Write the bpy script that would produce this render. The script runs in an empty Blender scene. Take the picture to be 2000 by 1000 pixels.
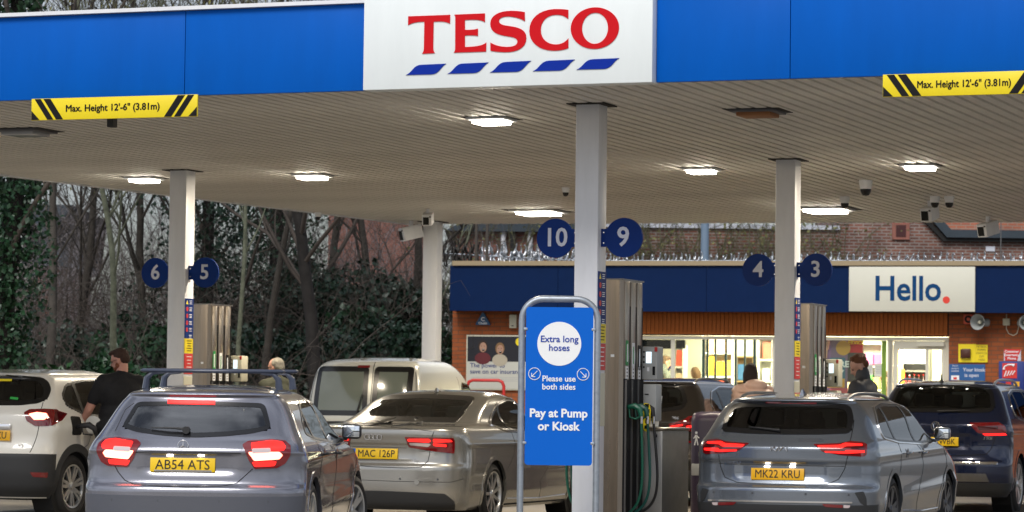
import bpy, bmesh, math, random
import numpy as np
from mathutils import Vector, Matrix, Euler
R = math.radians
random.seed(7)
rng = np.random.default_rng(7)
SC = bpy.context.scene
COL = SC.collection

# ------------------------------------------------------------------ camera
F, CAMZ = 6000.0, 1.27
PITCH, ROLL = math.atan(295 / 6000), 0.012
fwd = Vector((0, math.cos(PITCH), math.sin(PITCH)))
up0 = Vector((0, -math.sin(PITCH), math.cos(PITCH)))
rt0 = Vector((1, 0, 0))
RC = rt0 * math.cos(ROLL) + up0 * math.sin(ROLL)
UC = up0 * math.cos(ROLL) - rt0 * math.sin(ROLL)
cam_d = bpy.data.cameras.new('camera')
cam = bpy.data.objects.new('camera', cam_d)
COL.objects.link(cam)
cam.matrix_world = Matrix(((RC.x, UC.x, -fwd.x, 0), (RC.y, UC.y, -fwd.y, 0), (RC.z, UC.z, -fwd.z, CAMZ), (0, 0, 0, 1)))
cam_d.sensor_width = 36
cam_d.lens = 36 * F / 2000
cam_d.clip_start = 0.5
cam_d.clip_end = 1500
cam_d.dof.use_dof = True
cam_d.dof.focus_distance = 27.5
cam_d.dof.aperture_fstop = 5.0
SC.camera = cam
# ------------------------------------------------------------------ light
SUN_EL, SUN_AZ = R(44), R(200)
world = bpy.data.worlds.new('World')
SC.world = world
world.use_nodes = True
wn = world.node_tree
for n in list(wn.nodes): wn.nodes.remove(n)
wo = wn.nodes.new('ShaderNodeOutputWorld')
wb = wn.nodes.new('ShaderNodeBackground')
sky = wn.nodes.new('ShaderNodeTexSky')
sky.sky_type = 'NISHITA'
sky.sun_disc = False
sky.sun_elevation = SUN_EL
sky.sun_rotation = SUN_AZ
sky.dust_density = 2.0
hs = wn.nodes.new('ShaderNodeHueSaturation')
hs.inputs['Saturation'].default_value = 0.62
wn.links.new(sky.outputs[0], hs.inputs['Color'])
# broken cloud: pale patches over the whole sky
wtc = wn.nodes.new('ShaderNodeTexCoord')
wmp = wn.nodes.new('ShaderNodeMapping'); wmp.inputs['Scale'].default_value = (1, 1, 2.6)
wns = wn.nodes.new('ShaderNodeTexNoise'); wns.inputs['Scale'].default_value = 2.3; wns.inputs['Detail'].default_value = 7
wrm = wn.nodes.new('ShaderNodeValToRGB')
wrm.color_ramp.elements[0].position = .42; wrm.color_ramp.elements[1].position = .66
wmx = wn.nodes.new('ShaderNodeMix'); wmx.data_type = 'RGBA'
wn.links.new(wtc.outputs['Generated'], wmp.inputs[0]); wn.links.new(wmp.outputs[0], wns.inputs['Vector'])
wn.links.new(wns.outputs[0], wrm.inputs[0]); wn.links.new(wrm.outputs[0], wmx.inputs['Factor'])
wn.links.new(hs.outputs[0], wmx.inputs[6]); wmx.inputs[7].default_value = (10.5, 11.2, 12.6, 1)
wn.links.new(wmx.outputs[2], wb.inputs['Color'])
wb.inputs['Strength'].default_value = 0.062
wn.links.new(wb.outputs[0], wo.inputs[0])
sun_d = bpy.data.lights.new('sun', 'SUN')
sun_d.energy = 1.5
sun_d.use_shadow = True
sun_d.angle = R(25)
sun_d.color = (1, .97, .93)
sun = bpy.data.objects.new('sun', sun_d)
COL.objects.link(sun)
sdir = Vector((math.sin(SUN_AZ) * math.cos(SUN_EL), math.cos(SUN_AZ) * math.cos(SUN_EL), math.sin(SUN_EL)))
sun.rotation_euler = sdir.to_track_quat('Z', 'Y').to_euler()
sun.location = (0, -20, 40)
vs = SC.view_settings
vs.view_transform = 'Standard'
vs.look = 'None'
vs.gamma = 1
vs.use_curve_mapping = False
vs.exposure = 0.52
SC.cycles.use_denoising = True
SC.cycles.max_bounces = 8
SC.cycles.transparent_max_bounces = 16
SC.cycles.sample_clamp_indirect = 6

# ------------------------------------------------------------------ layout maths (photo direction -> world point)
def ray(px, py):
    return fwd + RC * ((px - 1000) / F) + UC * ((500 - py) / F)
def at(px, py, Y=None, z=None):
    d = ray(px, py)
    t = Y / d.y if Y is not None else (z - CAMZ) / d.z
    return Vector((0, 0, CAMZ)) + d * t

# ------------------------------------------------------------------ materials
MATS = {}
def mat(name, col, rough=.5, metal=0, coat=0, spec=.5, bump=0, bscale=20, var=0, vscale=4, emit=None, estr=0, aniso=0, brick=None, back=None, trans=0, alpha=1, bdetail=4, stretch=None):
    if name in MATS: return MATS[name]
    m = bpy.data.materials.new(name)
    m.use_nodes = True
    nt = m.node_tree
    b = nt.nodes['Principled BSDF']
    out = nt.nodes['Material Output']
    c4 = (*col, 1)
    b.inputs['Base Color'].default_value = c4
    b.inputs['Roughness'].default_value = rough
    b.inputs['Metallic'].default_value = metal
    b.inputs['Coat Weight'].default_value = coat
    b.inputs['Coat Roughness'].default_value = .03
    b.inputs['Specular IOR Level'].default_value = spec
    b.inputs['Transmission Weight'].default_value = trans
    b.inputs['Alpha'].default_value = alpha
    if aniso: b.inputs['Anisotropic'].default_value = aniso
    if emit:
        b.inputs['Emission Color'].default_value = (*emit, 1)
        b.inputs['Emission Strength'].default_value = estr
    if bump or var:
        tc = nt.nodes.new('ShaderNodeTexCoord')
        mp = nt.nodes.new('ShaderNodeMapping')
        if stretch: mp.inputs['Scale'].default_value = stretch
        nt.links.new(tc.outputs['Object'], mp.inputs[0])
    if var:
        n = nt.nodes.new('ShaderNodeTexNoise')
        n.inputs['Scale'].default_value = vscale
        n.inputs['Detail'].default_value = 6
        n.inputs['Roughness'].default_value = .65
        nt.links.new(mp.outputs[0], n.inputs['Vector'])
        mr = nt.nodes.new('ShaderNodeMapRange')
        mr.inputs[1].default_value = .3; mr.inputs[2].default_value = .7
        mr.inputs[3].default_value = 1 - var; mr.inputs[4].default_value = 1 + var * .6
        nt.links.new(n.outputs[0], mr.inputs[0])
        mx = nt.nodes.new('ShaderNodeVectorMath'); mx.operation = 'SCALE'
        mx.inputs[0].default_value = col
        nt.links.new(mr.outputs[0], mx.inputs['Scale'])
        nt.links.new(mx.outputs[0], b.inputs['Base Color'])
        mr2 = nt.nodes.new('ShaderNodeMapRange')
        mr2.inputs[1].default_value = .3; mr2.inputs[2].default_value = .7
        mr2.inputs[3].default_value = min(1, rough * 1.25); mr2.inputs[4].default_value = rough * .85
        nt.links.new(n.outputs[0], mr2.inputs[0])
        nt.links.new(mr2.outputs[0], b.inputs['Roughness'])
    if bump:
        n2 = nt.nodes.new('ShaderNodeTexNoise')
        n2.inputs['Scale'].default_value = bscale
        n2.inputs['Detail'].default_value = bdetail
        nt.links.new(mp.outputs[0], n2.inputs['Vector'])
        bp = nt.nodes.new('ShaderNodeBump')
        bp.inputs['Strength'].default_value = bump
        bp.inputs['Distance'].default_value = .01
        nt.links.new(n2.outputs[0], bp.inputs['Height'])
        nt.links.new(bp.outputs[0], b.inputs['Normal'])
    if back:
        g = nt.nodes.new('ShaderNodeNewGeometry')
        d = nt.nodes.new('ShaderNodeBsdfDiffuse'); d.inputs[0].default_value = (*back, 1)
        ms = nt.nodes.new('ShaderNodeMixShader')
        nt.links.new(g.outputs['Backfacing'], ms.inputs[0])
        nt.links.new(b.outputs[0], ms.inputs[1]); nt.links.new(d.outputs[0], ms.inputs[2])
        nt.links.new(ms.outputs[0], out.inputs[0])
    MATS[name] = m
    return m

def brick_mat(name, c1, c2, mortar, scale=1.0, bw=.225, bh=.075, rough=.85, offs=.5, msize=.010, var=.25, grime=.0):
    m = bpy.data.materials.new(name); m.use_nodes = True
    nt = m.node_tree; b = nt.nodes['Principled BSDF']; L = nt.links.new
    tc = nt.nodes.new('ShaderNodeTexCoord')
    sp = nt.nodes.new('ShaderNodeSeparateXYZ'); cb = nt.nodes.new('ShaderNodeCombineXYZ')
    ad = nt.nodes.new('ShaderNodeMath'); ad.operation = 'ADD'
    L(tc.outputs['Object'], sp.inputs[0]); L(sp.outputs[0], ad.inputs[0]); L(sp.outputs[1], ad.inputs[1])
    L(ad.outputs[0], cb.inputs[0]); L(sp.outputs[2], cb.inputs[1])
    br = nt.nodes.new('ShaderNodeTexBrick')
    br.inputs['Color1'].default_value = (*c1, 1); br.inputs['Color2'].default_value = (*c2, 1)
    br.inputs['Mortar'].default_value = (*mortar, 1); br.inputs['Scale'].default_value = scale
    br.inputs['Mortar Size'].default_value = msize; br.inputs['Brick Width'].default_value = bw
    br.inputs['Row Height'].default_value = bh; br.inputs['Bias'].default_value = -.1; br.offset = offs
    L(cb.outputs[0], br.inputs['Vector'])
    ns = nt.nodes.new('ShaderNodeTexNoise'); ns.inputs['Scale'].default_value = 1.3; ns.inputs['Detail'].default_value = 8
    L(tc.outputs['Object'], ns.inputs['Vector'])
    mr = nt.nodes.new('ShaderNodeMapRange'); mr.inputs[1].default_value = .3; mr.inputs[2].default_value = .7
    mr.inputs[3].default_value = 1 - var; mr.inputs[4].default_value = 1 + var
    L(ns.outputs[0], mr.inputs[0])
    vm = nt.nodes.new('ShaderNodeVectorMath'); vm.operation = 'SCALE'
    L(br.outputs[0], vm.inputs[0]); L(mr.outputs[0], vm.inputs['Scale'])
    L(vm.outputs[0], b.inputs['Base Color']); b.inputs['Roughness'].default_value = rough
    bp = nt.nodes.new('ShaderNodeBump'); bp.invert = True; bp.inputs['Strength'].default_value = .6; bp.inputs['Distance'].default_value = .008
    L(br.outputs['Fac'], bp.inputs['Height']); L(bp.outputs[0], b.inputs['Normal'])
    return m

def glass_mat(name, tint, f0=1.5, rough=.01):
    m = bpy.data.materials.new(name); m.use_nodes = True
    nt = m.node_tree; nt.nodes.remove(nt.nodes['Principled BSDF']); L = nt.links.new
    t = nt.nodes.new('ShaderNodeBsdfTransparent'); t.inputs[0].default_value = (*tint, 1)
    g = nt.nodes.new('ShaderNodeBsdfGlossy'); g.inputs['Roughness'].default_value = rough
    fr = nt.nodes.new('ShaderNodeFresnel'); fr.inputs[0].default_value = f0
    mx = nt.nodes.new('ShaderNodeMixShader')
    L(fr.outputs[0], mx.inputs[0]); L(t.outputs[0], mx.inputs[1]); L(g.outputs[0], mx.inputs[2])
    L(mx.outputs[0], nt.nodes['Material Output'].inputs[0])
    MATS[name] = m
    return m

M = {}
M['white_metal'] = mat('white_painted_metal', (.80, .81, .84), .42, var=.08, vscale=5, stretch=(1, 1, .2))
M['soffit'] = mat('soffit_white', (.66, .63, .575), .5, var=.17, vscale=.55)
M['fascia_blue'] = mat('fascia_blue', (.0005, .105, .50), .45, spec=.10, var=.10, vscale=2.2, stretch=(1, 1, .22))
M['navy'] = mat('navy_panel', (.001, .015, .070), .5, spec=.12, var=.06)
M['disc_navy'] = mat('disc_navy', (.001, .026, .17), .45, spec=.15)
M['sign_white'] = mat('sign_white', (.83, .88, .88), .35, var=.05, vscale=3, stretch=(1, 1, .2))
M['logo_red'] = mat('logo_red', (.62, .006, .012), .4, spec=.15)
M['logo_blue'] = mat('logo_blue', (.002, .026, .32), .4, spec=.15)
M['sign_yellow'] = mat('sign_yellow', (.88, .69, .01), .45, var=.04)
M['black'] = mat('black_print', (.007, .007, .008), .6, spec=.2)
M['bplastic'] = mat('black_plastic', (.018, .018, .02), .55, bump=.1, bscale=300)
M['steel'] = mat('brushed_steel', (.34, .29, .235), .30, metal=.95, bump=.06, bscale=60, var=.22, vscale=3, stretch=(6, 6, .25))
M['dsteel'] = mat('dark_steel', (.20, .195, .19), .36, metal=.85, var=.1, stretch=(6, 6, .3))
M['galv'] = mat('galvanised_tube', (.36, .40, .45), .42, metal=.6, var=.22, vscale=18)
M['chrome'] = mat('chrome', (.75, .75, .76), .12, metal=1)
M['board_blue'] = mat('board_blue', (.002, .125, .60), .45, spec=.15, bump=.04, bscale=120)
M['white_print'] = mat('white_print', (.88, .89, .9), .45)
M['grey_print'] = mat('pale_print', (.62, .64, .72), .45)
M['text_blue'] = mat('text_blue', (.01, .05, .36), .45)
M['hello_cream'] = mat('sign_cream', (.70, .69, .58), .45, var=.02)
M['hello_blue'] = mat('sign_teal_blue', (.003, .055, .17), .45, spec=.15)
M['red_print'] = mat('red_print', (.62, .03, .025), .45)
M['green_print'] = mat('green_print', (.01, .26, .05), .45)
M['grey_case'] = mat('grey_case', (.42, .43, .42), .45, var=.05)
M['cream_case'] = mat('cream_case', (.62, .60, .47), .45)
M['screen'] = mat('pump_screen', (.5, .6, .65), .2, emit=(.75, .92, 1), estr=.9)
M['hose_green'] = mat('hose_green', (.003, .075, .045), .35)
M['hose_black'] = mat('hose_black', (.012, .012, .012), .4)
M['beige_trim'] = mat('beige_trim', (.35, .27, .16), .6)
M['frame_cream'] = mat('door_frame_cream', (.66, .63, .52), .45)
M['dark_frame'] = mat('window_frame_dark', (.02, .06, .05), .45)
M['dark'] = mat('near_black', (.01, .01, .01), .8)
M['kerb'] = mat('kerb_concrete', (.3, .29, .27), .9, bump=.3, bscale=30, var=.2)

# ------------------------------------------------------------------ object helpers
def props(o, label=None, cat=None, group=None, kind=None):
    if label: o['label'] = label
    if cat: o['category'] = cat
    if group: o['group'] = group
    if kind: o['kind'] = kind
    return o
def root(name, label, cat, loc=(0, 0, 0), yaw=0, group=None, parent=None):
    o = bpy.data.objects.new(name, None)
    o.empty_display_size = .2
    COL.objects.link(o)
    o.location = loc
    o.rotation_euler = (0, 0, -yaw)
    return props(o, label, cat, group)
def link(name, me, m=None, parent=None, loc=None, rot=None):
    o = bpy.data.objects.new(name, me)
    COL.objects.link(o)
    if m is not None and len(me.materials) == 0:
        for q in (m if isinstance(m, (list, tuple)) else [m]): me.materials.append(q)
    if parent: o.parent = parent
    if loc is not None: o.location = loc
    if rot is not None: o.rotation_euler = rot
    return o
def mesh_np(name, v, f, smooth=False):
    me = bpy.data.meshes.new(name)
    me.from_pydata([tuple(x) for x in v], [], [tuple(x) for x in f])
    if smooth: me.polygons.foreach_set('use_smooth', [True] * len(me.polygons))
    me.update()
    return me
def bm_obj(name, bm, m, parent=None, loc=None, rot=None, smooth=False, autos=False):
    me = bpy.data.meshes.new(name)
    bmesh.ops.recalc_face_normals(bm, faces=bm.faces)
    bm.to_mesh(me); bm.free()
    if smooth: me.polygons.foreach_set('use_smooth', [True] * len(me.polygons))
    if autos: me.set_sharp_from_angle(angle=R(35))
    return link(name, me, m, parent, loc, rot)
def add_box(bm, c, s, rot=None, bevel=0, seg=2):
    r = bmesh.ops.create_cube(bm, size=1)
    vs_ = r['verts']
    bmesh.ops.scale(bm, vec=s, verts=vs_)
    if bevel:
        ed = list({e for v in vs_ for e in v.link_edges})
        rb = bmesh.ops.bevel(bm, geom=ed, offset=bevel, segments=seg, affect='EDGES', profile=.5)
        vs_ = list({v for f in rb['faces'] for v in f.verts} | {v for v in vs_ if v.is_valid})
    if rot is not None: bmesh.ops.rotate(bm, verts=vs_, cent=(0, 0, 0), matrix=Euler(rot).to_matrix())
    bmesh.ops.translate(bm, vec=c, verts=vs_)
    return vs_
def box(name, c, s, m, parent=None, bevel=0, rot=None, seg=2, label=None):
    bm = bmesh.new(); add_box(bm, (0, 0, 0), s, None, bevel, seg)
    o = bm_obj(name, bm, m, parent, c, rot, smooth=bevel > 0, autos=bevel > 0)
    if label: o['label'] = label
    return o
def add_tube(bm, pts, r, n=8, cap=True, closed=False):
    pts = [Vector(p) for p in pts]
    rs = r if isinstance(r, (list, tuple)) else [r] * len(pts)
    rings = []; prev = None
    for i, p in enumerate(pts):
        if closed: t = pts[(i + 1) % len(pts)] - pts[i - 1]
        else: t = pts[min(i + 1, len(pts) - 1)] - pts[max(i - 1, 0)]
        t.normalize()
        if prev is None:
            a = Vector((0, 0, 1)) if abs(t.z) < .9 else Vector((1, 0, 0))
            u = t.cross(a).normalized()
        else:
            u = (prev - t * prev.dot(t)).normalized()
        prev = u; w = t.cross(u)
        rings.append([bm.verts.new(p + (u * math.cos(k * 2 * math.pi / n) + w * math.sin(k * 2 * math.pi / n)) * rs[i]) for k in range(n)])
    L_ = len(rings)
    for i in range(L_ if closed else L_ - 1):
        a, b = rings[i], rings[(i + 1) % L_]
        for k in range(n): bm.faces.new((a[k], a[(k + 1) % n], b[(k + 1) % n], b[k]))
    if cap and not closed:
        bm.faces.new(rings[0][::-1]); bm.faces.new(rings[-1])
def tube(name, pts, r, m, parent=None, n=8, closed=False, loc=None):
    bm = bmesh.new(); add_tube(bm, pts, r, n, True, closed)
    return bm_obj(name, bm, m, parent, loc, smooth=True, autos=True)
def add_lathe(bm, prof, n=24, axis='Z', c=(0, 0, 0), cap=True):
    rings = []
    for (r, h) in prof:
        ring = []
        for k in range(n):
            a = 2 * math.pi * k / n
            p = {'Z': (r * math.cos(a), r * math.sin(a), h), 'Y': (r * math.cos(a), h, r * math.sin(a)), 'X': (h, r * math.cos(a), r * math.sin(a))}[axis]
            ring.append(bm.verts.new(Vector(p) + Vector(c)))
        rings.append(ring)
    for a, b in zip(rings, rings[1:]):
        for k in range(n): bm.faces.new((a[k], a[(k + 1) % n], b[(k + 1) % n], b[k]))
    if cap and prof[0][0] > 1e-4: bm.faces.new(rings[0][::-1])
    if cap and prof[-1][0] > 1e-4: bm.faces.new(rings[-1])
def lathe(name, prof, m, parent=None, n=24, axis='Z', loc=None, rot=None, cap=True):
    bm = bmesh.new(); add_lathe(bm, prof, n, axis, cap=cap)
    bmesh.ops.remove_doubles(bm, verts=bm.verts, dist=1e-5)
    return bm_obj(name, bm, m, parent, loc, rot, smooth=True, autos=True)
def prism(name, pts, y0, y1, m, parent=None, loc=None, rot=None, bevel=0):
    """outline in the X-Z plane, from depth y0 to y1"""
    bm = bmesh.new()
    a = [bm.verts.new((x, y0, z)) for x, z in pts]; b = [bm.verts.new((x, y1, z)) for x, z in pts]
    bm.faces.new(a[::-1]); bm.faces.new(b)
    for i in range(len(pts)):
        j = (i + 1) % len(pts); bm.faces.new((a[i], a[j], b[j], b[i]))
    if bevel: bmesh.ops.bevel(bm, geom=list(bm.edges), offset=bevel, segments=2, affect='EDGES')
    return bm_obj(name, bm, m, parent, loc, rot, smooth=bevel > 0, autos=bevel > 0)
def text(s, size, m, parent, loc, name='lettering', bold=0, sx=1, align='CENTER', depth=.002, rot=(math.pi / 2, 0, 0), space=1, line=1):
    cu = bpy.data.curves.new('t', 'FONT'); cu.body = s; cu.size = size; cu.align_x = align; cu.align_y = 'CENTER'
    heavy = bold if 'M' in s and bold else 0
    cu.offset = 0 if heavy else bold * size; cu.extrude = depth; cu.space_character = space; cu.space_line = line; cu.resolution_u = 3
    to = bpy.data.objects.new('t', cu); COL.objects.link(to)
    dg = bpy.context.evaluated_depsgraph_get()
    me = bpy.data.meshes.new_from_object(to.evaluated_get(dg)); me.name = name
    bpy.data.objects.remove(to); bpy.data.curves.remove(cu)
    if heavy:   # thicken by overlaying shifted copies, each a hair deeper
        bm = bmesh.new(); bm.from_mesh(me); g0 = bm.verts[:] + bm.edges[:] + bm.faces[:]
        for i, (dx, dz) in enumerate(((-1, 0), (1, 0), (0, .8), (0, -.8))):
            r_ = bmesh.ops.duplicate(bm, geom=g0)['geom']
            bmesh.ops.translate(bm, vec=(dx * heavy * size, dz * heavy * size, .0003 * (i + 1)), verts=[q for q in r_ if isinstance(q, bmesh.types.BMVert)])
        bm.to_mesh(me); bm.free()
    me.materials.clear()
    o = link(name, me, m, parent, loc, rot)
    o.scale = (sx, 1, 1)
    return o
def svg_shape(name, paths, m, parent, mapf, y, depth):
    """closed bezier outlines given as SVG-like lists, mapped to local (x,z)"""
    cu = bpy.data.curves.new('s', 'CURVE'); cu.dimensions = '2D'; cu.fill_mode = 'BOTH'; cu.extrude = depth
    for path in paths:
        pts = []; cur = None
        for seg in path:
            if seg[0] == 'M' or seg[0] == 'L': cur = seg[1]; pts.append(cur)
            elif seg[0] == 'C':
                p0, p1, p2, p3 = cur, *seg[1:]
                for i in range(1, 9):
                    t = i / 8
                    pts.append(tuple((1 - t) ** 3 * p0[k] + 3 * t * (1 - t) ** 2 * p1[k] + 3 * t * t * (1 - t) * p2[k] + t ** 3 * p3[k] for k in (0, 1)))
                cur = p3
        q = [mapf(*p) for p in pts]
        q = [p for i, p in enumerate(q) if math.dist(p, q[i - 1]) > 1e-5]
        sp = cu.splines.new('POLY'); sp.points.add(len(q) - 1)
        for i, (x, z) in enumerate(q): sp.points[i].co = (x, z, 0, 1)
        sp.use_cyclic_u = True
    to = bpy.data.objects.new('s', cu); COL.objects.link(to)
    me = bpy.data.meshes.new_from_object(to.evaluated_get(bpy.context.evaluated_depsgraph_get())); me.name = name
    bpy.data.objects.remove(to); bpy.data.curves.remove(cu)
    me.materials.clear()
    return link(name, me, m, parent, (0, y, 0), (math.pi / 2, 0, 0))
def ell(cx, cy, rx, ry, n=40, tilt=0):
    return [('M', (cx + rx, cy))] + [('L', (cx + rx * math.cos(a) * 1, cy + ry * math.sin(a) + tilt * rx * math.cos(a))) for a in [2 * math.pi * i / n for i in range(1, n)]]

# ------------------------------------------------------------------ ground
gm = bpy.data.materials.new('forecourt_concrete'); gm.use_nodes = True
nt = gm.node_tree; b = nt.nodes['Principled BSDF']
tc = nt.nodes.new('ShaderNodeTexCoord')
n1 = nt.nodes.new('ShaderNodeTexNoise'); n1.inputs['Scale'].default_value = .5; n1.inputs['Detail'].default_value = 10
n2 = nt.nodes.new('ShaderNodeTexNoise'); n2.inputs['Scale'].default_value = 60; n2.inputs['Detail'].default_value = 3
nt.links.new(tc.outputs['Object'], n1.inputs['Vector']); nt.links.new(tc.outputs['Object'], n2.inputs['Vector'])
cr = nt.nodes.new('ShaderNodeValToRGB')
cr.color_ramp.elements[0].position = .35; cr.color_ramp.elements[0].color = (.13, .115, .095, 1)
cr.color_ramp.elements[1].position = .65; cr.color_ramp.elements[1].color = (.30, .27, .22, 1)
nt.links.new(n1.outputs[0], cr.inputs[0]); nt.links.new(cr.outputs[0], b.inputs['Base Color'])
rr = nt.nodes.new('ShaderNodeMapRange'); rr.inputs[1].default_value = .3; rr.inputs[2].default_value = .7; rr.inputs[3].default_value = .35; rr.inputs[4].default_value = .75
nt.links.new(n1.outputs[0], rr.inputs[0]); nt.links.new(rr.outputs[0], b.inputs['Roughness'])
bp = nt.nodes.new('ShaderNodeBump'); bp.inputs['Strength'].default_value = .25; bp.inputs['Distance'].default_value = .01
nt.links.new(n2.outputs[0], bp.inputs['Height']); nt.links.new(bp.outputs[0], b.inputs['Normal'])
bm = bmesh.new()
for p in ((-40, -30), (45, -30), (45, 57.5), (-40, 57.5)): bm.verts.new((*p, 0))
bm.faces.new(bm.verts[:])
props(bm_obj('forecourt_ground', bm, gm), kind='structure')
# earth and a wooded bank beyond
em = mat('leaf_litter', (.035, .032, .02), .95, bump=.8, bscale=6, var=.4, vscale=2)
def gz(x, y):
    h = 3.6 * min(1, max(0, (y - 64) / 26)) ** .8
    h *= min(1, max(0, (3 - x) / 12)) * .85 + .15
    return -.03 + h + .25 * math.sin(x * .7) * math.sin(y * .5) * (1 if y > 62 else 0)
nx, ny = 70, 70
xs = np.concatenate([np.linspace(-600, -60, 8)[:-1], np.linspace(-60, 70, nx - 15), np.linspace(70, 600, 9)[1:]]); ys = np.concatenate([np.linspace(-500, 56, 10), np.linspace(57, 110, ny - 18), np.linspace(120, 900, 8)])
nx, ny = len(xs), len(ys)
v = [(x, y, gz(x, y)) for y in ys for x in xs]
f = [(j * nx + i, j * nx + i + 1, (j + 1) * nx + i + 1, (j + 1) * nx + i) for j in range(ny - 1) for i in range(nx - 1)]
props(link('earth_bank', mesh_np('earth_bank', v, f, True), em), kind='structure')
# ------------------------------------------------------------------ canopy
YAW = R(21)
CO = Vector((.742, 29.1, 0))          # base of the front column
Dv, Nv = Vector((math.cos(YAW), -math.sin(YAW), 0)), Vector((math.sin(YAW), math.cos(YAW), 0))
def loc_dn(p):
    q = p - CO
    return q.dot(Dv), q.dot(Nv), p.z
HC = 4.15
canopy = root('canopy', 'large white canopy on square columns with a bright blue front fascia', 'canopy', CO, YAW)
NF, DR = -1.70, 4.65
d1, n1_, _ = loc_dn(at(0, 342, z=HC)); d2, n2_, _ = loc_dn(at(800, 438, z=HC))
kl = (d2 - d1) / (n2_ - n1_)
def left_d(n): return d1 + (n - n1_) * kl
db, nb, _ = loc_dn(at(1500, 436, z=HC))
kb = (nb - n2_) / (db - d2)
def back_n(d): return n2_ + (d - d2) * kb
DL = left_d(NF)
# soffit planks, each a trapezoid-ribbed strip running front to back
pitch = .15
def plank_mesh(n0, n1):
    prof = [(0, 0), (.100, 0), (.106, .034), (.144, .034), (.15, 0)]
    v, f = [], []
    for n in (n0, n1):
        v += [(x, n, HC + z) for x, z in prof]
    k = len(prof)
    for i in range(k - 1): f.append((i, i + 1, k + i + 1, k + i))
    return mesh_np('soffit_plank', v, f)
d = DL; cache = None
lights_px = [(960, 231), (282, 347), (610, 341), (1370, 329), (1797, 322), (1052, 412), (1613, 407), (50, 254), (1480, 216)]
while d < DR - 1e-3:
    nb_ = back_n(min(max(d, d2), DR))
    ns = NF if d >= DL else NF
    # left boundary: plank starts where the slanting left edge crosses it
    n_end = nb_
    if d < d2:
        n_end = min(nb_, (d - d1) / kl + n1_)
    if n_end > ns + .1:
        o = link('soffit_plank', plank_mesh(ns, n_end), M['soffit'], canopy, (d, 0, 0))
    d += pitch
# roof deck above the planks and edge trims
FT = 4.95
box('roof_deck', ((DL + DR) / 2, (NF + back_n(DR)) / 2, HC + .34), (DR - DL + .0, back_n(DR) - NF - .3, .25), M['dark'], None)
bpy.data.objects.remove(bpy.data.objects['roof_deck'])
bm = bmesh.new()
quad = [(DL, NF), (DR, NF), (DR, back_n(DR)), (d2, n2_)]
for z in (HC + .05, HC + .45):
    [bm.verts.new((x, y, z)) for x, y in quad]
bm.verts.ensure_lookup_table(); V = bm.verts
bm.faces.new((V[0], V[1], V[2], V[3])); bm.faces.new((V[7], V[6], V[5], V[4]))
for i in range(4): bm.faces.new((V[i], V[(i + 1) % 4], V[4 + (i + 1) % 4], V[4 + i]))
bm_obj('roof_deck', bm, mat('roof_deck_grey', (.22, .22, .22), .8), canopy)
def edge_trim(a, b, z0, z1, th, m, name):
    a, b = Vector((*a, 0)), Vector((*b, 0)); L_ = (b - a).length; c = (a + b) / 2
    ang = math.atan2((b - a).y, (b - a).x)
    return box(name, (c.x, c.y, (z0 + z1) / 2), (L_, th, z1 - z0), m, canopy, rot=(0, 0, ang))
edge_trim(quad[3], (quad[0][0], quad[0][1] + .05), HC - .01, HC + .5, .05, M['white_metal'], 'edge_trim')
edge_trim((quad[3][0] + .05, quad[3][1] + .06), (quad[2][0], quad[2][1] + .06), HC + .035, HC + .5, .05, M['white_metal'], 'edge_trim')
edge_trim((DR + .03, NF), (DR + .03, back_n(DR)), HC - .01, HC + .5, .05, M['white_metal'], 'edge_trim')
# front fascia: blue panels split at the joints
def fd(px, py=100):   # distance along the fascia for a photo column
    d_ = ray(px, py); o = Vector((0, 0, CAMZ)) - (CO + Nv * NF)
    t = -o.dot(Nv) / d_.dot(Nv)
    p = Vector((0, 0, CAMZ)) + d_ * t
    return (p - CO).dot(Dv), p.z
sx0, sx1 = fd(727, 100)[0], fd(1288, 100)[0]
ZB = min(fd(1000, 167)[1], HC - .004)
ZT = fd(360, 24)[1]
joints = [DL, fd(-900)[0], fd(-260)[0], fd(370)[0], sx0, sx1, fd(1549, 80)[0], fd(2230, 80)[0], DR]
for a, b_ in zip(joints, joints[1:]):
    if abs(a - sx0) < 1e-6: continue
    box('fascia_panel', ((a + b_) / 2, NF - .06, (ZB + ZT) / 2), (b_ - a - .006, .06, ZT - ZB), M['fascia_blue'], canopy, bevel=.004)
box('fascia_backing', ((DL + DR) / 2, NF - .01, (ZB + ZT) / 2 - .01), (DR - DL - .02, .03, ZT - ZB - .05), M['dark'], canopy)
box('fascia_cap', ((DL + sx0) / 2, NF - .07, ZT + .022), (sx0 - DL, .14, .035), M['white_metal'], canopy)
box('fascia_cap', ((sx1 + DR) / 2, NF - .07, ZT + .022), (DR - sx1, .14, .035), M['white_metal'], canopy)
# the logo box stands proud of the fascia
ZS0, ZS1 = ZB - .01, ZB + 1.0
sb = box('logo_box', ((sx0 + sx1) / 2, NF - .10, (ZS0 + ZS1) / 2), (sx1 - sx0, .20, ZS1 - ZS0), M['sign_white'], canopy, bevel=.006)
def sign_map(cx, cy):
    px, py = 700 + cx / 3.226, cy / 3.226
    d_ = ray(px, py); o = Vector((0, 0, CAMZ)) - (CO + Nv * (NF - .205))
    t = -o.dot(Nv) / d_.dot(Nv)
    p = Vector((0, 0, CAMZ)) + d_ * t
    return (p - CO).dot(Dv) - sb.location.x, p.z - sb.location.z
T_ = [[('M', (314, 103)), ('L', (578, 93)), ('L', (577, 150)), ('C', (555, 136), (520, 133), (474, 137)), ('L', (471, 300)), ('C', (472, 320), (476, 330), (482, 335)), ('L', (401, 339)), ('C', (408, 330), (412, 322), (413, 303)), ('L', (416, 137)), ('C', (375, 136), (340, 142), (313, 159))]]
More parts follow.
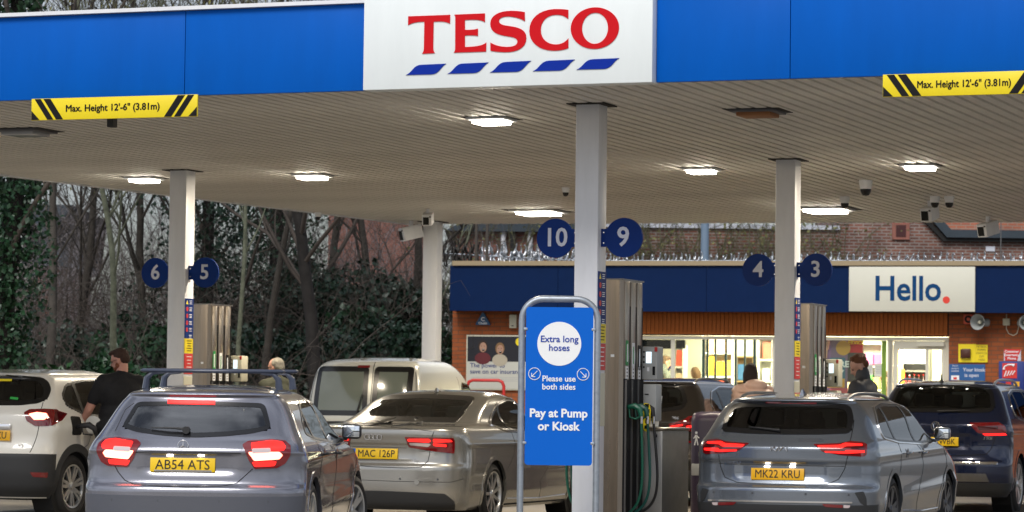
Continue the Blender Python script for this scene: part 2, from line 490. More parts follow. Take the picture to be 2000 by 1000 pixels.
E_ = [[('M', (604, 92)), ('L', (797, 84)), ('L', (797, 140)), ('C', (775, 125), (740, 121), (671, 126)), ('L', (671, 188)), ('C', (705, 188), (735, 187), (753, 180)), ('L', (753, 227)), ('C', (735, 222), (705, 222), (671, 224)), ('L', (671, 296)), ('C', (730, 294), (780, 290), (806, 268)), ('L', (804, 325)), ('L', (600, 332)), ('C', (607, 325), (610, 318), (610, 305)), ('L', (611, 112)), ('C', (610, 103), (608, 97), (604, 92))]]
S_ = [[('M', (1048, 76)), ('L', (1049, 134)), ('C', (1020, 115), (980, 105), (945, 104)), ('C', (910, 104), (886, 112), (886, 132)), ('C', (886, 150), (905, 158), (945, 163)), ('C', (1010, 171), (1058, 185), (1058, 240)), ('C', (1058, 300), (1000, 330), (925, 329)), ('C', (890, 328), (860, 325), (832, 320)), ('L', (832, 268)), ('C', (860, 285), (895, 294), (930, 295)), ('C', (970, 296), (1002, 288), (1002, 262)), ('C', (1002, 240), (975, 233), (935, 228)), ('C', (880, 220), (831, 205), (831, 150)), ('C', (831, 95), (890, 69), (960, 68)), ('C', (1000, 68), (1025, 71), (1047, 76))]]
C_ = [[('M', (1323, 62)), ('L', (1322, 120)), ('C', (1300, 100), (1275, 92), (1245, 93)), ('C', (1190, 95), (1149, 130), (1149, 190)), ('C', (1149, 250), (1195, 280), (1245, 280)), ('C', (1280, 279), (1305, 265), (1323, 242)), ('L', (1323, 303)), ('C', (1295, 315), (1260, 320), (1225, 319)), ('C', (1135, 317), (1077, 265), (1077, 195)), ('C', (1077, 115), (1140, 62), (1235, 57)), ('C', (1270, 56), (1300, 58), (1322, 62))]]
O_ = [ell(1490, 177, 152, 131, 48, -.03), ell(1491, 178, 82, 98, 40, -.03)]
for g in (T_, E_, S_, C_, O_): svg_shape('letter', g, M['logo_red'], sb, sign_map, -.104, .004)
for (x0, y0, x1, y1) in ((299, 473, 553, 401), (561, 465, 820, 393), (828, 457, 1089, 383), (1098, 449, 1364, 375), (1374, 439, 1644, 366)):
    w = x1 - x0
    svg_shape('stripe', [[('M', (x0, y0)), ('C', (x0 + .17 * w, y0 - 16), (x0 + .18 * w, y0 - 66), (x0 + .40 * w, y1 + 7)), ('L', (x1, y1)), ('C', (x1 - .15 * w, y1 + 22), (x1 - .17 * w, y1 + 66), (x0 + .63 * w, y0 - 4))]], M['logo_blue'], sb, sign_map, -.104, .004)
# columns
cols = [(0.0, 0.0)]
for px, py in ((357, 333), (1540, 312), (846, 433)):
    a = loc_dn(at(px, py, z=HC)); cols.append((a[0], a[1]))
CW = .235
gap = mat('cut_gap_black', (.015, .012, .01), .9)
for (x, y) in cols:
    bm = bmesh.new(); add_box(bm, (0, 0, HC / 2), (CW, CW * 1.05, HC), bevel=.012)
    c_ = bm_obj('column', bm, M['white_metal'], canopy, (x, y, 0), smooth=True, autos=True)
    box('ceiling_collar', (x, y, HC - .004), (CW + .14, CW + .16, .012), gap, canopy)
    box('foot_plate', (x, y, .155), (CW + .16, CW + .16, .02), M['dsteel'], canopy)
# guard panel on the lower front column edge
# ------------------------------------------------------------------ pump island kerbs
def kerb(x, y, w, l):
    bm = bmesh.new(); add_box(bm, (0, 0, .07), (w, l, .145), bevel=.03)
    o = bm_obj('island_kerb', bm, M['kerb'], None, CO + Dv * x + Nv * y, (0, 0, -YAW), smooth=True, autos=True)
    props(o, kind='structure')
for (x, y) in cols[:3]: kerb(x, y + 1.1, 1.15, 4.2)
# ------------------------------------------------------------------ canopy lights
lm_on = mat('lamp_lens_lit', (.9, .9, .85), .3, emit=(1, .92, .76), estr=26)
lm_off = mat('lamp_lens_unlit', (.35, .36, .38), .2)
lm_rust = mat('lamp_plate_rust', (.30, .13, .05), .7)
names = ['lit ceiling light nearest the front column, left of it', 'lit ceiling light just left of the column carrying numbers 6 and 5', 'lit ceiling light right of the column carrying numbers 6 and 5', 'lit ceiling light left of the column carrying numbers 4 and 3', 'rightmost lit ceiling light, above the dome cameras', 'lit ceiling light near the back edge left of the front column', 'broad lit ceiling light right of the column carrying numbers 4 and 3', 'unlit ceiling light below the left height sign', 'rust brown unlit ceiling plate behind the logo sign to the right']
LPOW = 78
for i, (px, py) in enumerate(lights_px):
    p = at(px, py, z=HC)
    lit = i < 7
    rt = root('canopy_light', names[i], 'ceiling light', (p.x, p.y, HC), YAW, 'ceiling lights under the canopy')
    q_ = (.72, .70, .72, .68, .72, 1.25, 1.25, .9, .8)[i]; rt.scale = (q_, q_, 1)
    bm = bmesh.new()
    add_box(bm, (0, 0, -.012), (.56, .56, .03), bevel=.01)
    bm_obj('housing', bm, M['white_metal'] if lit else mat('lamp_dark_tray', (.08, .08, .09), .5), rt)
    box('lens', (0, 0, -.042), (.42, .42, .038), lm_on if lit else (lm_off if i == 7 else lm_rust), rt, bevel=.008)
    box('ceiling_cutout', (0, 0, -.0005), (.70, .64, .006), gap, rt)
    if lit:
        ld = bpy.data.lights.new('lamp', 'AREA'); ld.shape = 'SQUARE'; ld.size = .40; ld.energy = LPOW; ld.color = (1, .86, .66)
        lo = bpy.data.objects.new('lamp', ld); COL.objects.link(lo); lo.parent = rt; lo.location = (0, 0, -.066)
# ------------------------------------------------------------------ height signs
def height_sign(px0, px1, ytop, label, ybot, full=True):
    a, zt = fd(px0, ytop); b2, _ = fd(px1, ytop); _, zb = fd(px0, ybot)
    W, H = b2 - a, zt - zb
    rt = root('height_sign', label, 'sign', CO + Dv * ((a + b2) / 2) + Nv * (NF - .13), YAW, 'yellow height signs below the fascia')
    zc = (zt + zb) / 2
    box('board', (0, 0, zc), (W, .02, H), M['sign_yellow'], rt, bevel=.003)
    s = W / 2
    for sg in (-1, 1):
        def ch(x0, x1, top):  # slanting black bar clipped to the board
            sl = H * .68
            return [(sg * (-s + x0), zc + H / 2 - .004), (sg * (-s + x1), zc + H / 2 - .004), (sg * (-s + x1 + sl), zc - H / 2 + .004), (sg * (-s + x0 + sl), zc - H / 2 + .004)]
        for x0, x1 in ((.035, .10), (.13, .205)):
            prism('black_bar', ch(x0, x1, 0), -.0135, -.0105, M['black'], rt)
        prism('black_bar', [(sg * (-s + .004), zc - H / 2 + .09), (sg * (-s + .09), zc - H / 2 + .004), (sg * (-s + .004), zc - H / 2 + .004)], -.0135, -.0105, M['black'], rt)
    tx = text('Max. Height 12\'-6" (3.81m)', H * .44, M['black'], rt, (-.01, -.0115, zc), bold=.022, sx=.9)
    tx.dimensions
    bpy.context.view_layer.update()
    tw = tx.dimensions.x
    tx.scale.x *= (W * .565) / tw
    for x in (-s * .6, s * .6):
        box('hanger', (x, .11, zt - .04), (.03, .03, .10), M['dsteel'], rt)
    return W
height_sign(76, 399, 196, 'yellow and black maximum height sign hanging below the left end of the blue fascia', 238)
height_sign(1732, 2055, 149, 'yellow and black maximum height sign hanging at the right edge of the picture', 193)
# small box behind the left sign
p = at(219, 240, z=4.0)
o = root('speaker_box', 'small black box hanging behind the left height sign', 'speaker', p, YAW)
box('case', (0, 0, 0), (.075, .09, .09), M['bplastic'], o, bevel=.01); box('bracket', (0, 0, .09), (.03, .03, .10), M['white_metal'], o)
# ------------------------------------------------------------------ pump number discs
def disc_shape(sg, r=.187):
    """disc with a flat tab reaching to the column (x=0 at the disc centre, tab towards -sg)"""
    pts = []
    a0 = math.asin(.085 / r)
    for i in range(41):
        a = a0 + (2 * math.pi - 2 * a0) * i / 40
        pts.append((-sg * r * math.cos(a), r * math.sin(a)))
    pts += [(-sg * .235, -.085), (-sg * .235, .085)]
    return pts
for (ci, num, sg, lab) in ((0, '10', -1, 'number 10 on the left of the front column'), (0, '9', 1, 'number 9 on the right of the front column'),
                           (1, '6', -1, 'number 6 on the left side of the left column'), (1, '5', 1, 'number 5 on the right side of the left column'),
                           (2, '4', -1, 'number 4 left of the column near the kiosk'), (2, '3', 1, 'number 3 right of the column near the kiosk')):
    x, y = cols[ci]
    rt = root('number_sign', 'dark blue disc with white ' + lab, 'sign', CO + Dv * (x + sg * .345) + Nv * (y - .02) + Vector((0, 0, 2.88)), YAW, 'round pump number signs on the columns')
    prism('disc', disc_shape(sg), -.012, .012, M['disc_navy'], rt)
    text(num, .255 if len(num) == 1 else .245, M['grey_print'], rt, (-.005 * sg, -.0145, 0), 'numeral', bold=.018)
    box('tab_bracket', (-sg * .212, .03, 0), (.03, .06, .165), M['disc_navy'], rt)
    for z in (-.05, .05): lathe('bolt', [(.007, -.017), (.007, -.0125)], M['chrome'], rt, 8, 'Y', (-sg * .2, 0, z))
# ------------------------------------------------------------------ safety strips on the columns
for ci, lab in ((0, 'front column behind the tubular sign'), (1, 'left column between the numbers 6 and 5'), (2, 'column between the numbers 4 and 3')):
    x, y = cols[ci]
    rt = root('safety_strip', 'blue, yellow and red notice strip on the ' + lab, 'notice', CO + Dv * (x + CW / 2 + .004) + Nv * y, YAW, 'safety notice strips on the columns')
    for nm, z0, z1, m in (('blue_panel', 2.07, 2.56, M['disc_navy']), ('yellow_panel', 1.885, 2.065, M['sign_yellow']), ('red_panel', 1.63, 1.88, M['red_print'])):
        pn = box(nm, (0, 0, (z0 + z1) / 2), (.006, .225, z1 - z0), m, rt)
        if nm == 'blue_panel':
            for k in range(6):
                zc = .20 - k * .085
                if k == 0: 
                    q = prism('triangle_icon', [(-.028, zc - .025), (.028, zc - .025), (0, zc + .028)], 0, .003, M['sign_yellow'], pn, (.0032, -.06, 0), (0, 0, math.pi / 2))
                elif k < 5: lathe('red_icon', [(.028, 0), (.028, .003)], M['red_print'], pn, 16, 'X', (.0032, -.06, zc))
                for j in range(3): box('print_line', (.0042, .035, zc + .018 - j * .018), (.002, .075 - (j * 13 % 5) * .006, .007), M['white_print'], pn)
        else:
            for j in range(5): box('print_line', (.0042, .01, (z1 - z0) * (.35 - j * .17)), (.002, .13 - (j * 7 % 3) * .02, .008), M['black'] if nm == 'yellow_panel' else M['white_print'], pn)
    box('backing_plate', (-.001, 0, 1.35), (.003, .225, .5), M['cream_case'], rt)
# ------------------------------------------------------------------ fuel pumps
def nozzle(par, x, y, z, col_, sg):
    bm = bmesh.new()
    add_tube(bm, [(x + sg * .02, y, z + .04), (x + sg * .09, y, z + .05), (x + sg * .14, y, z + .02), (x + sg * .155, y, z - .05)], [.022, .030, .030, .020], 8)
    add_tube(bm, [(x + sg * .03, y, z + .02), (x + sg * .04, y, z - .06), (x + sg * .1, y, z - .075), (x + sg * .145, y, z - .05)], .009, 6)
    add_tube(bm, [(x + sg * .03, y, z + .04), (x - sg * .02, y, z + .0), (x - sg * .03, y, z - .08)], .010, 6)
    o = bm_obj('nozzle', bm, col_, par, smooth=True, autos=True)
    lathe('swivel', [(.017, -.12), (.017, -.05)], M['chrome'], o, 10, 'Z', (x + sg * .157, y, z))
    return o
def hose(par, x, y, z, m, sg, drop, out, xe=0):
    P0 = Vector((x + sg * .157, y, z - .11)); P3 = Vector((x + sg * .03, y + xe, .12))
    P1 = P0 + Vector((sg * (.01 + out * .5), .0, -drop)); P2 = P3 + Vector((sg * (.12 + out), xe, .10))
    pts = []
    for i in range(19):
        t = i / 18
        pts.append(P0 * (1 - t) ** 3 + P1 * 3 * t * (1 - t) ** 2 + P2 * 3 * t * t * (1 - t) + P3 * t ** 3)
    return tube('hose', pts, .0135, m, par, 8)
def pump(ci, label, bag=False):
    x, y = cols[ci]
    rt = root('fuel_pump', label, 'fuel pump', CO + Dv * (x - .06) + Nv * (y + .5) + Vector((0, 0, .145)), YAW, 'stainless steel fuel pumps on the islands')
    Wd, Ld, H = .22, .62, 2.36
    c = .035
    prof = [(-Wd, c), (-Wd + c, 0), (Wd - c, 0), (Wd, c), (Wd, Ld - c), (Wd - c, Ld), (-Wd + c, Ld), (-Wd, Ld - c)]
    bm = bmesh.new()
    a = [bm.verts.new((p[0], p[1], .0)) for p in prof]; b_ = [bm.verts.new((p[0], p[1], H)) for p in prof]
    bm.faces.new(a[::-1]); bm.faces.new(b_)
    for i in range(8): bm.faces.new((a[i], a[(i + 1) % 8], b_[(i + 1) % 8], b_[i]))
    bm_obj('tower', bm, M['steel'], rt)
    box('top_cap', (0, Ld / 2, H + .006), (Wd * 2 + .012, Ld + .012, .012), M['dsteel'], rt)
    box('rating_plate', (Wd * .55, -.002, 1.63), (.036, .003, .026), M['white_print'], rt)
    for sg in (-1, 1):
        X = sg * Wd
        box('nozzle_bay', (X + sg * .001, Ld / 2 + .01, .72), (.03, Ld - .05, 1.38), M['black'], rt)
        for k in range(3):
            yy = .13 + k * .185
            box('hose_slot', (X + sg * .0015, yy + .075, 1.72), (.006, .038, .78), M['black'], rt)
            box('side_panel', (X + sg * .003, yy - .018, 1.78), (.012, .135, 1.13), M['steel'], rt, bevel=.003)
            m1 = (M['green_print'], M['white_print'], M['black'])[k]
            lb = box('grade_label', (X + sg * .0115, yy - .018, 1.66 - k * .02), (.003, .075, .24), m1, rt)
            box('grade_stripe', (sg * .0025, 0, 0), (.002, .022, .17), (M['white_print'], M['green_print'], M['white_print'])[k], lb)
            box('octane_label', (X + sg * .0115, yy - .018, 1.455), (.003, .072, .15), M['white_print'], rt)
            for j in range(4): box('print_mark', (X + sg * .0135, yy - .018, 1.505 - j * .034), (.001, .03, .014), M['dsteel'], rt)
            box('bay_rib', (X + sg * .022, yy - .085, .72), (.02, .012, 1.36), M['dsteel'], rt)
            col_ = (mat('nozzle_green', (.005, .10, .055), .4), mat('nozzle_dark_green', (.006, .07, .05), .4), M['bplastic'])[k]
            nz = nozzle(rt, X, yy, 1.10, col_, sg)
            hose(rt, X, yy, 1.10, (M['hose_green'], mat('hose_dark_green', (.004, .07, .055), .35), M['hose_black'])[k], sg, .55, .03 + .03 * k, .02)
            if k == 0 and bag:
                pass
        # payment terminal and card box beyond the nozzles
        cs = M['grey_case'] if ci == 0 else M['cream_case']
        tb = box('terminal', (X + sg * .075, Ld + .07, 1.57), (.165, .19, .325), cs, rt, bevel=.012)
        box('screen', (-sg * .005, -.0965, .055), (.055, .004, .11), M['screen'], tb)
        box('receipt_slot', (-sg * .01, -.0965, -.06), (.022, .004, .04), M['white_print'], tb)
        box('card_reader', (sg * .048, -.0965, -.075), (.026, .006, .085), M['black'], tb)
        for j in range(4): box('button', (-sg * .055, -.0965, .11 - j * .05), (.015, .006, .018), M['black'] if j else M['bplastic'], tb)
        box('corner_flash', (sg * .068, -.0965, .135), (.03, .003, .045), M['red_print'], tb, bevel=.002)
        tb2 = box('card_box', (X + sg * .07, Ld + .07, 1.185), (.155, .18, .36), cs, rt, bevel=.012)
        box('screen', (sg * .01, -.0915, -.06), (.045, .004, .06), mat('dark_screen', (.01, .02, .06), .2), tb2)
        box('slot', (-sg * .02, -.0915, .08), (.04, .004, .012), M['black'], tb2)
    bm = bmesh.new(); add_box(bm, (0, Ld + .55, .46), (.78, .85, .90), bevel=.012)
    cb = bm_obj('cabinet', bm, mat('cabinet_steel', (.40, .39, .37), .42, metal=.75, var=.08, vscale=4), rt, smooth=True, autos=True)
    box('cabinet_lid', (0, Ld + .55, .925), (.80, .87, .03), M['steel'], rt, bevel=.01)
    box('keyhole', (.33, Ld + .122, .86), (.01, .006, .03), M['black'], rt)
    return rt
pump(0, 'stainless steel fuel pump nearest the camera, beside the front column', True)
pump(1, 'brushed steel fuel pump on the left above the roof bars of the grey hatchback')
pump(2, 'brushed steel fuel pump in front of the kiosk windows beside the young man')
# yellow out-of-use cover on the black nozzle of the near pump
q = CO + Dv * (-.06 + .22 + .105) + Nv * (.5 + .50)
rt = root('nozzle_cover', 'yellow and black printed cover hanging over the black nozzle of the near pump', 'nozzle cover', q + Vector((0, 0, 1.26)), YAW)
prism('cover', [(-.03, -.20), (.012, -.22), (.036, -.12), (.04, .0), (.025, .06), (-.03, .065), (-.038, -.05)], -.07, -.045, M['sign_yellow'], rt, bevel=.006)
for k in range(5): box('printed_block', (.005 + .008 * (k % 2), -.0725, .04 - k * .052), (.042, .004, .034), M['black'], rt)
# leaflet holder on the cabinet
q = CO + Dv * .20 + Nv * 1.35
rt = root('leaflet_holder', 'clear stand of yellow and white leaflets on top of the near pump cabinet', 'leaflet stand', q + Vector((0, 0, 1.085)), YAW - R(6))
lp = box('backing_card', (0, 0, .16), (.135, .006, .32), M['white_print'], rt, rot=(-.12, .10, 0))
for k, (z, h) in enumerate(((.10, .075), (-.04, .07))): box('yellow_band', (0, -.005, z), (.125, .003, h), M['sign_yellow'], lp)
rr_ = random.Random(3)
for k in range(14): box('printed_mark', ((k % 5) * .024 - .048, -.0072, (.10, .02, -.045)[k // 5] + rr_.uniform(-.012, .012)), (.014, .002, .02), M['black'] if k % 3 else M['red_print'], lp)
box('foot', (0, 0, .006), (.10, .09, .010), M['grey_case'], rt)
# ------------------------------------------------------------------ tubular hoop sign
HP = at(1092, 760, Y=27.6); HP.z = 0
rt = root('instruction_sign', 'bright blue instruction board in a galvanised tubular hoop in front of the front column', 'sign', HP, R(2.5))
hw, top, r_ = .340, 2.245, .19
pts = [(-hw, 0, 0), (-hw, 0, 1.2), (-hw, 0, top - r_)]
for i in range(1, 9): a = math.pi - i * math.pi / 16; pts.append((-hw + r_ + r_ * math.cos(a), 0, top - r_ + r_ * math.sin(a)))
for i in range(0, 9): a = math.pi / 2 - i * math.pi / 16; pts.append((hw - r_ + r_ * math.cos(a), 0, top - r_ + r_ * math.sin(a)))
pts += [(hw, 0, 1.2), (hw, 0, 0)]
tube('hoop_frame', pts, .030, M['galv'], rt, 14)
def rrect(w, h, r, n=5):
    out = []
    for cx, cz, a0 in ((w - r, h - r, 0), (-w + r, h - r, 90), (-w + r, -h + r, 180), (w - r, -h + r, 270)):
        for i in range(n + 1):
            a = R(a0 + 90 * i / n); out.append((cx + r * math.cos(a), cz + r * math.sin(a)))
    return out
bd = prism('board', rrect(.302, .708, .03), -.008, .008, M['board_blue'], rt, (0, -.028, 1.462))
lathe('white_disc', [(.197, -.0115), (.197, -.0085)], M['white_print'], bd, 48, 'Y', (-.002, 0, .38))
def btext(s, size, m, x, z, bold=.01, sx=1, y=-.0105, sp=1): return text(s, size, m, bd, (x, y, z), bold=bold, sx=sx, space=sp)
btext('Extra long', .083, M['text_blue'], -.002, .420, .014, 1, -.0135); btext('hoses', .083, M['text_blue'], -.002, .342, .014, 1, -.0135)
btext('Please use', .073, M['white_print'], -.002, .065, .016); btext('both sides', .073, M['white_print'], -.002, -.008, .016)
btext('Pay at Pump', .105, M['white_print'], -.002, -.245, .03); btext('or Kiosk', .105, M['white_print'], -.002, -.362, .03)
for sg in (-1, 1):
    bm = bmesh.new(); cx, cz = sg * .218 - .003, .108
    add_tube(bm, [(cx + .053 * math.cos(a), -.011, cz + .053 * math.sin(a)) for a in [2 * math.pi * i / 32 for i in range(32)]], .0035, 4, closed=True)
    for a, b_ in (((-sg * .026, .026), (sg * .024, -.024)), ((sg * .026, -.026), (sg * .026, .008)), ((sg * .026, -.026), (-sg * .008, -.026))):
        add_tube(bm, [(cx + a[0], -.011, cz + a[1]), (cx + b_[0], -.011, cz + b_[1])], .0038, 4)
    bm_obj('arrow_icon', bm, M['white_print'], bd)
for z in (.51, -.51):
    for sg in (-1, 1): box('clamp', (sg * .305, -.004, z), (.035, .02, .022), M['galv'], bd, bevel=.003)
# ------------------------------------------------------------------ litter bin
q = at(1402, 880, Y=37.0); q.z = 0
rt = root('litter_bin', 'dark purple domed litter bin behind the silver estate car', 'bin', q, R(10))
bm = bmesh.new()
lv = [(0, .30, .26), (.06, .31, .27), (.30, .31, .27), (1.13, .31, .27), (1.19, .30, .26), (1.225, .27, .23), (1.24, .2, .17), (1.245, .05, .05)]
rings = []
for z, w, d_ in lv:
    ring = []
    for i in range(32):
        a = 2 * math.pi * i / 32; ca, sa = math.cos(a), math.sin(a)
        e = 2 / 5
        ring.append(bm.verts.new((w * abs(ca) ** e * (1 if ca > 0 else -1), d_ * abs(sa) ** e * (1 if sa > 0 else -1), z)))
    rings.append(ring)
for a, b_ in zip(rings, rings[1:]):
    for i in range(32): bm.faces.new((a[i], a[(i + 1) % 32], b_[(i + 1) % 32], b_[i]))
bm.faces.new(rings[0][::-1]); bm.faces.new(rings[-1])
bm_obj('bin_body', bm, mat('bin_purple', (.040, .026, .052), .35, bump=.05, bscale=60), rt, smooth=True, autos=True)
lathe('opening_rim', [(.15, -.285), (.165, -.275), (.165, -.25)], M['bplastic'], rt, 28, 'Y', (.06, 0, .92), cap=False)
lathe('opening', [(.148, -.28), (.13, -.21), (.02, -.20), (0, -.20)], M['dark'], rt, 28, 'Y', (.06, 0, .92))
box('grey_band', (-.22, -.262, .55), (.13, .02, .14), M['grey_case'], rt, bevel=.008)
bm = bmesh.new()
add_lathe(bm, [(.016, -.275), (.016, -.27)], 12, 'Y', (-.23, 0, .99))
add_tube(bm, [(-.232, -.272, .965), (-.228, -.272, .90)], [.017, .012], 6); add_tube(bm, [(-.235, -.272, .91), (-.25, -.272, .84)], .008, 5); add_tube(bm, [(-.222, -.272, .91), (-.21, -.272, .84)], .008, 5)
add_tube(bm, [(-.225, -.272, .955), (-.195, -.272, .925)], .006, 5); add_tube(bm, [(-.24, -.272, .955), (-.262, -.272, .92)], .006, 5)
bm_obj('litter_symbol', bm, M['white_print'], rt)

# ------------------------------------------------------------------ kiosk
KY = R(14.5)
KO = Vector((4.0, 54.5, 0))
KD, KN = Vector((math.cos(KY), -math.sin(KY), 0)), Vector((math.sin(KY), math.cos(KY), 0))
def K(px, py, v=0.0):
    d_ = ray(px, py); o = Vector((0, 0, CAMZ)) - (KO + KN * v)
    t = -o.dot(KN) / d_.dot(KN)
    p = Vector((0, 0, CAMZ)) + d_ * t
    return (p - KO).dot(KD), p.z
brk = brick_mat('kiosk_brick', (.34, .088, .022), (.25, .062, .017), (.15, .07, .035), var=.18, bh=.075, msize=.007)
solm = mat('soldier_brick_orange', (.42, .115, .020), .85, var=.22, vscale=7, bump=.3, bscale=60)
kiosk = root('kiosk', 'low brick petrol station kiosk with dark blue fascia and brightly lit windows', 'shop', KO, KY)
UL = K(884, 620)[0]; UR = 11.0
uW0, uW1 = K(1182, 700)[0], K(1737, 700)[0]
uD1 = K(1853, 700)[0]
zW = K(1440, 657)[1]; zL = K(1440, 612)[1]
SILL = .95
def kbox(name, u0, u1, z0, z1, v0, v1, m, bevel=0, par=None):
    return box(name, ((u0 + u1) / 2, (v0 + v1) / 2, (z0 + z1) / 2), (u1 - u0, v1 - v0, z1 - z0), m, par or kiosk, bevel=bevel)
ZK = 3.35
kbox('wall', UL, uW0, 0, ZK, 0, .3, brk)
kbox('wall', uW0, uW1, 0, SILL, 0, .3, brk)
kbox('wall', uD1, UR, 0, ZK, 0, .3, brk)
kbox('lintel_wall', uW0, uD1, zW + .44, ZK, .0, .3, brk)
kbox('side_wall', UL, UL + .3, 0, ZK, .3, 7.0, brk)
kbox('side_wall', UR - .3, UR, 0, ZK, .3, 7.0, brk)
kbox('back_wall', UL, UR, 0, ZK, 6.7, 7.0, mat('plaster_cream', (.72, .70, .60), .8))
kbox('lintel_backing', uW0, uD1, zW + .02, zW + .44, .03, .3, mat('mortar_dark', (.05, .03, .02), .9))
sm = None; u = uW0 + .04
while u < uD1 - .02:
    if sm is None:
        o = box('brick', (0, 0, 0), (.0695, .20, .40), solm, kiosk, bevel=.004, seg=1); sm = o.data
    else: o = link('brick', sm, None, kiosk)
    o.location = (u, .108 + random.uniform(-.003, .003), zW + .235); o.rotation_euler = (random.uniform(-.004, .004), 0, 0)
    u += .0745
# fascia, capping, roof
VF = -.45
uF0 = K(879, 560, VF)[0]
zF0, zF1 = K(1440, 609, VF)[1], K(1440, 519, VF)[1]
h0, h1 = K(1659, 560, VF)[0], K(1905, 560, VF)[0]
fj = [uF0, K(1090, 560, VF)[0], K(1380, 560, VF)[0], h0]
for a, b_ in zip(fj, fj[1:]): kbox('fascia_panel', a, b_ - .006, zF0, zF1, VF, VF + .05, M['navy'])
for a, b_ in ((h1, K(2130, 560, VF)[0]), (K(2130, 560, VF)[0], UR + .4)): kbox('fascia_panel', a + .003, b_ - .003, zF0, zF1, VF, VF + .05, M['navy'])
kbox('fascia_end', uF0, uF0 + .04, zF0, zF1, VF + .052, 7.0, M['navy'])
kbox('capping', uF0 + .05, UR + .45, zF1 + .002, zF1 + .085, VF - .05, VF + .35, M['beige_trim'])
kbox('fascia_soffit', uF0 + .042, UR + .4, zF0 + .01, zF0 + .04, VF + .052, -.003, M['dark'])
kbox('roof', uF0 + .06, UR + .4, zF1 - .25, zF1 - .05, VF + .06, 7.0, mat('felt_roof', (.08, .08, .08), .9))
kbox('inner_ceiling', UL + .3, UR - .3, 2.95, 3.0, .31, 6.69, mat('ceiling_white', (.8, .8, .74), .7))
kbox('inner_floor', UL + .3, UR - .3, .005, .46, .31, 6.69, mat('floor_beige', (.45, .42, .36), .3))
hb = kbox('welcome_board', h0, h1, zF0 + .015, zF1 - .02, VF - .06, VF - .005, M['hello_cream'], .006)
hs_ = zF1 - zF0
tt = text('Hello', hs_ * .74, M['hello_blue'], hb, (-.07, -.031, -.01), bold=.018, sx=1.0)
bpy.context.view_layer.update()
tt.scale.x = (K(1840, 560, VF)[0] - K(1712, 560, VF)[0]) / tt.dimensions.x
lathe('red_dot', [(.062, -.034), (.062, -.029)], mat('dot_red', (.75, .05, .03), .4), hb, 20, 'Y', (K(1849, 588, VF)[0] - hb.location.x, 0, K(1849, 586, VF)[1] - hb.location.z))
# glazing
fr, fd_ = M['frame_cream'], M['dark_frame']
kg = glass_mat('shop_glass', (.93, .97, .93), 1.35)
def fbar(px, w, m, z0=SILL, z1=None, v=.10, name='mullion', u=None):
    u = K(px, 700)[0] if u is None else u
    kbox(name, u - w / 2, u + w / 2, z0, (z1 or zW) - .002, v, v + .07, m)
wnd = kbox('window_frame', uW0, uD1, zW - .055, zW, .08, .19, fr)
kbox('window_sill', uW0, uW1, SILL, SILL + .05, -.03, .2, fr)
for px in (1312, 1510, 1736): fbar(px, .075, fr)
fbar(0, .07, fr, 0.03, name='door_jamb', u=uD1 - .035)
fbar(0, .07, fr, 0.03, name='door_jamb', u=uW1 + .01)
for px, w in ((1371, .05), (1379, .03), (1394, .03), (1415, .035), (1434, .035), (1452, .03), (1471, .045)): fbar(px, w, fd_, v=.12)
g0 = [uW0 + .01, K(1312, 700)[0], K(1371, 700)[0], K(1434, 700)[0], K(1510, 700)[0], K(1617, 700)[0], K(1736, 700)[0]]
for a, b_ in zip(g0, g0[1:]): kbox('pane', a + .03, b_ - .03, SILL + .05, zW - .055, .15, .158, kg)
kbox('green_strip', K(1720, 700)[0], K(1729, 700)[0], SILL + .05, zW - .06, .13, .146, mat('lime_strip', (.17, .30, .03), .5))
uc = (uW1 + uD1) / 2
for u_ in (-.6, 1.4, 3.4, 5.2):  # added fill lights without fixtures, aimed at the shelf fronts
    ld = bpy.data.lights.new('shop_fill', 'AREA'); ld.shape = 'RECTANGLE'; ld.size = 1.6; ld.size_y = .3; ld.energy = 110; ld.color = (1, .90, .62)
    lo = bpy.data.objects.new('shop_fill', ld); COL.objects.link(lo); lo.parent = kiosk; lo.location = (u_, .75, 2.88); lo.rotation_euler = (R(42), 0, 0)
CB = mat('cooler_grey', (.22, .22, .2), .5)
dr = kbox('door', uW1 + .06, uD1 - .075, 2.36, zW - .06, .10, .16, fr)
for a, b_ in ((uW1 + .06, uW1 + .13), (K(1806, 700)[0], K(1812, 700)[0]), (K(1838, 700)[0], uD1 - .075)): kbox('door_stile', a, b_, .05, 2.36, .10, .15, fr)
kbox('pane', K(1808, 700)[0] + .02, K(1838, 700)[0], .1, 2.35, .12, .128, kg)
kbox('closer_box', K(1790, 700)[0], uD1 - .09, zW - .15, zW - .07, .04, .095, fr)
# interior: lit ceiling panels
tub = mat('shop_light_panel', (1, 1, .95), .4, emit=(1, .95, .70), estr=13)
for i, u in enumerate(np.arange(-1.6, 10, 1.9)):
    for v in (1.4, 3.6, 5.6):
        kbox('light_panel', u, u + 1.2, 2.92, 2.945, v, v + .6, tub)
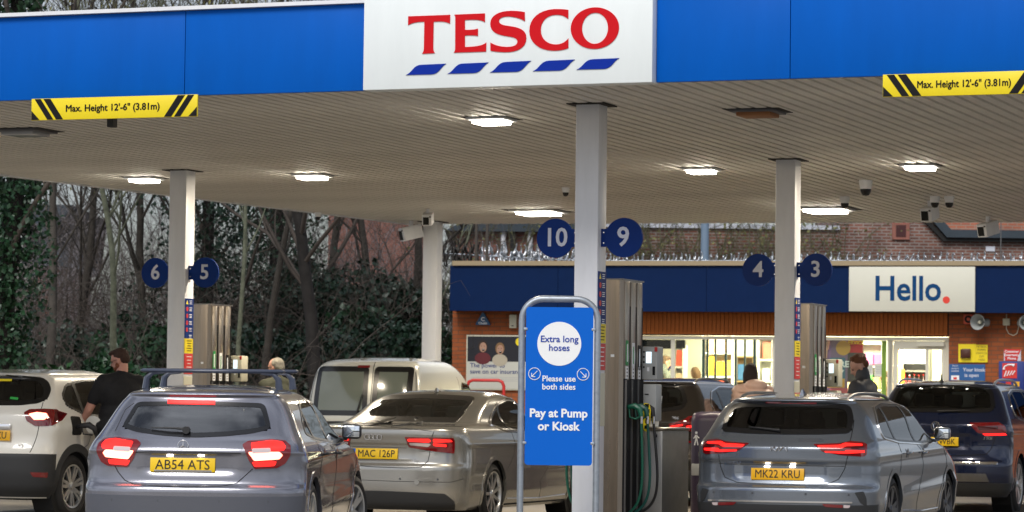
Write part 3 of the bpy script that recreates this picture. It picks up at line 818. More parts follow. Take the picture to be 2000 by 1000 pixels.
# shop counters, shelves and goods (each unit its own thing standing in the kiosk)
def kroot(name, label, cat, u, v, group=None, z=0, yaw=0):
    return root(name, label, cat, KO + KD * u + KN * v + Vector((0, 0, z)), KY + yaw, group)
gcol = [(.75, .10, .05), (.85, .45, .03), (.08, .25, .55), (.10, .40, .10), (.8, .75, .2), (.7, .7, .72), (.45, .1, .3), (.85, .6, .4), (.2, .45, .6)]
gm_ = [mat('goods_%d' % i if False else 'goods_colour' + 'abcdefghi'[i], c, .45) for i, c in enumerate(gcol)]
def shelf(u0, u1, v, z0, z1, n, label, kind='packets', seed=1, back=None, body=None, light=False):
    rg = random.Random(seed)
    rt = kroot('shelf_unit', label, 'shelf', (u0 + u1) / 2, v, 'shelf units inside the kiosk')
    w = u1 - u0; body = body or mat('shelf_white', (.78, .77, .7), .5)
    box('back_panel', (0, .19, (z0 + z1) / 2), (w, .02, z1 - z0), back or body, rt)
    for sg in (-1, 1): box('side_panel', (sg * w / 2, 0, z1 / 2), (.03, .4, z1), body, rt)
    hgt = (z1 - z0) / n
    for k in range(n + 1): box('shelf', (0, 0, z0 + k * hgt), (w - .03, .38, .03), body, rt)
    if light: box('header_light', (0, -.17, z1 - .16), (w - .06, .03, .26), mat('cooler_header', (.9, .95, .9), .4, emit=(.95, 1, .9), estr=1.1), rt)
    for k in range(n):
        if light and k == n - 1: break
        x = -w / 2 + .07; q = rg.choice(gm_)
        while x < w / 2 - .06:
            if rg.random() < .22: q = rg.choice(gm_)
            if kind == 'bottles':
                h = hgt * rg.uniform(.72, .8); r = .036
                o = lathe('bottle', [(r, 0), (r, h * .6), (r * .35, h * .85), (r * .35, h)], q, rt, 8, 'Z', (x, -.12, z0 + k * hgt + .016))
                lathe('bottle_cap', [(r * .42, h), (r * .42, h * 1.06)], M['red_print'] if rg.random() < .5 else M['white_print'], o, 6, 'Z')
                x += .085
            else:
                bw = rg.uniform(.11, .19); h = hgt * rg.uniform(.5, .85)
                box('packet', (x + bw / 2, -.1, z0 + k * hgt + .017 + h / 2), (bw - .012, .12, h), q, rt, bevel=.015, rot=(rg.uniform(-.12, .05), rg.uniform(-.05, .05), 0), seg=1)
                x += bw
    return rt
dk = mat('cola_dark', (.05, .012, .008), .25); 
gm_save = gm_
gm_ = [dk, dk, M['red_print'], mat('orange_drink', (.8, .3, .03), .3), mat('clear_drink', (.75, .8, .8), .2)]
ua, ub = K(1762, 700, 3.2)[0], K(1806, 700, 3.2)[0]
shelf(ua, ub + .1, 3.2, .3, 2.45, 5, 'lit drinks cooler with dark bottles seen through the open doorway', 'bottles', 5, light=True, body=CB)
shelf(ub + .35, ub + 1.2, 3.4, .3, 2.45, 5, 'lit drinks cooler with orange bottles behind the right door leaf', 'bottles', 8, light=True, body=CB)
gm_ = gm_save[1:2] * 3 + gm_save[4:6]
shelf(K(1741, 700, 2.2)[0], K(1760, 700, 2.2)[0], 2.2, .5, 2.5, 5, 'narrow shelf of yellow and orange packets left of the drinks cooler', 'packets', 2)
gm_ = gm_save
shelf(K(1376, 700, 2.6)[0], K(1434, 700, 2.6)[0], 2.6, 1.0, 2.75, 4, 'shelf of coloured bags behind the barred window', 'packets', 4)
shelf(K(1436, 700, 5.6)[0], K(1475, 700, 5.6)[0], 5.6, .4, 2.3, 4, 'pale wooden rack at the back of the shop', 'packets', 14, body=mat('rack_wood', (.5, .33, .15), .6))
shelf(K(1682, 700, 2.0)[0], K(1726, 700, 2.0)[0], 2.0, .8, 2.5, 4, 'shelf of blue and yellow goods behind the posters', 'packets', 9)
shelf(K(1610, 700, 4.6)[0], K(1665, 700, 4.6)[0], 4.6, .3, 2.1, 4, 'shelf of goods behind the purple window poster', 'packets', 11)
shelf(K(1484, 700, 2.8)[0], K(1512, 700, 2.8)[0], 2.8, 1.0, 2.6, 4, 'shelf of mixed goods right of the barred window', 'packets', 21)
shelf(K(1316, 700, 4.4)[0], K(1338, 700, 4.4)[0], 4.4, .8, 2.5, 4, 'shelf of goods left of the inner door', 'packets', 23)
shelf(K(1640, 700, 3.2)[0], K(1676, 700, 3.2)[0], 3.2, .8, 2.6, 5, 'shelf of goods behind the red window poster', 'packets', 25)
rt = kroot('shop_counter', 'long white counter behind the barred window', 'counter', K(1440, 700, 1.3)[0], 1.3)
box('top', (0, 0, 1.0), (3.2, .6, .05), mat('shelf_white', (.8, .8, .7), .5), rt, bevel=.01); box('front', (0, .05, .5), (3.1, .5, .95), mat('shelf_white', (.8, .8, .7), .5), rt)
for k, (px, c) in enumerate(((1423, (.10, .45, .04)), (1441, (.05, .30, .42)), (1452, (.35, .2, .5)), (1466, (.6, .65, .2)), (1480, (.2, .5, .45)))):
    rt = kroot('counter_box', ('green', 'teal', 'purple', 'yellow green', 'pale teal')[k] + ' display box on the shop counter', 'box', K(px, 700, 1.15)[0], 1.15, 'display boxes on the shop counter', 1.03)
    box('box_body', (0, 0, .10), (.15, .16, .17 + .02 * (k % 2)), mat('display' + 'abcde'[k], c, .5), rt, bevel=.01, rot=(0, 0, .3 * k))
rt = kroot('wall_notice', 'blue and white notice on the back wall left of the hooded customer', 'notice', K(1293, 700, 6.6)[0], 6.66, z=1.9)
box('board', (0, 0, .1), (.50, .015, .42), M['disc_navy'], rt)
for j in range(3): box('print_line', (-.04, -.009, .2 - j * .11), (.3, .002, .035), M['white_print'], rt)
rt = kroot('inner_door', 'pale wooden door ajar in the back of the shop', 'door', K(1345, 700, 6.5)[0], 6.6)
box('leaf', (0, 0, 1.05), (.8, .04, 2.05), mat('door_white', (.75, .72, .6), .5), rt); box('wood_edge', (.45, -.01, 1.05), (.12, .06, 2.1), mat('door_wood', (.45, .26, .08), .5), rt)
rt = kroot('roller_blind', 'dark rolled blind box above the left pane', 'blind', K(1285, 700, .35)[0], .35)
box('cassette', (0, 0, zW - .14), (1.0, .12, .16), M['black'], rt, bevel=.02)
# posters inside the glass right of the pump
def poster(px0, py0, px1, py1, v, label, build):
    u0, z1 = K(px0, py0, v); u1, z0 = K(px1, py1, v)
    rt = kroot('poster', label, 'poster', (u0 + u1) / 2, v, z=(z0 + z1) / 2)
    build(rt, u1 - u0, z1 - z0)
    return rt
def b1(rt, w, h):
    box('sheet', (0, 0, 0), (w, .006, h), mat('poster_violet', (.20, .13, .22), .5), rt)
    lathe('gold_blob', [(.13, -.006), (.13, -.0035)], mat('poster_gold', (.6, .33, .06), .5), rt, 20, 'Y', (.12, 0, h * .36))
    box('teal_block', (.02, -.0045, -.02), (w * .7, .003, h * .42), mat('poster_teal', (.06, .15, .22), .5), rt)
    text('HERE', .15, M['white_print'], rt, (.05, -.008, .07), bold=.03); text('PAY', .15, M['white_print'], rt, (0, -.008, -.09), bold=.03)
    box('gold_block', (.0, -.0065, -.26), (.3, .003, .16), mat('poster_gold', (.6, .33, .06), .5), rt)
    box('rose_block', (.05, -.0045, -.42), (w * .8, .003, .14), mat('poster_rose', (.45, .10, .13), .5), rt)
    bm = bmesh.new()
    for k in range(4): add_tube(bm, [(-.22 + k * .025, -.006, .33), (-.25 + k * .04, -.006, .47 + .02 * (k % 2))], .013, 5)
    add_tube(bm, [(-.19, -.006, .18), (-.19, -.006, .36)], [.03, .045], 6)
    bm_obj('hand_print', bm, mat('poster_skin', (.7, .42, .33), .6), rt)
poster(1612, 664, 1655, 775, .24, 'purple poster with white lettering inside the window right of the pump', b1)
def b2(rt, w, h):
    box('sheet', (0, 0, 0), (w, .006, h), mat('poster_red', (.5, .015, .02), .5), rt)
    prism('dark_panel', rrect(.18, .26, .05), -.008, -.0035, mat('poster_dark', (.06, .05, .045), .4), rt, (.02, 0, -.12))
    text('SERVICE', .09, M['sign_yellow'], rt, (0, -.006, h / 2 - .05), bold=.02)
poster(1654, 664, 1685, 745, .26, 'tall red poster with a dark rounded panel inside the window', b2)
def b3(rt, w, h):
    box('sheet', (0, 0, 0), (w, .004, h), mat('paper_white', (.7, .7, .6), .6), rt)
    for j in range(5): box('print_line', (0, -.003, h * (.3 - j * .13)), (w * .7, .001, .012), M['grey_case'], rt)
poster(1691, 711, 1705, 733, .14, 'left of two small white notices taped to the window', b3)
poster(1708, 710, 1725, 736, .14, 'right of two small white notices taped to the window', b3)

# ------------------------------------------------------------------ things on the kiosk wall
def wroot(name, label, cat, px, py, group=None, v=0.0):
    u, z = K(px, py); return kroot(name, label, cat, u, v - .002, group, z)
# advert board
u0, z1 = K(915, 657); u1, z0 = K(1030, 760)
W, H = u1 - u0, z1 - z0
rt = kroot('advert_board', 'framed advert with two laughing children above the words about car insurance', 'poster', (u0 + u1) / 2, -.03, z=(z0 + z1) / 2)
box('frame', (0, 0, 0), (W + .05, .03, H + .05), M['cream_case'], rt, bevel=.005)
box('sheet', (0, -.017, 0), (W, .006, H), mat('poster_paper', (.55, .55, .48), .5), rt)
pc = box('picture', (0, -.021, H * .26), (W, .004, H * .48), mat('poster_night', (.006, .007, .014), .5), rt)
sk, sk2 = mat('print_skin', (.42, .24, .16), .6), mat('print_teeth', (.6, .55, .5), .6)
for cx, cz, s, hair, top in ((-.27, .03, 1.0, (.03, .015, .01), (.12, .015, .02)), (.05, -.01, .95, (.22, .12, .05), (.45, .40, .3))):
    hm = mat('print_hair%s' % ('a' if cx < 0 else 'b'), hair, .7); tm = mat('print_top%s' % ('a' if cx < 0 else 'b'), top, .7)
    def fl(nm, x, z, rx, rz, y, m):
        prism(nm, [(x + rx * math.cos(a), z + rz * math.sin(a)) for a in [2 * math.pi * i / 16 for i in range(16)]], y - .001, y, m, pc)
    fl('printed_shoulders', cx, cz - .20 * s, .15 * s, .11, -.003, tm)
    fl('printed_hair', cx, cz + .02, .09 * s, .115 * s, -.004, hm)
    fl('printed_face', cx + .005, cz, .066 * s, .09 * s, -.005, sk)
    fl('printed_mouth', cx + .01, cz - .045, .025, .024, -.006, M['black']); fl('printed_teeth', cx + .01, cz - .033, .018, .006, -.007, sk2)
    for e in (-.025, .03): fl('printed_eye', cx + e, cz + .022, .010, .006, -.006, M['black'])
fl('yellow_badge', W * .36, H * .14, .06, .07, -.005, M['sign_yellow'])
text('The power to', .115, M['disc_navy'], rt, (-W / 2 + .05, -.022, -.055), align='LEFT', bold=.004)
tx = text('save on car insurance.', .115, M['disc_navy'], rt, (-W / 2 + .05, -.022, -.165), align='LEFT', bold=.004)
for j in range(3): box('print_line', (-.03, -.021, -.27 - j * .03), (W * .8, .001, .008), M['grey_case'], rt)
# red hoop rail below
q0 = K(922, 743); q1 = K(1003, 743)
rt = kroot('hoop_rail', 'red tubular rail standing in front of the advert board', 'rail', (q0[0] + q1[0]) / 2, -.5)
a = (q1[0] - q0[0]) / 2 - .05
tube('rail', [(-a, 0, 0), (-a, 0, q0[1] - .1), (-a + .03, 0, q0[1] - .03), (-a + .1, 0, q0[1]), (a - .1, 0, q0[1]), (a - .03, 0, q0[1] - .03), (a, 0, q0[1] - .1), (a, 0, 0)], .03, M['red_print'], rt, 10)
rt = wroot('alarm_box', 'small blue triangular alarm box on the left end of the brick wall', 'alarm', 945, 624)
prism('case', [(-.13, -.10), (.13, -.10), (.135, -.085), (.012, .125), (-.012, .125), (-.135, -.085)], -.07, 0, mat('alarm_blue', (.01, .08, .2), .4), rt)
text('C', .10, M['white_print'], rt, (0, -.073, .0), bold=.03); text('Chubb', .06, M['white_print'], rt, (0, -.073, -.07), bold=.02)
rt = wroot('wall_cabinet', 'small cream box on the brick wall beside the tubular sign', 'box', 1004, 628)
box('case', (0, -.05, 0), (.13, .10, .24), M['cream_case'], rt, bevel=.01); box('label_strip', (0, -.102, -.08), (.05, .002, .015), M['black'], rt)
rt = wroot('siren', 'small orange red siren box under the right end of the fascia', 'siren', 1893, 624)
bo = box('case', (0, -.07, 0), (.17, .13, .17), mat('siren_orange', (.62, .10, .05), .5), rt, bevel=.01)
lathe('sounder', [(.065, -.078), (.06, -.066), (.03, -.06), (0, -.06)], M['dark'], bo, 20, 'Y'); lathe('sounder_cone', [(.03, -.08), (.035, -.06)], mat('siren_orange', (.62, .10, .05), .5), bo, 16, 'Y')
lathe('beacon', [(.02, 0), (.025, .03), (.012, .05), (0, .052)], M['white_print'], rt, 12, 'X', (.087, -.07, .0))
def horn(px, py, lab, flip=1):
    rt = wroot('horn_loudspeaker', lab, 'loudspeaker', px, py, 'horn loudspeakers on the kiosk wall')
    bm = bmesh.new()
    add_lathe(bm, [(.135, -.30), (.14, -.31), (.125, -.295), (.075, -.2), (.04, -.12), (.03, -.08)], 28, 'Y', cap=False)
    bm_obj('horn', bm, mat('horn_grey', (.36, .38, .37), .5), rt, (0, -.05, 0), (0, 0, R(-22) * flip), smooth=True)
    lathe('throat', [(.0, -.262), (.028, -.25), (.03, -.2)], M['cream_case'], rt, 14, 'Y', (0, -.05, 0), (0, 0, R(-22) * flip))
    lathe('driver', [(.05, -.16), (.065, -.15), (.07, -.02), (.05, 0), (0, .0)], mat('horn_grey', (.36, .38, .37), .5), rt, 20, 'Y', (.06 * flip, -.04, 0), (0, 0, R(-70) * flip))
    box('bracket', (0, -.02, -.02), (.05, .06, .07), M['dsteel'], rt)
horn(1926, 630, 'grey horn loudspeaker between the orange siren and the white junction box')
horn(1996, 631, 'grey horn loudspeaker cut by the right edge of the picture', -1)
rt = wroot('junction_box', 'small white junction box with a looping cable between the horn loudspeakers', 'junction box', 1966, 629)
box('case', (0, -.03, 0), (.12, .05, .12), M['cream_case'], rt, bevel=.008)
tube('cable', [(0, -.03, -.06), (.0, -.03, -.12), (.04, -.03, -.2), (.12, -.03, -.235), (.18, -.03, -.2), (.21, -.03, -.1), (.21, -.03, .0)], .007, M['cream_case'], rt, 6)
tube('cable_stub', [(0, -.03, .06), (0, -.02, .1), (0, -.005, .14)], .008, M['cream_case'], rt, 6)
# yellow emergency switch sign
u0, z1 = K(1872, 672); u1, z0 = K(1929, 708)
rt = kroot('switch_sign', 'yellow panel with a brown switch box and small lettering beside the shop door', 'sign', (u0 + u1) / 2, -.01, z=(z0 + z1) / 2)
W, H = u1 - u0, z1 - z0
box('left_board', (-W * .2, -.005, 0), (W * .6 - .004, .02, H), M['sign_yellow'], rt); box('right_board', (W * .3, -.005, -.004), (W * .4, .018, H - .012), M['sign_yellow'], rt)
sbx = box('switch', (-W * .22, -.055, 0), (.15, .08, .15), mat('switch_brown', (.07, .02, .012), .4), rt, bevel=.01)
box('mounting', (-.015, .02, -.01), (.17, .04, .15), mat('switch_brown', (.07, .02, .012), .4), sbx)
for j, s in enumerate(('PETROL', 'PUMPS', 'SWITCH', 'OFF', 'HERE')): text(s, .05, mat('faded_print', (.30, .22, .02), .6), rt, (W * .3, -.0165, H * .36 - j * H * .18), bold=.005)
u0, z1 = K(1854, 711); u1, z0 = K(1924, 745)
rt = kroot('kiosk_notice', 'wide blue notice saying the kiosk is open beside the shop door', 'sign', (u0 + u1) / 2, -.01, z=(z0 + z1) / 2)
W, H = u1 - u0, z1 - z0
box('board', (0, 0, -.03), (W, .015, H + .06), mat('notice_blue', (.015, .10, .30), .5), rt)
text('Your kiosk', .085, M['grey_print'], rt, (.12, -.009, .05), bold=.02); text('is open', .085, M['grey_print'], rt, (.08, -.009, -.045), bold=.02)
for j, s in enumerate(('Pay at', 'pump is', 'available')): text(s, .04, M['grey_print'], rt, (-W * .33, -.009, H / 2 - .03 - j * .045), bold=.01)
box('card_icon', (-W * .33, -.0095, -.09), (.14, .003, .08), M['white_print'], rt); box('card_icon_mark', (-W * .33, -.0115, -.10), (.06, .002, .04), M['red_print'], rt)
u0, z1 = K(1961, 682); u1, z0 = K(1994, 705)
rt = kroot('emergency_sign', 'small red and white customer emergency sign above the blue phone box', 'sign', (u0 + u1) / 2, -.01, z=(z0 + z1) / 2)
W, H = u1 - u0, z1 - z0
box('board', (0, 0, 0), (W, .015, H), M['grey_print'], rt); prism('red_flash', [(-W / 2, H / 2), (W / 2, H / 2), (W * .28, -H / 2), (-W / 2 + .02, -H / 2)], -.011, -.008, M['red_print'], rt)
for j, s in enumerate(('Customer', 'Emergency', 'Phone')): text(s, .058, M['white_print'], rt, (-.01, -.0125, H * .30 - j * H * .3), bold=.02)
u0, z1 = K(1954, 706); u1, z0 = K(2003, 790)
rt = kroot('phone_box', 'dark blue emergency phone cabinet with a red panel and white handset symbol', 'phone', (u0 + u1) / 2, 0, z=(z0 + z1) / 2)
W, H = u1 - u0, z1 - z0
cb = box('case', (0, -.15, 0), (W, .30, H), mat('cabinet_blue', (.01, .03, .20), .45), rt, bevel=.01)
box('red_panel', (-.03, -.153, H * .28), (.25, .006, .26), M['red_print'], cb)
bm = bmesh.new(); hz = H * .28
add_tube(bm, [(-.13, -.158, hz + .02), (-.12, -.158, hz + .07), (-.06, -.158, hz + .10), (.0, -.158, hz + .105), (.05, -.158, hz + .09)], [.022, .012, .013, .014, .028], 8)
for k in range(4): add_tube(bm, [(-.12 + k * .045, -.158, hz - .10 + .01 * k), (-.10 + k * .05, -.158, hz - .05 + .012 * k), (-.085 + k * .05, -.158, hz + .0)], .010, 6)
bm_obj('handset_symbol', bm, M['white_print'], cb)
box('orange_label', (.09, -.153, -.02), (.10, .004, .085), mat('label_orange', (.8, .42, .02), .5), cb); box('red_label', (-.05, -.153, -.02), (.09, .004, .07), M['red_print'], cb)

# rotating anti-climb spikes along the roof edge
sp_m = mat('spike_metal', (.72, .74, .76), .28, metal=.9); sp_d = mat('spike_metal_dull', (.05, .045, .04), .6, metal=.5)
def spike_mesh(s, m, curl=1.0):
    bm = bmesh.new()
    for k in range(4):
        a0 = math.pi / 2 * k + .4
        pts = []
        for i in range(6):
            t = i / 5; r = s * (.15 + .85 * math.sin(t * 1.9)); a = a0 + t * 1.3 * curl
            pts.append((.05 * s * i, r * math.cos(a) * .9, r * math.sin(a)))
        add_tube(bm, pts, [.016 * (s / .16), .017 * (s / .16), .015, .013, .010, .004], 5)
    me = bpy.data.meshes.new('spike'); bm.to_mesh(me); bm.free(); me.materials.append(m)
    me.polygons.foreach_set('use_smooth', [True] * len(me.polygons)); return me
sb_ = kroot('spike_barrier', 'row of bright curled anti-climb spikes along the kiosk roof edge', 'spikes', 0, 0)
uA, uB = K(866, 500, 1.0)[0], UR
zR = zF1 + .16
def bar_z(u, px_far=None):  # the barrier climbs towards its left end
    return zR + max(0, min(1, (K(1130, 500, 1.0)[0] - u) / 3.0)) * .16
tube('axle', [(u, 1.0, bar_z(u)) for u in np.linspace(uA, uB, 16)], .012, M['galv'], sb_, 6)
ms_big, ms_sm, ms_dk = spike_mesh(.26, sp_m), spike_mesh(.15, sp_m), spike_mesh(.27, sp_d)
u = uA; k = 0
while u < K(2080, 500, 1.0)[0]:
    px_ = 1000 + 6000 * ((KO + KD * u + KN).x / (KO + KD * u + KN).y)
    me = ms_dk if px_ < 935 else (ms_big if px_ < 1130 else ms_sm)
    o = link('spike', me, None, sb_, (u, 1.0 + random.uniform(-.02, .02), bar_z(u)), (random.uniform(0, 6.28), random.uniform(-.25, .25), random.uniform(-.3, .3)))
    u += (.085 if px_ < 935 else .10 if px_ < 1130 else .135) * random.uniform(.8, 1.25); k += 1
# posts
def post(name, label, px, py0, py1, v, r, m, square=False):
    u, z1 = K(px, py0, v); _, z0 = K(px, py1, v)
    rt = kroot(name, label, 'post', u, v)
    if square: box('post_shaft', (0, 0, (z0 + z1) / 2), (r * 2, r * 2, z1 - z0), m, rt)
    else: lathe('post_shaft', [(r, z0), (r, z1)], m, rt, 14)
    box('base_plate', (0, 0, z0 + .01), (r * 3, r * 3, .02), m, rt)
brown = mat('post_brown', (.05, .04, .032), .6)
post('roof_post', 'left of two thin dark posts standing on the kiosk roof', 931, 420, 519, -.2, .022, brown, True)
post('roof_post', 'right of two thin dark posts standing on the kiosk roof', 952, 420, 519, -.2, .024, brown, True)
post('thin_rod', 'thin upright rod in front of the board right of the cameras', 1955, 425, 521, -.42, .010, M['dsteel'])
# ------------------------------------------------------------------ cameras and domes on the soffit
def hang(px, py, z=HC):
    return at(px, py, z=z)
def dome(px, py, label, s=1.0):
    p = hang(px, py)
    rt = root('dome_camera', label, 'camera', p, YAW, 'dome cameras under the canopy')
    lathe('mount', [(.07 * s, -.11 * s), (.085 * s, -.04 * s), (.085 * s, 0)], M['white_metal'], rt, 20)
    lathe('glass_dome', [(.0, -.20 * s), (.04 * s, -.19 * s), (.062 * s, -.15 * s), (.07 * s, -.112 * s)], mat('dome_black', (.01, .01, .012), .1), rt, 20)
def boxcam(px, py, label, yaw=0, s=1.0):
    p = hang(px, py)
    rt = root('box_camera', label, 'camera', p, YAW + yaw, 'boxy cameras under the canopy')
    box('arm', (0, 0, -.05 * s), (.05 * s, .05 * s, .10 * s), M['white_metal'], rt)
    b_ = box('case', (0, 0, -.17 * s), (.17 * s, .30 * s, .19 * s), M['white_metal'], rt, bevel=.012, rot=(.25, 0, 0))
    box('front_glass', (-.015 * s, -.152 * s, -.01), (.10 * s, .01, .13 * s), M['dark'], b_)
    box('sensor_pair', (.06 * s, -.152 * s, .06 * s), (.03 * s, .01, .02 * s), M['dark'], b_)
dome(1691, 352, 'white dome camera with a black globe right of the number 3 column')
dome(1650, 384, 'small white dome camera just above the broad lit light', .8)
dome(1826, 383, 'left white dome of the pair beside the boxy camera', .8)
dome(1854, 383, 'right white dome of the pair beside the boxy camera', .8)
dome(1105, 366, 'small white dome camera just left of the front column', .6)
dome(621, 415, 'small white dome near the left canopy edge', .6)
boxcam(1816, 392, 'white boxy camera below the pair of domes', R(8))
boxcam(1930, 423, 'white boxy camera at the far right under the canopy', R(25), 1.05)
boxcam(836, 408, 'white boxy camera above the small far column', R(-15), .85)
boxcam(803, 431, 'white boxy camera at the back left corner of the canopy', R(45), 1.1)
# ------------------------------------------------------------------ vegetation and far buildings
def seg_mesh(name, segs, sides=4):
    """segs: array (n, 8) = p0, p1, r0, r1"""
    A = np.array(segs, float); n = len(A)
    p0, p1, r0, r1 = A[:, :3], A[:, 3:6], A[:, 6:7], A[:, 7:8]
    t = p1 - p0; t /= np.maximum(np.linalg.norm(t, axis=1, keepdims=True), 1e-9)
    a = np.where(np.abs(t[:, 2:3]) < .9, [[0, 0, 1.]], [[1., 0, 0]])
    u = np.cross(t, a); u /= np.linalg.norm(u, axis=1, keepdims=True); w = np.cross(t, u)
    V = np.zeros((n, 2, sides, 3))
    for k in range(sides):
        c, s_ = math.cos(2 * math.pi * k / sides), math.sin(2 * math.pi * k / sides)
        V[:, 0, k] = p0 + (u * c + w * s_) * r0; V[:, 1, k] = p1 + (u * c + w * s_) * r1
    V = V.reshape(-1, 3)
    b = (np.arange(n) * 2 * sides)[:, None]
    F_ = np.concatenate([np.stack([b[:, 0] + k, b[:, 0] + (k + 1) % sides, b[:, 0] + sides + (k + 1) % sides, b[:, 0] + sides + k], 1) for k in range(sides)])
    me = bpy.data.meshes.new(name)
    me.vertices.add(len(V)); me.vertices.foreach_set('co', V.ravel())
    me.loops.add(F_.size); me.loops.foreach_set('vertex_index', F_.ravel())
    me.polygons.add(len(F_)); me.polygons.foreach_set('loop_start', np.arange(len(F_)) * 4); me.polygons.foreach_set('use_smooth', [True] * len(F_))
    me.update(calc_edges=True); me.validate()
    return me
def leaf_mesh(name, P, size, droop=.3, thin=1.0, hang=False):
    n = len(P); rg = np.random.default_rng(len(P) + 3)
    d = rg.normal(size=(n, 3)); d[:, 2] -= droop
    if hang: d = d * .18 + [0, 0, -1]
    d /= np.linalg.norm(d, axis=1, keepdims=True)
    e = rg.normal(size=(n, 3)); e = np.cross(d, e); e /= np.linalg.norm(e, axis=1, keepdims=True); nn = np.cross(d, e)
    s = (size * rg.uniform(.55, 1.25, (n, 1)))
    V = np.stack([P, P + d * s * .45 + e * s * .40 * thin, P + d * s + nn * s * .12, P + d * s * .45 - e * s * .40 * thin], 1)
    V[:, 1] -= nn * s * .08; V[:, 3] -= nn * s * .08
    V = V.reshape(-1, 3); b = np.arange(n) * 4
    F_ = np.stack([b, b + 1, b + 2, b, b + 2, b + 3], 1).reshape(-1, 3)
    me = bpy.data.meshes.new(name); me.vertices.add(len(V)); me.vertices.foreach_set('co', V.ravel())
    me.loops.add(F_.size); me.loops.foreach_set('vertex_index', F_.ravel())
    me.polygons.add(len(F_)); me.polygons.foreach_set('loop_start', np.arange(len(F_)) * 3)
    me.update(calc_edges=True); me.validate()
    return me
bark = mat('bark_grey_brown', (.055, .047, .038), .9, bump=.6, bscale=25, var=.4, vscale=5)
bark_p = mat('bark_pale', (.14, .15, .10), .85, bump=.5, bscale=30, var=.45, vscale=9)
bark_d = mat('bark_dark', (.016, .013, .011), .9, bump=.6, bscale=25, var=.3)
twig_m = mat('twig_brown', (.080, .064, .053), .9, var=.35, vscale=.8)
leafs = [mat('ivy_leaf', (.018, .058, .024), .38, var=.4, vscale=7), mat('laurel_leaf', (.030, .085, .030), .33, var=.4, vscale=6), mat('dark_leaf', (.011, .034, .018), .42, var=.4, vscale=5)]
catkin_m = mat('catkin_olive', (.21, .20, .055), .8, var=.3, vscale=3)
def grow(rg, p, d, L, r, lev, out, tips, spread=.6, kids=(5, 5, 4, 3), up=.25):
    n = max(3, int(L / (.5 if lev < 2 else .28))); q = np.array(p, float); d = np.array(d, float)
    pts = [q.copy()]; 
    for i in range(n):
        d = d + rg.normal(scale=(.04, .10, .14, .18)[min(lev, 3)], size=3) + [0, 0, up * .06]; d /= np.linalg.norm(d)
        q2 = q + d * L / n
        ra, rb = r * (1 - .75 * i / n), r * (1 - .75 * (i + 1) / n)
        out[min(lev, 1)].append([*q, *q2, ra, rb]); q = q2; pts.append(q.copy())
    if lev >= len(kids): tips.append(q); return
    for k in range(kids[lev]):
        f = rg.uniform(.25 if lev else .3, 1.0); i = min(n - 1, int(f * n)); b = pts[i]
        a = rg.uniform(0, 2 * math.pi); s = rg.uniform(.6, 1.2) * spread
        sd = np.array([math.cos(a), math.sin(a), rg.uniform(.1, .9)]) * s + d * (.8 if lev else .6); sd /= np.linalg.norm(sd)
        grow(rg, b, sd, L * rg.uniform(.38, .62), r * (1 - .75 * f) * rg.uniform(.28, .5) + .003, lev + 1, out, tips, spread, kids, up)
    tips.append(q)
def tree(label, px, Y, H, r, m, seed, kids=(9, 6, 4), lean=0, spread=.75, group='bare trees on the bank', ivy=0, ivy_m=0, catk=0, ivr=.5, ivtop=.8, name='bare_tree', x=None):
    rg = np.random.default_rng(seed)
    X = (px - 1000) / F * Y if x is None else x
    z = gz(X, Y) if Y > 57 else 0
    rt = root(name, label, 'tree', (X, Y, z), 0, group)
    out = [[], []]; tips = []
    grow(rg, (0, 0, -.2), (lean, 0, 1), H, r, 0, out, tips, spread, kids)
    link('trunk', seg_mesh('trunk', out[0], 9), m, rt)
    link('crown', seg_mesh('crown', out[1], 4), m if m is not bark_d else twig_m, rt)
    if catk:
        T_ = np.array(tips); P_ = T_[rg.integers(0, len(T_), catk)] + rg.normal(scale=.10, size=(catk, 3))
        link('catkins', leaf_mesh('catkins', P_, .11, hang=True, thin=.35), catkin_m, rt)['kind'] = 'stuff'
    if ivy:
        base = np.array(out[0]); k = rg.integers(0, len(base), ivy); k = k[base[k, 2] < H * ivtop]
        a = rg.uniform(0, 2 * math.pi, len(k)); rr = ivr * np.sqrt(rg.uniform(0, 1, len(k))) * (1 + .5 * np.sin(base[k, 2] * 2.3 + a * 2))
        P_ = base[k, :3] + np.stack([rr * np.cos(a), rr * np.sin(a), rg.uniform(-.3, .3, len(k))], 1)
        link('ivy', leaf_mesh('ivy', P_, .10), leafs[ivy_m], rt)['kind'] = 'stuff'
    return rt
tree('pale barked young tree with fanned branches between the left edge and the number 6', 228, 50, 9.5, .072, bark_p, 11, (20, 7, 4), ivy=0, catk=0, spread=.6)
tree('slender pale green trunk just right of the left fuel pump', 458, 52, 9.5, .052, bark_p, 12, (7, 4, 3), lean=.02)
tree('leaning slender trunk behind the left fuel pump', 506, 55, 9.5, .085, bark, 13, (7, 5, 3), lean=-.05)
tree('thick dark straight trunk above the gold van', 629, 54, 11, .145, bark_d, 14, (8, 5, 4), lean=.01)
tree('thin pale trunk just right of the small far column', 872, 60, 9.5, .06, bark_p, 15, (6, 4, 3), spread=.4)
tree('bare tree with olive catkins rising behind the left half of the blue fascia', 95, 56, 12.5, .10, bark, 16, (14, 8, 5, 3), catk=5200)
tree('bare tree with olive catkins behind the joint of the blue fascia', 300, 60, 12.6, .10, bark, 17, (13, 8, 5, 3), catk=3800)
tree('bare tree whose twig tips show above the fascia just left of the logo board', 640, 70, 13.6, .11, bark, 18, (12, 8, 5, 3))
tree('ivy covered tree at the left edge of the picture', 8, 47, 10.5, .22, bark_d, 19, (10, 5, 3), ivy=15000, ivr=.55, ivtop=.95)
tree('ivy smothered tree behind the numbers 6 and 5', 415, 60, 9.0, .2, bark_d, 20, (9, 5, 3), ivy=9000, ivr=1.2, ivy_m=2, ivtop=.9)
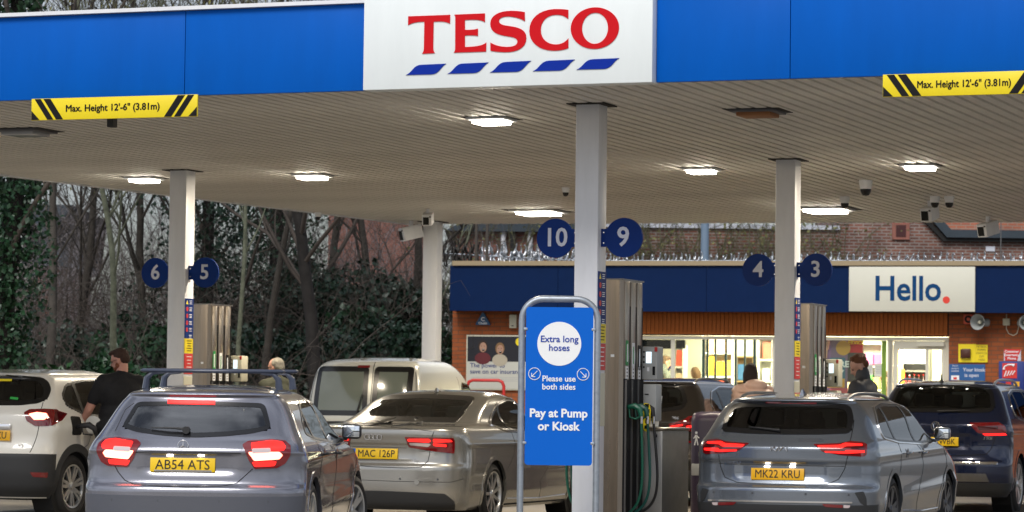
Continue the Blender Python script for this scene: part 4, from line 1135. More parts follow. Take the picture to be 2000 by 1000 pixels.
tree('dark ivy smothered tree between the two slender trunks', 520, 63, 9.5, .2, bark_d, 21, (9, 5, 3), ivy=8000, ivr=1.2, ivy_m=0, ivtop=.85)
tree('bare tree left of the gold van with many crossing branches', 560, 66, 10, .13, bark, 22, (13, 8, 4))
tree('bare tree behind the roof of the gold van', 730, 64, 10, .12, bark, 23, (14, 8, 4))
tree('bare tree close to the small far column on its left', 800, 68, 10.5, .13, bark, 24, (14, 8, 4))
tree('bare tree far left behind the cream car', 150, 62, 10, .12, bark, 25, (14, 8, 4))
tree('bare tree directly behind the number 6 sign', 340, 65, 10.5, .13, bark, 26, (14, 8, 4))
# trees out to the right, mirrored in the side windows
for i, (x, y) in enumerate(((29, 46), (36, 62), (21, 10))):
    tree(('nearer', 'farther', 'nearest') [i] + ' of the bare trees beside the forecourt far to the right, outside the picture', 0, y, 11 + i % 3, .2, bark, 40 + i, (12, 8, 4), x=x, group='bare trees right of the forecourt')
# unseen hedge and trees added behind the camera as a dark band for reflections
hr_ = root('reflection_hedge', 'unseen dark hedge added behind the camera for contrast in reflections', 'hedge', (0, -24, 0), 0)
rg = np.random.default_rng(91); P_ = rg.uniform((-32, -1.3, 0), (32, 1.3, 1), (16000, 3)); P_[:, 2] *= 3.4 + .7 * np.sin(P_[:, 0] * .5) + .5 * np.sin(P_[:, 0] * 1.7)
link('foliage', leaf_mesh('foliage', P_, .30), leafs[2], hr_)['kind'] = 'stuff'
box('hedge_core', (0, 0, 1.3), (62, 1.6, 2.6), mat('hedge_core_dark', (.012, .018, .010), .95), hr_)
for i, (x, y) in enumerate(((-14, -20), (-4, -27), (7, -22), (16, -26))):
    tree(('leftmost', 'second from the left', 'third from the left', 'rightmost')[i] + ' of the bare trees added behind the camera for reflections', 0, y, 11 + i % 3, .22, bark, 60 + i, (12, 8, 4), x=x, group='unseen bare trees added behind the camera')
# tangled undergrowth
def thicket(label, x0, x1, y0, y1, n, zmax, seed, m, rmin=.004, rmax=.013):
    rg = np.random.default_rng(seed); S_ = []
    for _ in range(n):
        y = rg.uniform(y0, y1); x = rg.uniform(x0, x1) * y / ((y0 + y1) / 2); p = np.array([x, y, gz(x, y) if y > 57 else 0.])
        L_ = rg.uniform(1.2, zmax); k = 7; d = np.array([rg.normal(scale=.35), rg.normal(scale=.3), 1.]); r = rg.uniform(rmin, rmax)
        if rg.random() < .45: p[2] += rg.uniform(0, zmax * .6); d[2] *= rg.uniform(-.1, .8)
        cv = rg.normal(scale=.10, size=3)
        for i in range(k):
            d = d + cv + rg.normal(scale=.10, size=3); d /= np.linalg.norm(d); q = p + d * L_ / k
            S_.append([*p, *q, r * (1 - .7 * i / k), r * (1 - .7 * (i + 1) / k)])
            if rg.random() < .75:
                e = d + rg.normal(scale=.7, size=3); e /= np.linalg.norm(e); w = q + e * rg.uniform(.2, .7); S_.append([*q, *w, r * .45, r * .15])
                if rg.random() < .6: e2 = e + rg.normal(scale=.5, size=3); e2 /= np.linalg.norm(e2); S_.append([*w, *(w + e2 * rg.uniform(.15, .5)), r * .3, r * .12])
            p = q
    o = link('undergrowth', seg_mesh('undergrowth', S_, 3), m); props(o, label, 'undergrowth', None, 'stuff')
thicket('tangle of bare brown twigs on the bank behind the cars on the left', -12.5, -.8, 58, 68, 2700, 5.6, 51, twig_m)
thicket('denser purple brown twigs further up the bank', -15.5, 0.5, 70, 86, 1300, 5.5, 52, mat('twig_far', (.20, .18, .185), .9, var=.3, vscale=.6), .006, .018)
thicket('bare twigs sprawling low behind the parked cars', -11, -3.2, 51, 57, 560, 3.2, 53, twig_m)
def bush(label, px, py_top, Y, w, h, n, m, seed, size=.12, group='evergreen bushes on the bank'):
    rg = np.random.default_rng(seed); X = (px - 1000) / F * Y
    rt = root('evergreen_bush', label, 'bush', (X, Y, gz(X, Y) if Y > 57 else 0), 0, group)
    C_ = rg.uniform(-1, 1, (26, 3)) * [w * .8, w * .5, 1]; C_[:, 2] = rg.uniform(.1, .85, 26) * h
    k = rg.integers(0, 26, n); v_ = rg.normal(size=(n, 3)); v_ /= np.linalg.norm(v_, axis=1, keepdims=True)
    P_ = C_[k] + v_ * (w * .34) * rg.uniform(.35, 1.0, (n, 1)) ** .5 * [1, 1, .8]
    P_ = P_[P_[:, 2] > 0]
    link('foliage', leaf_mesh('foliage', P_, size), m, rt)['kind'] = 'stuff'
    S_ = []
    for c in C_: S_.append([0, 0, -.1, *(c * .6), .03, .015]); S_.append([*(c * .6), *c, .015, .006])
    link('stems', seg_mesh('stems', S_, 5), bark, rt)
bush('glossy laurel bush behind the roof of the cream car', 70, 680, 47, 1.0, 1.95, 5200, leafs[1], 61, .13)
bush('glossy ivy bush behind the man in the black shirt', 245, 640, 48, .85, 2.3, 5200, leafs[0], 62, .12)
bush('dark evergreen bush behind the old man', 560, 640, 56, 1.3, 2.9, 5200, leafs[2], 63, .13)
bush('dark evergreen bush behind the gold van roof', 700, 600, 58, 1.6, 3.2, 7500, leafs[2], 64, .13)
bush('dark evergreen bush left of the small far column', 800, 590, 60, 1.4, 3.4, 6500, leafs[0], 65, .13)
bush('tall dark evergreen thicket bush right of the thick dark trunk', 670, 520, 62, 1.9, 4.6, 8500, leafs[2], 71, .14)
bush('tall dark evergreen bush left of the thick dark trunk', 575, 520, 61, 1.5, 4.4, 7000, leafs[2], 72, .11)
bush('tall evergreen bush right behind the small far column', 845, 540, 63, 1.3, 4.2, 5500, leafs[2], 73, .14)
bush('evergreen bush low behind the young fanned tree', 215, 560, 58, 1.5, 3.2, 5200, leafs[2], 74, .13)
bush('low evergreen bush behind the roof bars', 470, 650, 57, 1.3, 2.6, 5000, leafs[2], 66, .13)
bush('evergreen shrub at the far left behind the ivy tree', 20, 600, 58, 1.4, 2.6, 4500, leafs[2], 67, .13)
bush('ivy mound between the man in black and the number 6 column', 320, 640, 57, 1.2, 3.0, 4000, leafs[0], 68, .13)
# red brick houses beyond the bank
old = brick_mat('old_brick', (.20, .075, .05), (.11, .05, .04), (.24, .20, .18), var=.45, msize=.016)
pink = brick_mat('pink_brick', (.24, .085, .06), (.20, .07, .05), (.20, .14, .12), var=.2, msize=.012)
slate = mat('slate_blue', (.030, .045, .060), .5, var=.15)
def house(label, px0, px1, py_eave, Y, depth, m, roof_h, wins=()):
    x0, x1 = (px0 - 1000) / F * Y, (px1 - 1000) / F * Y; ze = at(px0, py_eave, Y=Y).z
    xc = (x0 + x1) / 2; g = 0
    rt = root('brick_house', label, 'building', (xc, Y, 0), 0, 'brick buildings behind the station')
    w = x1 - x0
    box('wall', (0, depth / 2, ze / 2), (w, depth, ze), m, rt)
    prism('roof', [(-w / 2 - .3, ze), (w / 2 + .3, ze), (w / 2 - 1.2, ze + roof_h), (-w / 2 + 1.2, ze + roof_h)], -.3, depth + .3, slate, rt)
    for (px, py, ww, hh) in wins:
        p = at(px, py, Y=Y); f_ = box('window', (p.x - xc, -.02, p.z), (ww, .08, hh), M['cream_case'], rt); box('pane', (0, -.045, 0), (ww - .12, .02, hh - .12), mat('house_glass', (.03, .05, .08), .08), f_)
    return rt
house('red brick house half hidden by trees above the gold van', 640, 835, 392, 110, 9, pink, 2.5, ())
house('small red brick building showing through twigs left of the number 6', 70, 112, 520, 100, 8, pink, 2, ())
hb_ = house('pinkish red brick building left of the number 10 above the kiosk roof', 890, 1150, 452, 82, 8, pink, .8, ())
for px in (983, 1035): 
    u = (px - 1000) / F * 81.8 - hb_.location.x
    lathe('downpipe', [(.07, 1), (.07, 6.0)], M['white_metal'], hb_, 10, 'Z', (u, -.1, 0))
u = (1001 - 1000) / F * 81.8 - hb_.location.x; box('dark_post', (u, -.15, 3.5), (.14, .14, 5), M['dark'], hb_)
# old brick warehouse behind the kiosk
YB = 74
def bx(px): return (px - 1000) / F * YB
def bz(px, py): return at(px, py, Y=YB).z
wh = root('brick_warehouse', 'old patched red brick wall of a warehouse behind the kiosk roof', 'building', (bx(1600), YB, 0), 0, 'brick buildings behind the station')
xo = bx(1600)
def wbx(name, p0, p1, z0, z1, y0, y1, m): return box(name, ((bx(p0) + bx(p1)) / 2 - xo, (y0 + y1) / 2, (z0 + z1) / 2), (bx(p1) - bx(p0), y1 - y0, z1 - z0), m, wh)
zt1 = bz(1450, 447)
wbx('wall', 1165, 1640, 0, zt1, 0, 6, old); wbx('wall', 1640.2, 2250, 0, zt1 + 2.2, .002, 6, old)
wbx('parapet_trim', 1165, 1640, zt1 + .002, zt1 + .10, -.08, 6, M['grey_print'])
# dark gutter board: slants down then runs level, orange brick above it
zg = bz(1900, 461)
prism('gutter_board', [(bx(1800) - xo, zg + .62), (bx(1822) - xo, zg + .62), (bx(1856) - xo, zg + .14), (bx(2230) - xo, zg + .14), (bx(2230) - xo, zg - .05), (bx(1848) - xo, zg - .05)], -.22, -.05, slate, wh)
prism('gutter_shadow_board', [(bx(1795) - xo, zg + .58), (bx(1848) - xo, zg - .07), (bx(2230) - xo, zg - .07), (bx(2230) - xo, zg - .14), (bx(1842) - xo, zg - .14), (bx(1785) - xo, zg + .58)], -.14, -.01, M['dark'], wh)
prism('orange_brick_panel', [(bx(1824) - xo, zg + .62), (bx(1858) - xo, zg + .145), (bx(2230) - xo, zg + .145), (bx(2230) - xo, zg + 1.6), (bx(1824) - xo, zg + 1.6)], -.045, -.004, brick_mat('orange_brick', (.48, .15, .08), (.36, .12, .08), (.35, .26, .2), var=.3, msize=.012), wh)
p = at(1759, 451, Y=YB); f_ = box('window', (p.x - xo, -.01, p.z), (.42, .10, .42), mat('stone_red', (.30, .12, .09), .8), wh); box('pane', (0, -.055, 0), (.24, .02, .28), mat('window_maroon', (.06, .012, .012), .4), f_)
p = at(1934, 486, Y=YB); box('pale_brick', (p.x - xo, -.01, p.z), (.22, .04, .12), M['grey_print'], wh)
post('street_pole', 'blue grey pole behind the kiosk between the numbers 9 and 4', 1377, 435, 516, 8, .085, mat('pole_blue_grey', (.17, .24, .33), .5))
# creeper on the warehouse wall
rg = np.random.default_rng(77); S_ = []; T_ = []
for _ in range(300):
    px = rg.uniform(1150, 1650) if rg.random() < .8 else rg.uniform(860, 1180); x = bx(px); p = np.array([x, YB - rg.uniform(.1, 1.2), rg.uniform(2.6, 5.0)])
    d = np.array([rg.normal(scale=.4), 0, 1.]); r = rg.uniform(.006, .022)
    for i in range(6):
        d = d + rg.normal(scale=.25, size=3) * [1, .3, 1]; d /= np.linalg.norm(d); q = p + d * .38; S_.append([*p, *q, r * (1 - .12 * i), r * (1 - .12 * (i + 1))])
        if q[2] < zt1 + .25: T_.append(q)
        w = q + rg.normal(scale=.25, size=3); S_.append([*q, *w, r * .4, r * .15]); p = q
o = link('creeper_stems', seg_mesh('creeper_stems', S_, 3), mat('creeper_olive', (.12, .115, .065), .9, var=.4, vscale=2)); props(o, 'bare olive creeper stems sprawling over the old brick wall', 'creeper', None, 'stuff')
T_ = np.array(T_); o = link('creeper_leaves', leaf_mesh('creeper_leaves', T_[rg.integers(0, len(T_), 1500)] + rg.normal(scale=.12, size=(1500, 3)), .09), mat('creeper_leaf', (.20, .20, .075), .7, var=.4, vscale=5)); props(o, 'small yellowish creeper leaves on the old brick wall', 'creeper', None, 'stuff')
# distant lamp glinting through the branches
lp_ = root('distant_lamp', 'small orange lamp glinting through the twigs above the gold van', 'lamp', at(678, 586, Y=73), 0)
lathe('lamp_globe', [(0, -.08), (.05, -.06), (.08, 0), (.05, .06), (0, .08)], mat('lamp_orange', (1, .5, .1), .4, emit=(1, .30, .03), estr=5), lp_, 12)
tube('lamp_post', [(0, .15, .3), (0, .15, -3.6)], .04, M['dark'], lp_, 6); tube('lamp_arm', [(0, .15, .2), (0, .1, .2), (0, .0, .11)], .025, M['dark'], lp_, 6)
# ------------------------------------------------------------------ vehicles
from mathutils.bvhtree import BVHTree
def pchip(xk, yk):
    xk, yk = np.asarray(xk, float), np.asarray(yk, float)
    h = np.diff(xk); d = np.diff(yk) / h; n = len(xk); m = np.zeros(n)
    for i in range(1, n - 1):
        if d[i - 1] * d[i] > 0:
            w1, w2 = 2 * h[i] + h[i - 1], h[i] + 2 * h[i - 1]
            m[i] = (w1 + w2) / (w1 / d[i - 1] + w2 / d[i])
    m[0], m[-1] = d[0], d[-1]
    def f(x):
        x = np.clip(x, xk[0], xk[-1]); i = np.clip(np.searchsorted(xk, x) - 1, 0, n - 2)
        t = (x - xk[i]) / h[i]; hh = h[i]
        return (yk[i] * (1 + 2 * t) * (1 - t) ** 2 + m[i] * hh * t * (1 - t) ** 2 + yk[i + 1] * t * t * (3 - 2 * t) + m[i + 1] * hh * t * t * (t - 1))
    return f
def sstep(a, b, x):
    t = np.clip((x - a) / (b - a), 0, 1); return t * t * (3 - 2 * t)
def rp(pts, r=.03, step=.05, n=4):
    """round the corners of a polygon and put points along its edges"""
    out = []; k = len(pts)
    for i in range(k):
        p0, p1, p2 = (np.array(pts[j % k][:2], float) for j in (i - 1, i, i + 1))
        rr = pts[i][2] if len(pts[i]) > 2 else r
        a, b = p0 - p1, p2 - p1; la, lb = np.linalg.norm(a), np.linalg.norm(b)
        q = min(rr, la * .45, lb * .45)
        A, B = p1 + a / la * q, p1 + b / lb * q
        for j in range(n + 1):
            t = j / n; out.append((1 - t) ** 2 * A + 2 * t * (1 - t) * p1 + t * t * B)
    res = []
    for i in range(len(out)):
        a, b = out[i], out[(i + 1) % len(out)]
        m = max(1, int(np.linalg.norm(b - a) / step))
        for j in range(m): res.append(tuple(a + (b - a) * j / m))
    return res
def inset(poly, d):
    P = np.array(poly, float); n = len(P)
    e = np.roll(P, -1, 0) - P; area = 0.5 * np.sum(P[:, 0] * np.roll(P[:, 1], -1) - np.roll(P[:, 0], -1) * P[:, 1])
    s = 1 if area > 0 else -1
    nr = np.stack([-e[:, 1], e[:, 0]], 1) * s; nr /= np.maximum(np.linalg.norm(nr, axis=1, keepdims=True), 1e-9)
    v = nr + np.roll(nr, 1, 0); v /= np.maximum(np.linalg.norm(v, axis=1, keepdims=True), 1e-9)
    c = np.maximum(np.sum(v * nr, 1, keepdims=True), .5)
    return [tuple(q) for q in P + v * d / c]
def clipx(poly, x0, x1):
    def half(P, c, keep):
        out = []
        for i in range(len(P)):
            a, b = P[i - 1], P[i]; ia, ib = keep(a), keep(b)
            if ia != ib:
                t = (c - a[0]) / (b[0] - a[0]); out.append((c, a[1] + t * (b[1] - a[1])))
            if ib: out.append(b)
        return out
    P = half(poly, x0, lambda p: p[0] >= x0)
    return half(P, x1, lambda p: p[0] <= x1)
def inpoly(px, pz, poly):
    P = np.array(poly); c = np.zeros(px.shape, bool)
    for i in range(len(P)):
        (x0, z0), (x1, z1) = P[i - 1], P[i]
        if z0 == z1: continue
        k = ((z0 > pz) != (z1 > pz)) & (px < (x1 - x0) * (pz - z0) / (z1 - z0) + x0)
        c ^= k
    return c
GL_DARK = glass_mat('privacy_glass', (.30, .32, .32), 1.75)
GL_SKY = glass_mat('reflective_rear_glass', (.62, .66, .68), 2.9)
GL_CLEAR = glass_mat('car_glass', (.62, .68, .66), 1.6)
CM = dict(seal=mat('rubber_seal', (.008, .008, .009), .25, spec=.6), gap=mat('panel_gap', (.004, .004, .004), .8),
          clad=mat('grey_cladding', (.025, .026, .028), .6, bump=.15, bscale=250), under=mat('underbody_black', (.006, .006, .006), .9),
          seat=mat('seat_fabric', (.028, .028, .032), .8), tyre=mat('tyre_rubber', (.022, .021, .021), .75, bump=.3, bscale=60),
          alloy=mat('alloy_silver', (.62, .63, .64), .28, metal=.85), adark=mat('alloy_dark', (.10, .10, .11), .35, metal=.8),
          lampr=mat('lamp_red', (.17, .002, .004), .08, coat=1, spec=.8), lampd=mat('lamp_dark_red', (.07, .002, .004), .08, coat=1),
          lampl=mat('lamp_red_lit', (.8, .02, .01), .2, emit=(1, .012, .012), estr=1.5), lamph=mat('lamp_core_lit', (1, .5, .4), .2, emit=(1, .16, .10), estr=5),
          lampw=mat('lamp_clear', (.6, .5, .5), .1, coat=1), plamp=mat('plate_lamp', (1, .95, .85), .3, emit=(1, .93, .8), estr=14),
          plate=mat('plate_yellow', (.86, .56, .01), .35), plateo=mat('plate_amber', (.80, .42, .01), .35), ptxt=mat('plate_black', (.008, .008, .01), .4))
class Car:
    p = 2.7
    def __init__(s, name, label, X, Y, yaw, L, tab, paint, wheels, tyre_r, arch=True, clad=None, cuts=(), wb=None, rim='alloy', spokes=5, dark_glass=False, disp=None, group='vehicles parked at the pumps', lining=(.02, .02, .022), bottom=None):
        s.rt = root(name, label, 'car' if name != 'panel_van' else 'van', (X, Y, 0), yaw, group)
        s.X, s.Y, s.yaw, s.L = X, Y, yaw, L
        T = np.array(tab); s.z0, s.z1 = T[0, 0], T[-1, 0]
        s.xr, s.w, s.xf, s.cr, s.cf = (pchip(T[:, 0], T[:, k]) for k in range(1, 6))
        s.paint = paint; s.disp = disp; s.tyre_r = tyre_r; s.wheels = wheels
        s.build_lines()
        TT, ZZ = np.meshgrid(s.tl, s.zl)
        s.full = s.S(TT.ravel(), ZZ.ravel())
        s.bvh = BVHTree.FromPolygons([tuple(v) for v in s.full], [tuple(f) for f in s.quads()])
        s.rt.rotation_euler = (0, 0, -yaw)
        s.mw = Matrix.Translation((X, Y, 0)) @ Matrix.Rotation(-yaw, 4, 'Z'); s.mi = s.mw.inverted()
        s.cutpolys = []
    def build_lines(s):
        z = np.linspace(s.z0, s.z1, 3000)
        c = np.abs(np.diff(z)) + np.maximum(np.abs(np.diff(s.w(z))), np.maximum(np.abs(np.diff(s.xr(z))), .6 * np.abs(np.diff(s.xf(z)))))
        c = np.concatenate([[0], np.cumsum(c)]); n = int(c[-1] / .036)
        s.zl = np.interp(np.linspace(0, c[-1], n), c, z)
        t = np.linspace(0, 3, 3001); p = s.S(t, np.full_like(t, .6)); d = np.linalg.norm(np.diff(p, axis=0), axis=1)
        c = np.concatenate([[0], np.cumsum(d)]); n = int(c[-1] / .036)
        th = np.interp(np.linspace(0, c[-1], n), c, t)
        s.tl = np.concatenate([-th[::-1][:-1], th])
    def quads(s):
        n, m = len(s.tl), len(s.zl)
        i = np.arange(n - 1); j = np.arange(m - 1); I, J = np.meshgrid(i, j)
        a = (J * n + I).ravel()
        return np.stack([a, a + 1, a + n + 1, a + n], 1)
    def S0(s, t, z):
        z = np.clip(z, s.z0, s.z1)
        sg = np.where(t < 0, -1., 1.); t = np.clip(np.abs(t), 0, 3)
        xr, w, xf = s.xr(z), s.w(z), s.xf(z)
        half = (xf - xr) / 2 - .005
        cr, cf = np.minimum(s.cr(z), half), np.minimum(s.cf(z), half)
        e = 2 / s.p
        ph = np.clip(t, 0, 1) * math.pi / 2; pf = np.clip(3 - t, 0, 1) * math.pi / 2
        sn = lambda a: np.clip(np.sin(a), 0, 1) ** e
        cs = lambda a: np.clip(np.cos(a), 0, 1) ** e
        x = np.where(t <= 1, xr + cr * (1 - cs(ph)), np.where(t < 2, xr + cr + (t - 1) * (xf - cf - xr - cr), xf - cf * (1 - cs(pf))))
        y = np.where(t <= 1, w * sn(ph), np.where(t < 2, w, w * sn(pf)))
        return sg * y, x, z
    def S(s, t, z):
        t = np.asarray(t, float); z = np.asarray(z, float)
        X, Yv, Z = s.S0(t, z)
        if s.disp is not None:
            dy, dx = s.disp(np.abs(X), Yv, Z, np.abs(t))
            Yv = Yv + dy; X = X + np.sign(t) * dx
        return np.stack([X, Yv, Z], -1)
    def N(s, t, z):
        t = np.asarray(t, float); z = np.asarray(z, float); e = .01
        a = s.S(t + e, z) - s.S(t - e, z); b = s.S(t, np.minimum(z + .006, s.z1)) - s.S(t, np.maximum(z - .006, s.z0))
        n = np.cross(a, b); n /= np.maximum(np.linalg.norm(n, axis=-1, keepdims=True), 1e-9)
        c = s.S(t, z) - np.array([0, s.L / 2, .6]); c[..., 1] *= .3
        n *= np.where((n * c).sum(-1, keepdims=True) < 0, -1, 1)
        return n
    # coordinates -> (t, z)
    def ry(s, y, z):
        w = s.w(z); q = min(1, abs(y) / w) ** (s.p / 2)
        return (math.copysign(math.asin(min(1, q)) / (math.pi / 2), y), z)
    def sx(s, x, z, sg=1):
        xr, xf = float(s.xr(z)), float(s.xf(z)); half = (xf - xr) / 2 - .005
        cr, cf = min(float(s.cr(z)), half), min(float(s.cf(z)), half)
        if x < xr + cr:
            u = max(0, 1 - (x - xr) / cr); t = math.acos(min(1, u ** (s.p / 2))) / (math.pi / 2)
        elif x > xf - cf:
            u = max(0, 1 - (xf - x) / cf); t = 3 - math.acos(min(1, u ** (s.p / 2))) / (math.pi / 2)
        else: t = 1 + (x - xr - cr) / (xf - cf - xr - cr)
        return (sg * t, z)
    def pick(s, px, py):
        o = s.mi @ Vector((0, 0, CAMZ)); d = (s.mi.to_3x3() @ ray(px, py)).normalized()
        h = s.bvh.ray_cast(o, d)
        l = h[0]
        if l is None:
            best = None
            for q in np.linspace(s.Y - 1, s.Y + s.L, 60):
                pt = s.mi @ (Vector((0, 0, CAMZ)) + ray(px, py) * (q / ray(px, py).y))
                r_ = s.bvh.find_nearest(pt)
                if r_[0] is not None and (best is None or r_[3] < best[1]): best = (r_[0], r_[3])
            l = best[0]
        x, y, z = l.y, l.x, l.z
        xr, w, xf = float(s.xr(z)), float(s.w(z)), float(s.xf(z)); cr = min(float(s.cr(z)), (xf - xr) / 2)
        if x < xr + cr:
            uy = (min(1, abs(y) / w)) ** (s.p / 2); ux = min(1, max(0, 1 - (x - xr) / cr)) ** (s.p / 2)
            return (math.copysign(math.atan2(uy, ux) / (math.pi / 2), y), z)
        return s.sx(x, z, 1 if y > 0 else -1)
    def P(s, pts): return [s.pick(*q) for q in pts]
    def dens(s, poly, step=.03):
        out = []
        for i in range(len(poly)):
            a, b = np.array(poly[i - 1]), np.array(poly[i]); m = max(1, int(np.linalg.norm((b - a) * (1.2, 1)) / step))
            for j in range(1, m + 1): out.append(tuple(a + (b - a) * j / m))
        return out
    def mesh(s, name, t, z, faces, off, m, parent, skirt=.02, smooth=True, loops=None):
        t, z = np.array(t), np.array(z); n = s.N(t, z); v = s.S(t, z) + n * off
        V = [tuple(q) for q in v]; Fc = [tuple(f) for f in faces]
        if skirt:
            cnt = {}
            for f in Fc:
                for i in range(len(f)):
                    a, b = f[i - 1], f[i]; k = (min(a, b), max(a, b)); cnt.setdefault(k, []).append((a, b))
            vb = s.S(t, z) + n * (off - skirt); mp = {}
            def dup(i):
                if i not in mp: mp[i] = (len(V), len(V) + 1); V.append(tuple(v[i])); V.append(tuple(vb[i]))
                return mp[i]
            for k, l in cnt.items():
                if len(l) == 1:
                    a, b = l[0]; A, B = dup(a), dup(b); Fc.append((B[0], A[0], A[1], B[1]))
        me = mesh_np(name, V, Fc, smooth)
        return link(name, me, m, parent or s.rt)
    def patch(s, name, poly, off, m, parent=None, skirt=.02, label=None):
        """a panel on the body surface whose outline is given in surface coordinates"""
        poly = s.dens(poly)
        bm = bmesh.new(); vs_ = [bm.verts.new((a, b, 0)) for a, b in poly]
        bm.faces.new(vs_); bmesh.ops.triangulate(bm, faces=bm.faces[:])
        t0, t1 = min(q[0] for q in poly), max(q[0] for q in poly); z0, z1 = min(q[1] for q in poly), max(q[1] for q in poly)
        for tt in s.tl:
            if t0 + 1e-3 < tt < t1 - 1e-3: bmesh.ops.bisect_plane(bm, geom=bm.verts[:] + bm.edges[:] + bm.faces[:], plane_co=(tt, 0, 0), plane_no=(1, 0, 0), dist=1e-5)
        for zz in s.zl:
            if z0 + 1e-3 < zz < z1 - 1e-3: bmesh.ops.bisect_plane(bm, geom=bm.verts[:] + bm.edges[:] + bm.faces[:], plane_co=(0, zz, 0), plane_no=(0, 1, 0), dist=1e-5)
        bmesh.ops.remove_doubles(bm, verts=bm.verts, dist=1e-5)
        bmesh.ops.recalc_face_normals(bm, faces=bm.faces)
        bm.verts.index_update()
        t = [v.co.x for v in bm.verts]; z = [v.co.y for v in bm.verts]
        fl = [[v.index for v in f.verts] if f.normal.z > 0 else [v.index for v in f.verts][::-1] for f in bm.faces]
        bm.free()
        o = s.mesh(name, t, z, fl, off, m, parent, skirt)
        if label: o['label'] = label
        return o
    def ring(s, name, outer, inner, off, m, parent=None, skirt=.02):
        n = len(outer); O, I = np.array(outer), np.array(inner); K_ = 3
        t, z, f = [], [], []
        for k in range(K_):
            q = O + (I - O) * k / (K_ - 1); t += list(q[:, 0]); z += list(q[:, 1])
        area = np.sum(O[:, 0] * np.roll(O[:, 1], -1) - np.roll(O[:, 0], -1) * O[:, 1])
        for k in range(K_ - 1):
            for i in range(n):
                j = (i + 1) % n; q = (k * n + i, k * n + j, (k + 1) * n + j, (k + 1) * n + i)
                f.append(q if area > 0 else q[::-1])
        return s.mesh(name, t, z, f, off, m, parent, skirt)
    def map2(s, poly, kind, sg=1): return [(s.ry(a * sg, b) if kind == 'r' else s.sx(a, b, sg)) for a, b in poly]
    def glaze(s, poly, kind, ins, gm, sg=1, cuts=None, nm='window', seal=None, chrome=False, frame_m=None):
        """a window: black seal ring, panes, pillars; the body behind is cut away"""
        inn = inset(poly, ins)
        cut = inset(poly, ins * .45)
        s.cutpolys.append(s.map2(cut, kind, sg))
        out_ = s.map2(poly, kind, sg); in_ = s.map2(inn, kind, sg)
        rg = s.ring(nm + '_seal', out_, in_, .004, CM['seal'])
        if chrome:
            o2 = inset(poly, -.014); s.ring('chrome_trim', s.map2(o2, kind, sg), s.map2(inset(poly, -.001), kind, sg), .009, M['chrome'])
        xs_ = [min(q[0] for q in poly)] + list(cuts or []) + [max(q[0] for q in poly)]
        for a, b in zip(xs_, xs_[1:]):
            q = clipx(inset(poly, ins - .012), a + (.025 if a != xs_[0] else -1), b - (.025 if b != xs_[-1] else -1))
            if len(q) > 2: s.patch(nm, s.map2(q, kind, sg), .0015, gm, skirt=.004)
        for c in (cuts or []):
            q = clipx(inset(poly, ins - .012), c - .032, c + .032)
            if len(q) > 2: s.patch('pillar_trim', s.map2(q, kind, sg), .0055, CM['seal'], skirt=.01)
    def finish(s, spoke=5, alloy='alloy', rim_r=.225, clad=None, hub=None):
        rt = s.rt
        A = s.tyre_r + .035
        for (x, zc) in s.wheels:
            for sg in (-1, 1):
                n = 44; lo = s.z0 + .005
                def arc(r): return [(x + r * math.cos(a), max(lo, zc + r * math.sin(a))) for a in [2 * math.pi * i / n for i in range(n)]]
                s.cutpolys.append([s.sx(a, b, sg) for a, b in arc(A + .012)])
                t, z, f = [], [], []; ang = np.linspace(R(-38), R(218), 40); K_ = 4
                wd = .085 if clad else .048
                for k in range(K_):
                    r = A + wd * k / (K_ - 1)
                    for a in ang:
                        q = s.sx(x + r * math.cos(a), max(lo, zc + r * math.sin(a)), sg); t.append(q[0]); z.append(q[1])
                for k in range(K_ - 1):
                    for i in range(len(ang) - 1):
                        q = (k * 40 + i, k * 40 + i + 1, (k + 1) * 40 + i + 1, (k + 1) * 40 + i); f.append(q if sg < 0 else q[::-1])
                s.mesh('wheel_arch', t, z, f, .010 if clad else .005, clad or s.paint, None, .035)
        q = s.quads(); TT, ZZ = np.meshgrid(s.tl, s.zl); tv, zv = TT.ravel(), ZZ.ravel()
        kill = np.zeros(len(tv), bool)
        for P_ in s.cutpolys:
            P_ = s.dens(P_, .06); kill |= inpoly(tv, zv, P_)
        fk = ~kill[q].any(1); q = q[fk]
        top = [(len(s.zl) - 1) * len(s.tl) + i for i in range(len(s.tl))]
        me = mesh_np('body', s.full, [tuple(a) for a in q[:, ::-1]] + [tuple(top)], True)
        bm = bmesh.new(); bm.from_mesh(me); bmesh.ops.remove_doubles(bm, verts=bm.verts, dist=1e-5); bmesh.ops.recalc_face_normals(bm, faces=bm.faces)
        # make sure normals look outwards
        f0 = min(bm.faces, key=lambda f_: f_.calc_center_median().y)
        if f0.normal.y > 0: bmesh.ops.reverse_faces(bm, faces=bm.faces)
        bm.to_mesh(me); bm.free(); me.polygons.foreach_set('use_smooth', [True] * len(me.polygons))
        link('body', me, s.paint, rt)
        # underside, wheel wells, cabin
        w = float(s.w(.5))
        bm = bmesh.new()
        add_box(bm, (0, s.L / 2, .32), (2 * (w - .27), s.L - .5, .24)); x0, x1 = s.wheels[0][0], s.wheels[1][0]
        add_box(bm, (0, (x0 + x1) / 2, .30), (2 * (w - .04), x1 - x0 - 2 * A - .12, .20))
        for x, zc in s.wheels:
            for sg in (-1, 1): add_lathe(bm, [(A + .05, sg * (w - .05)), (A + .05, sg * (w - .30)), (.02, sg * (w - .30))], 20, 'X', (0, x, zc))
        bm_obj('underbody', bm, CM['under'], rt)
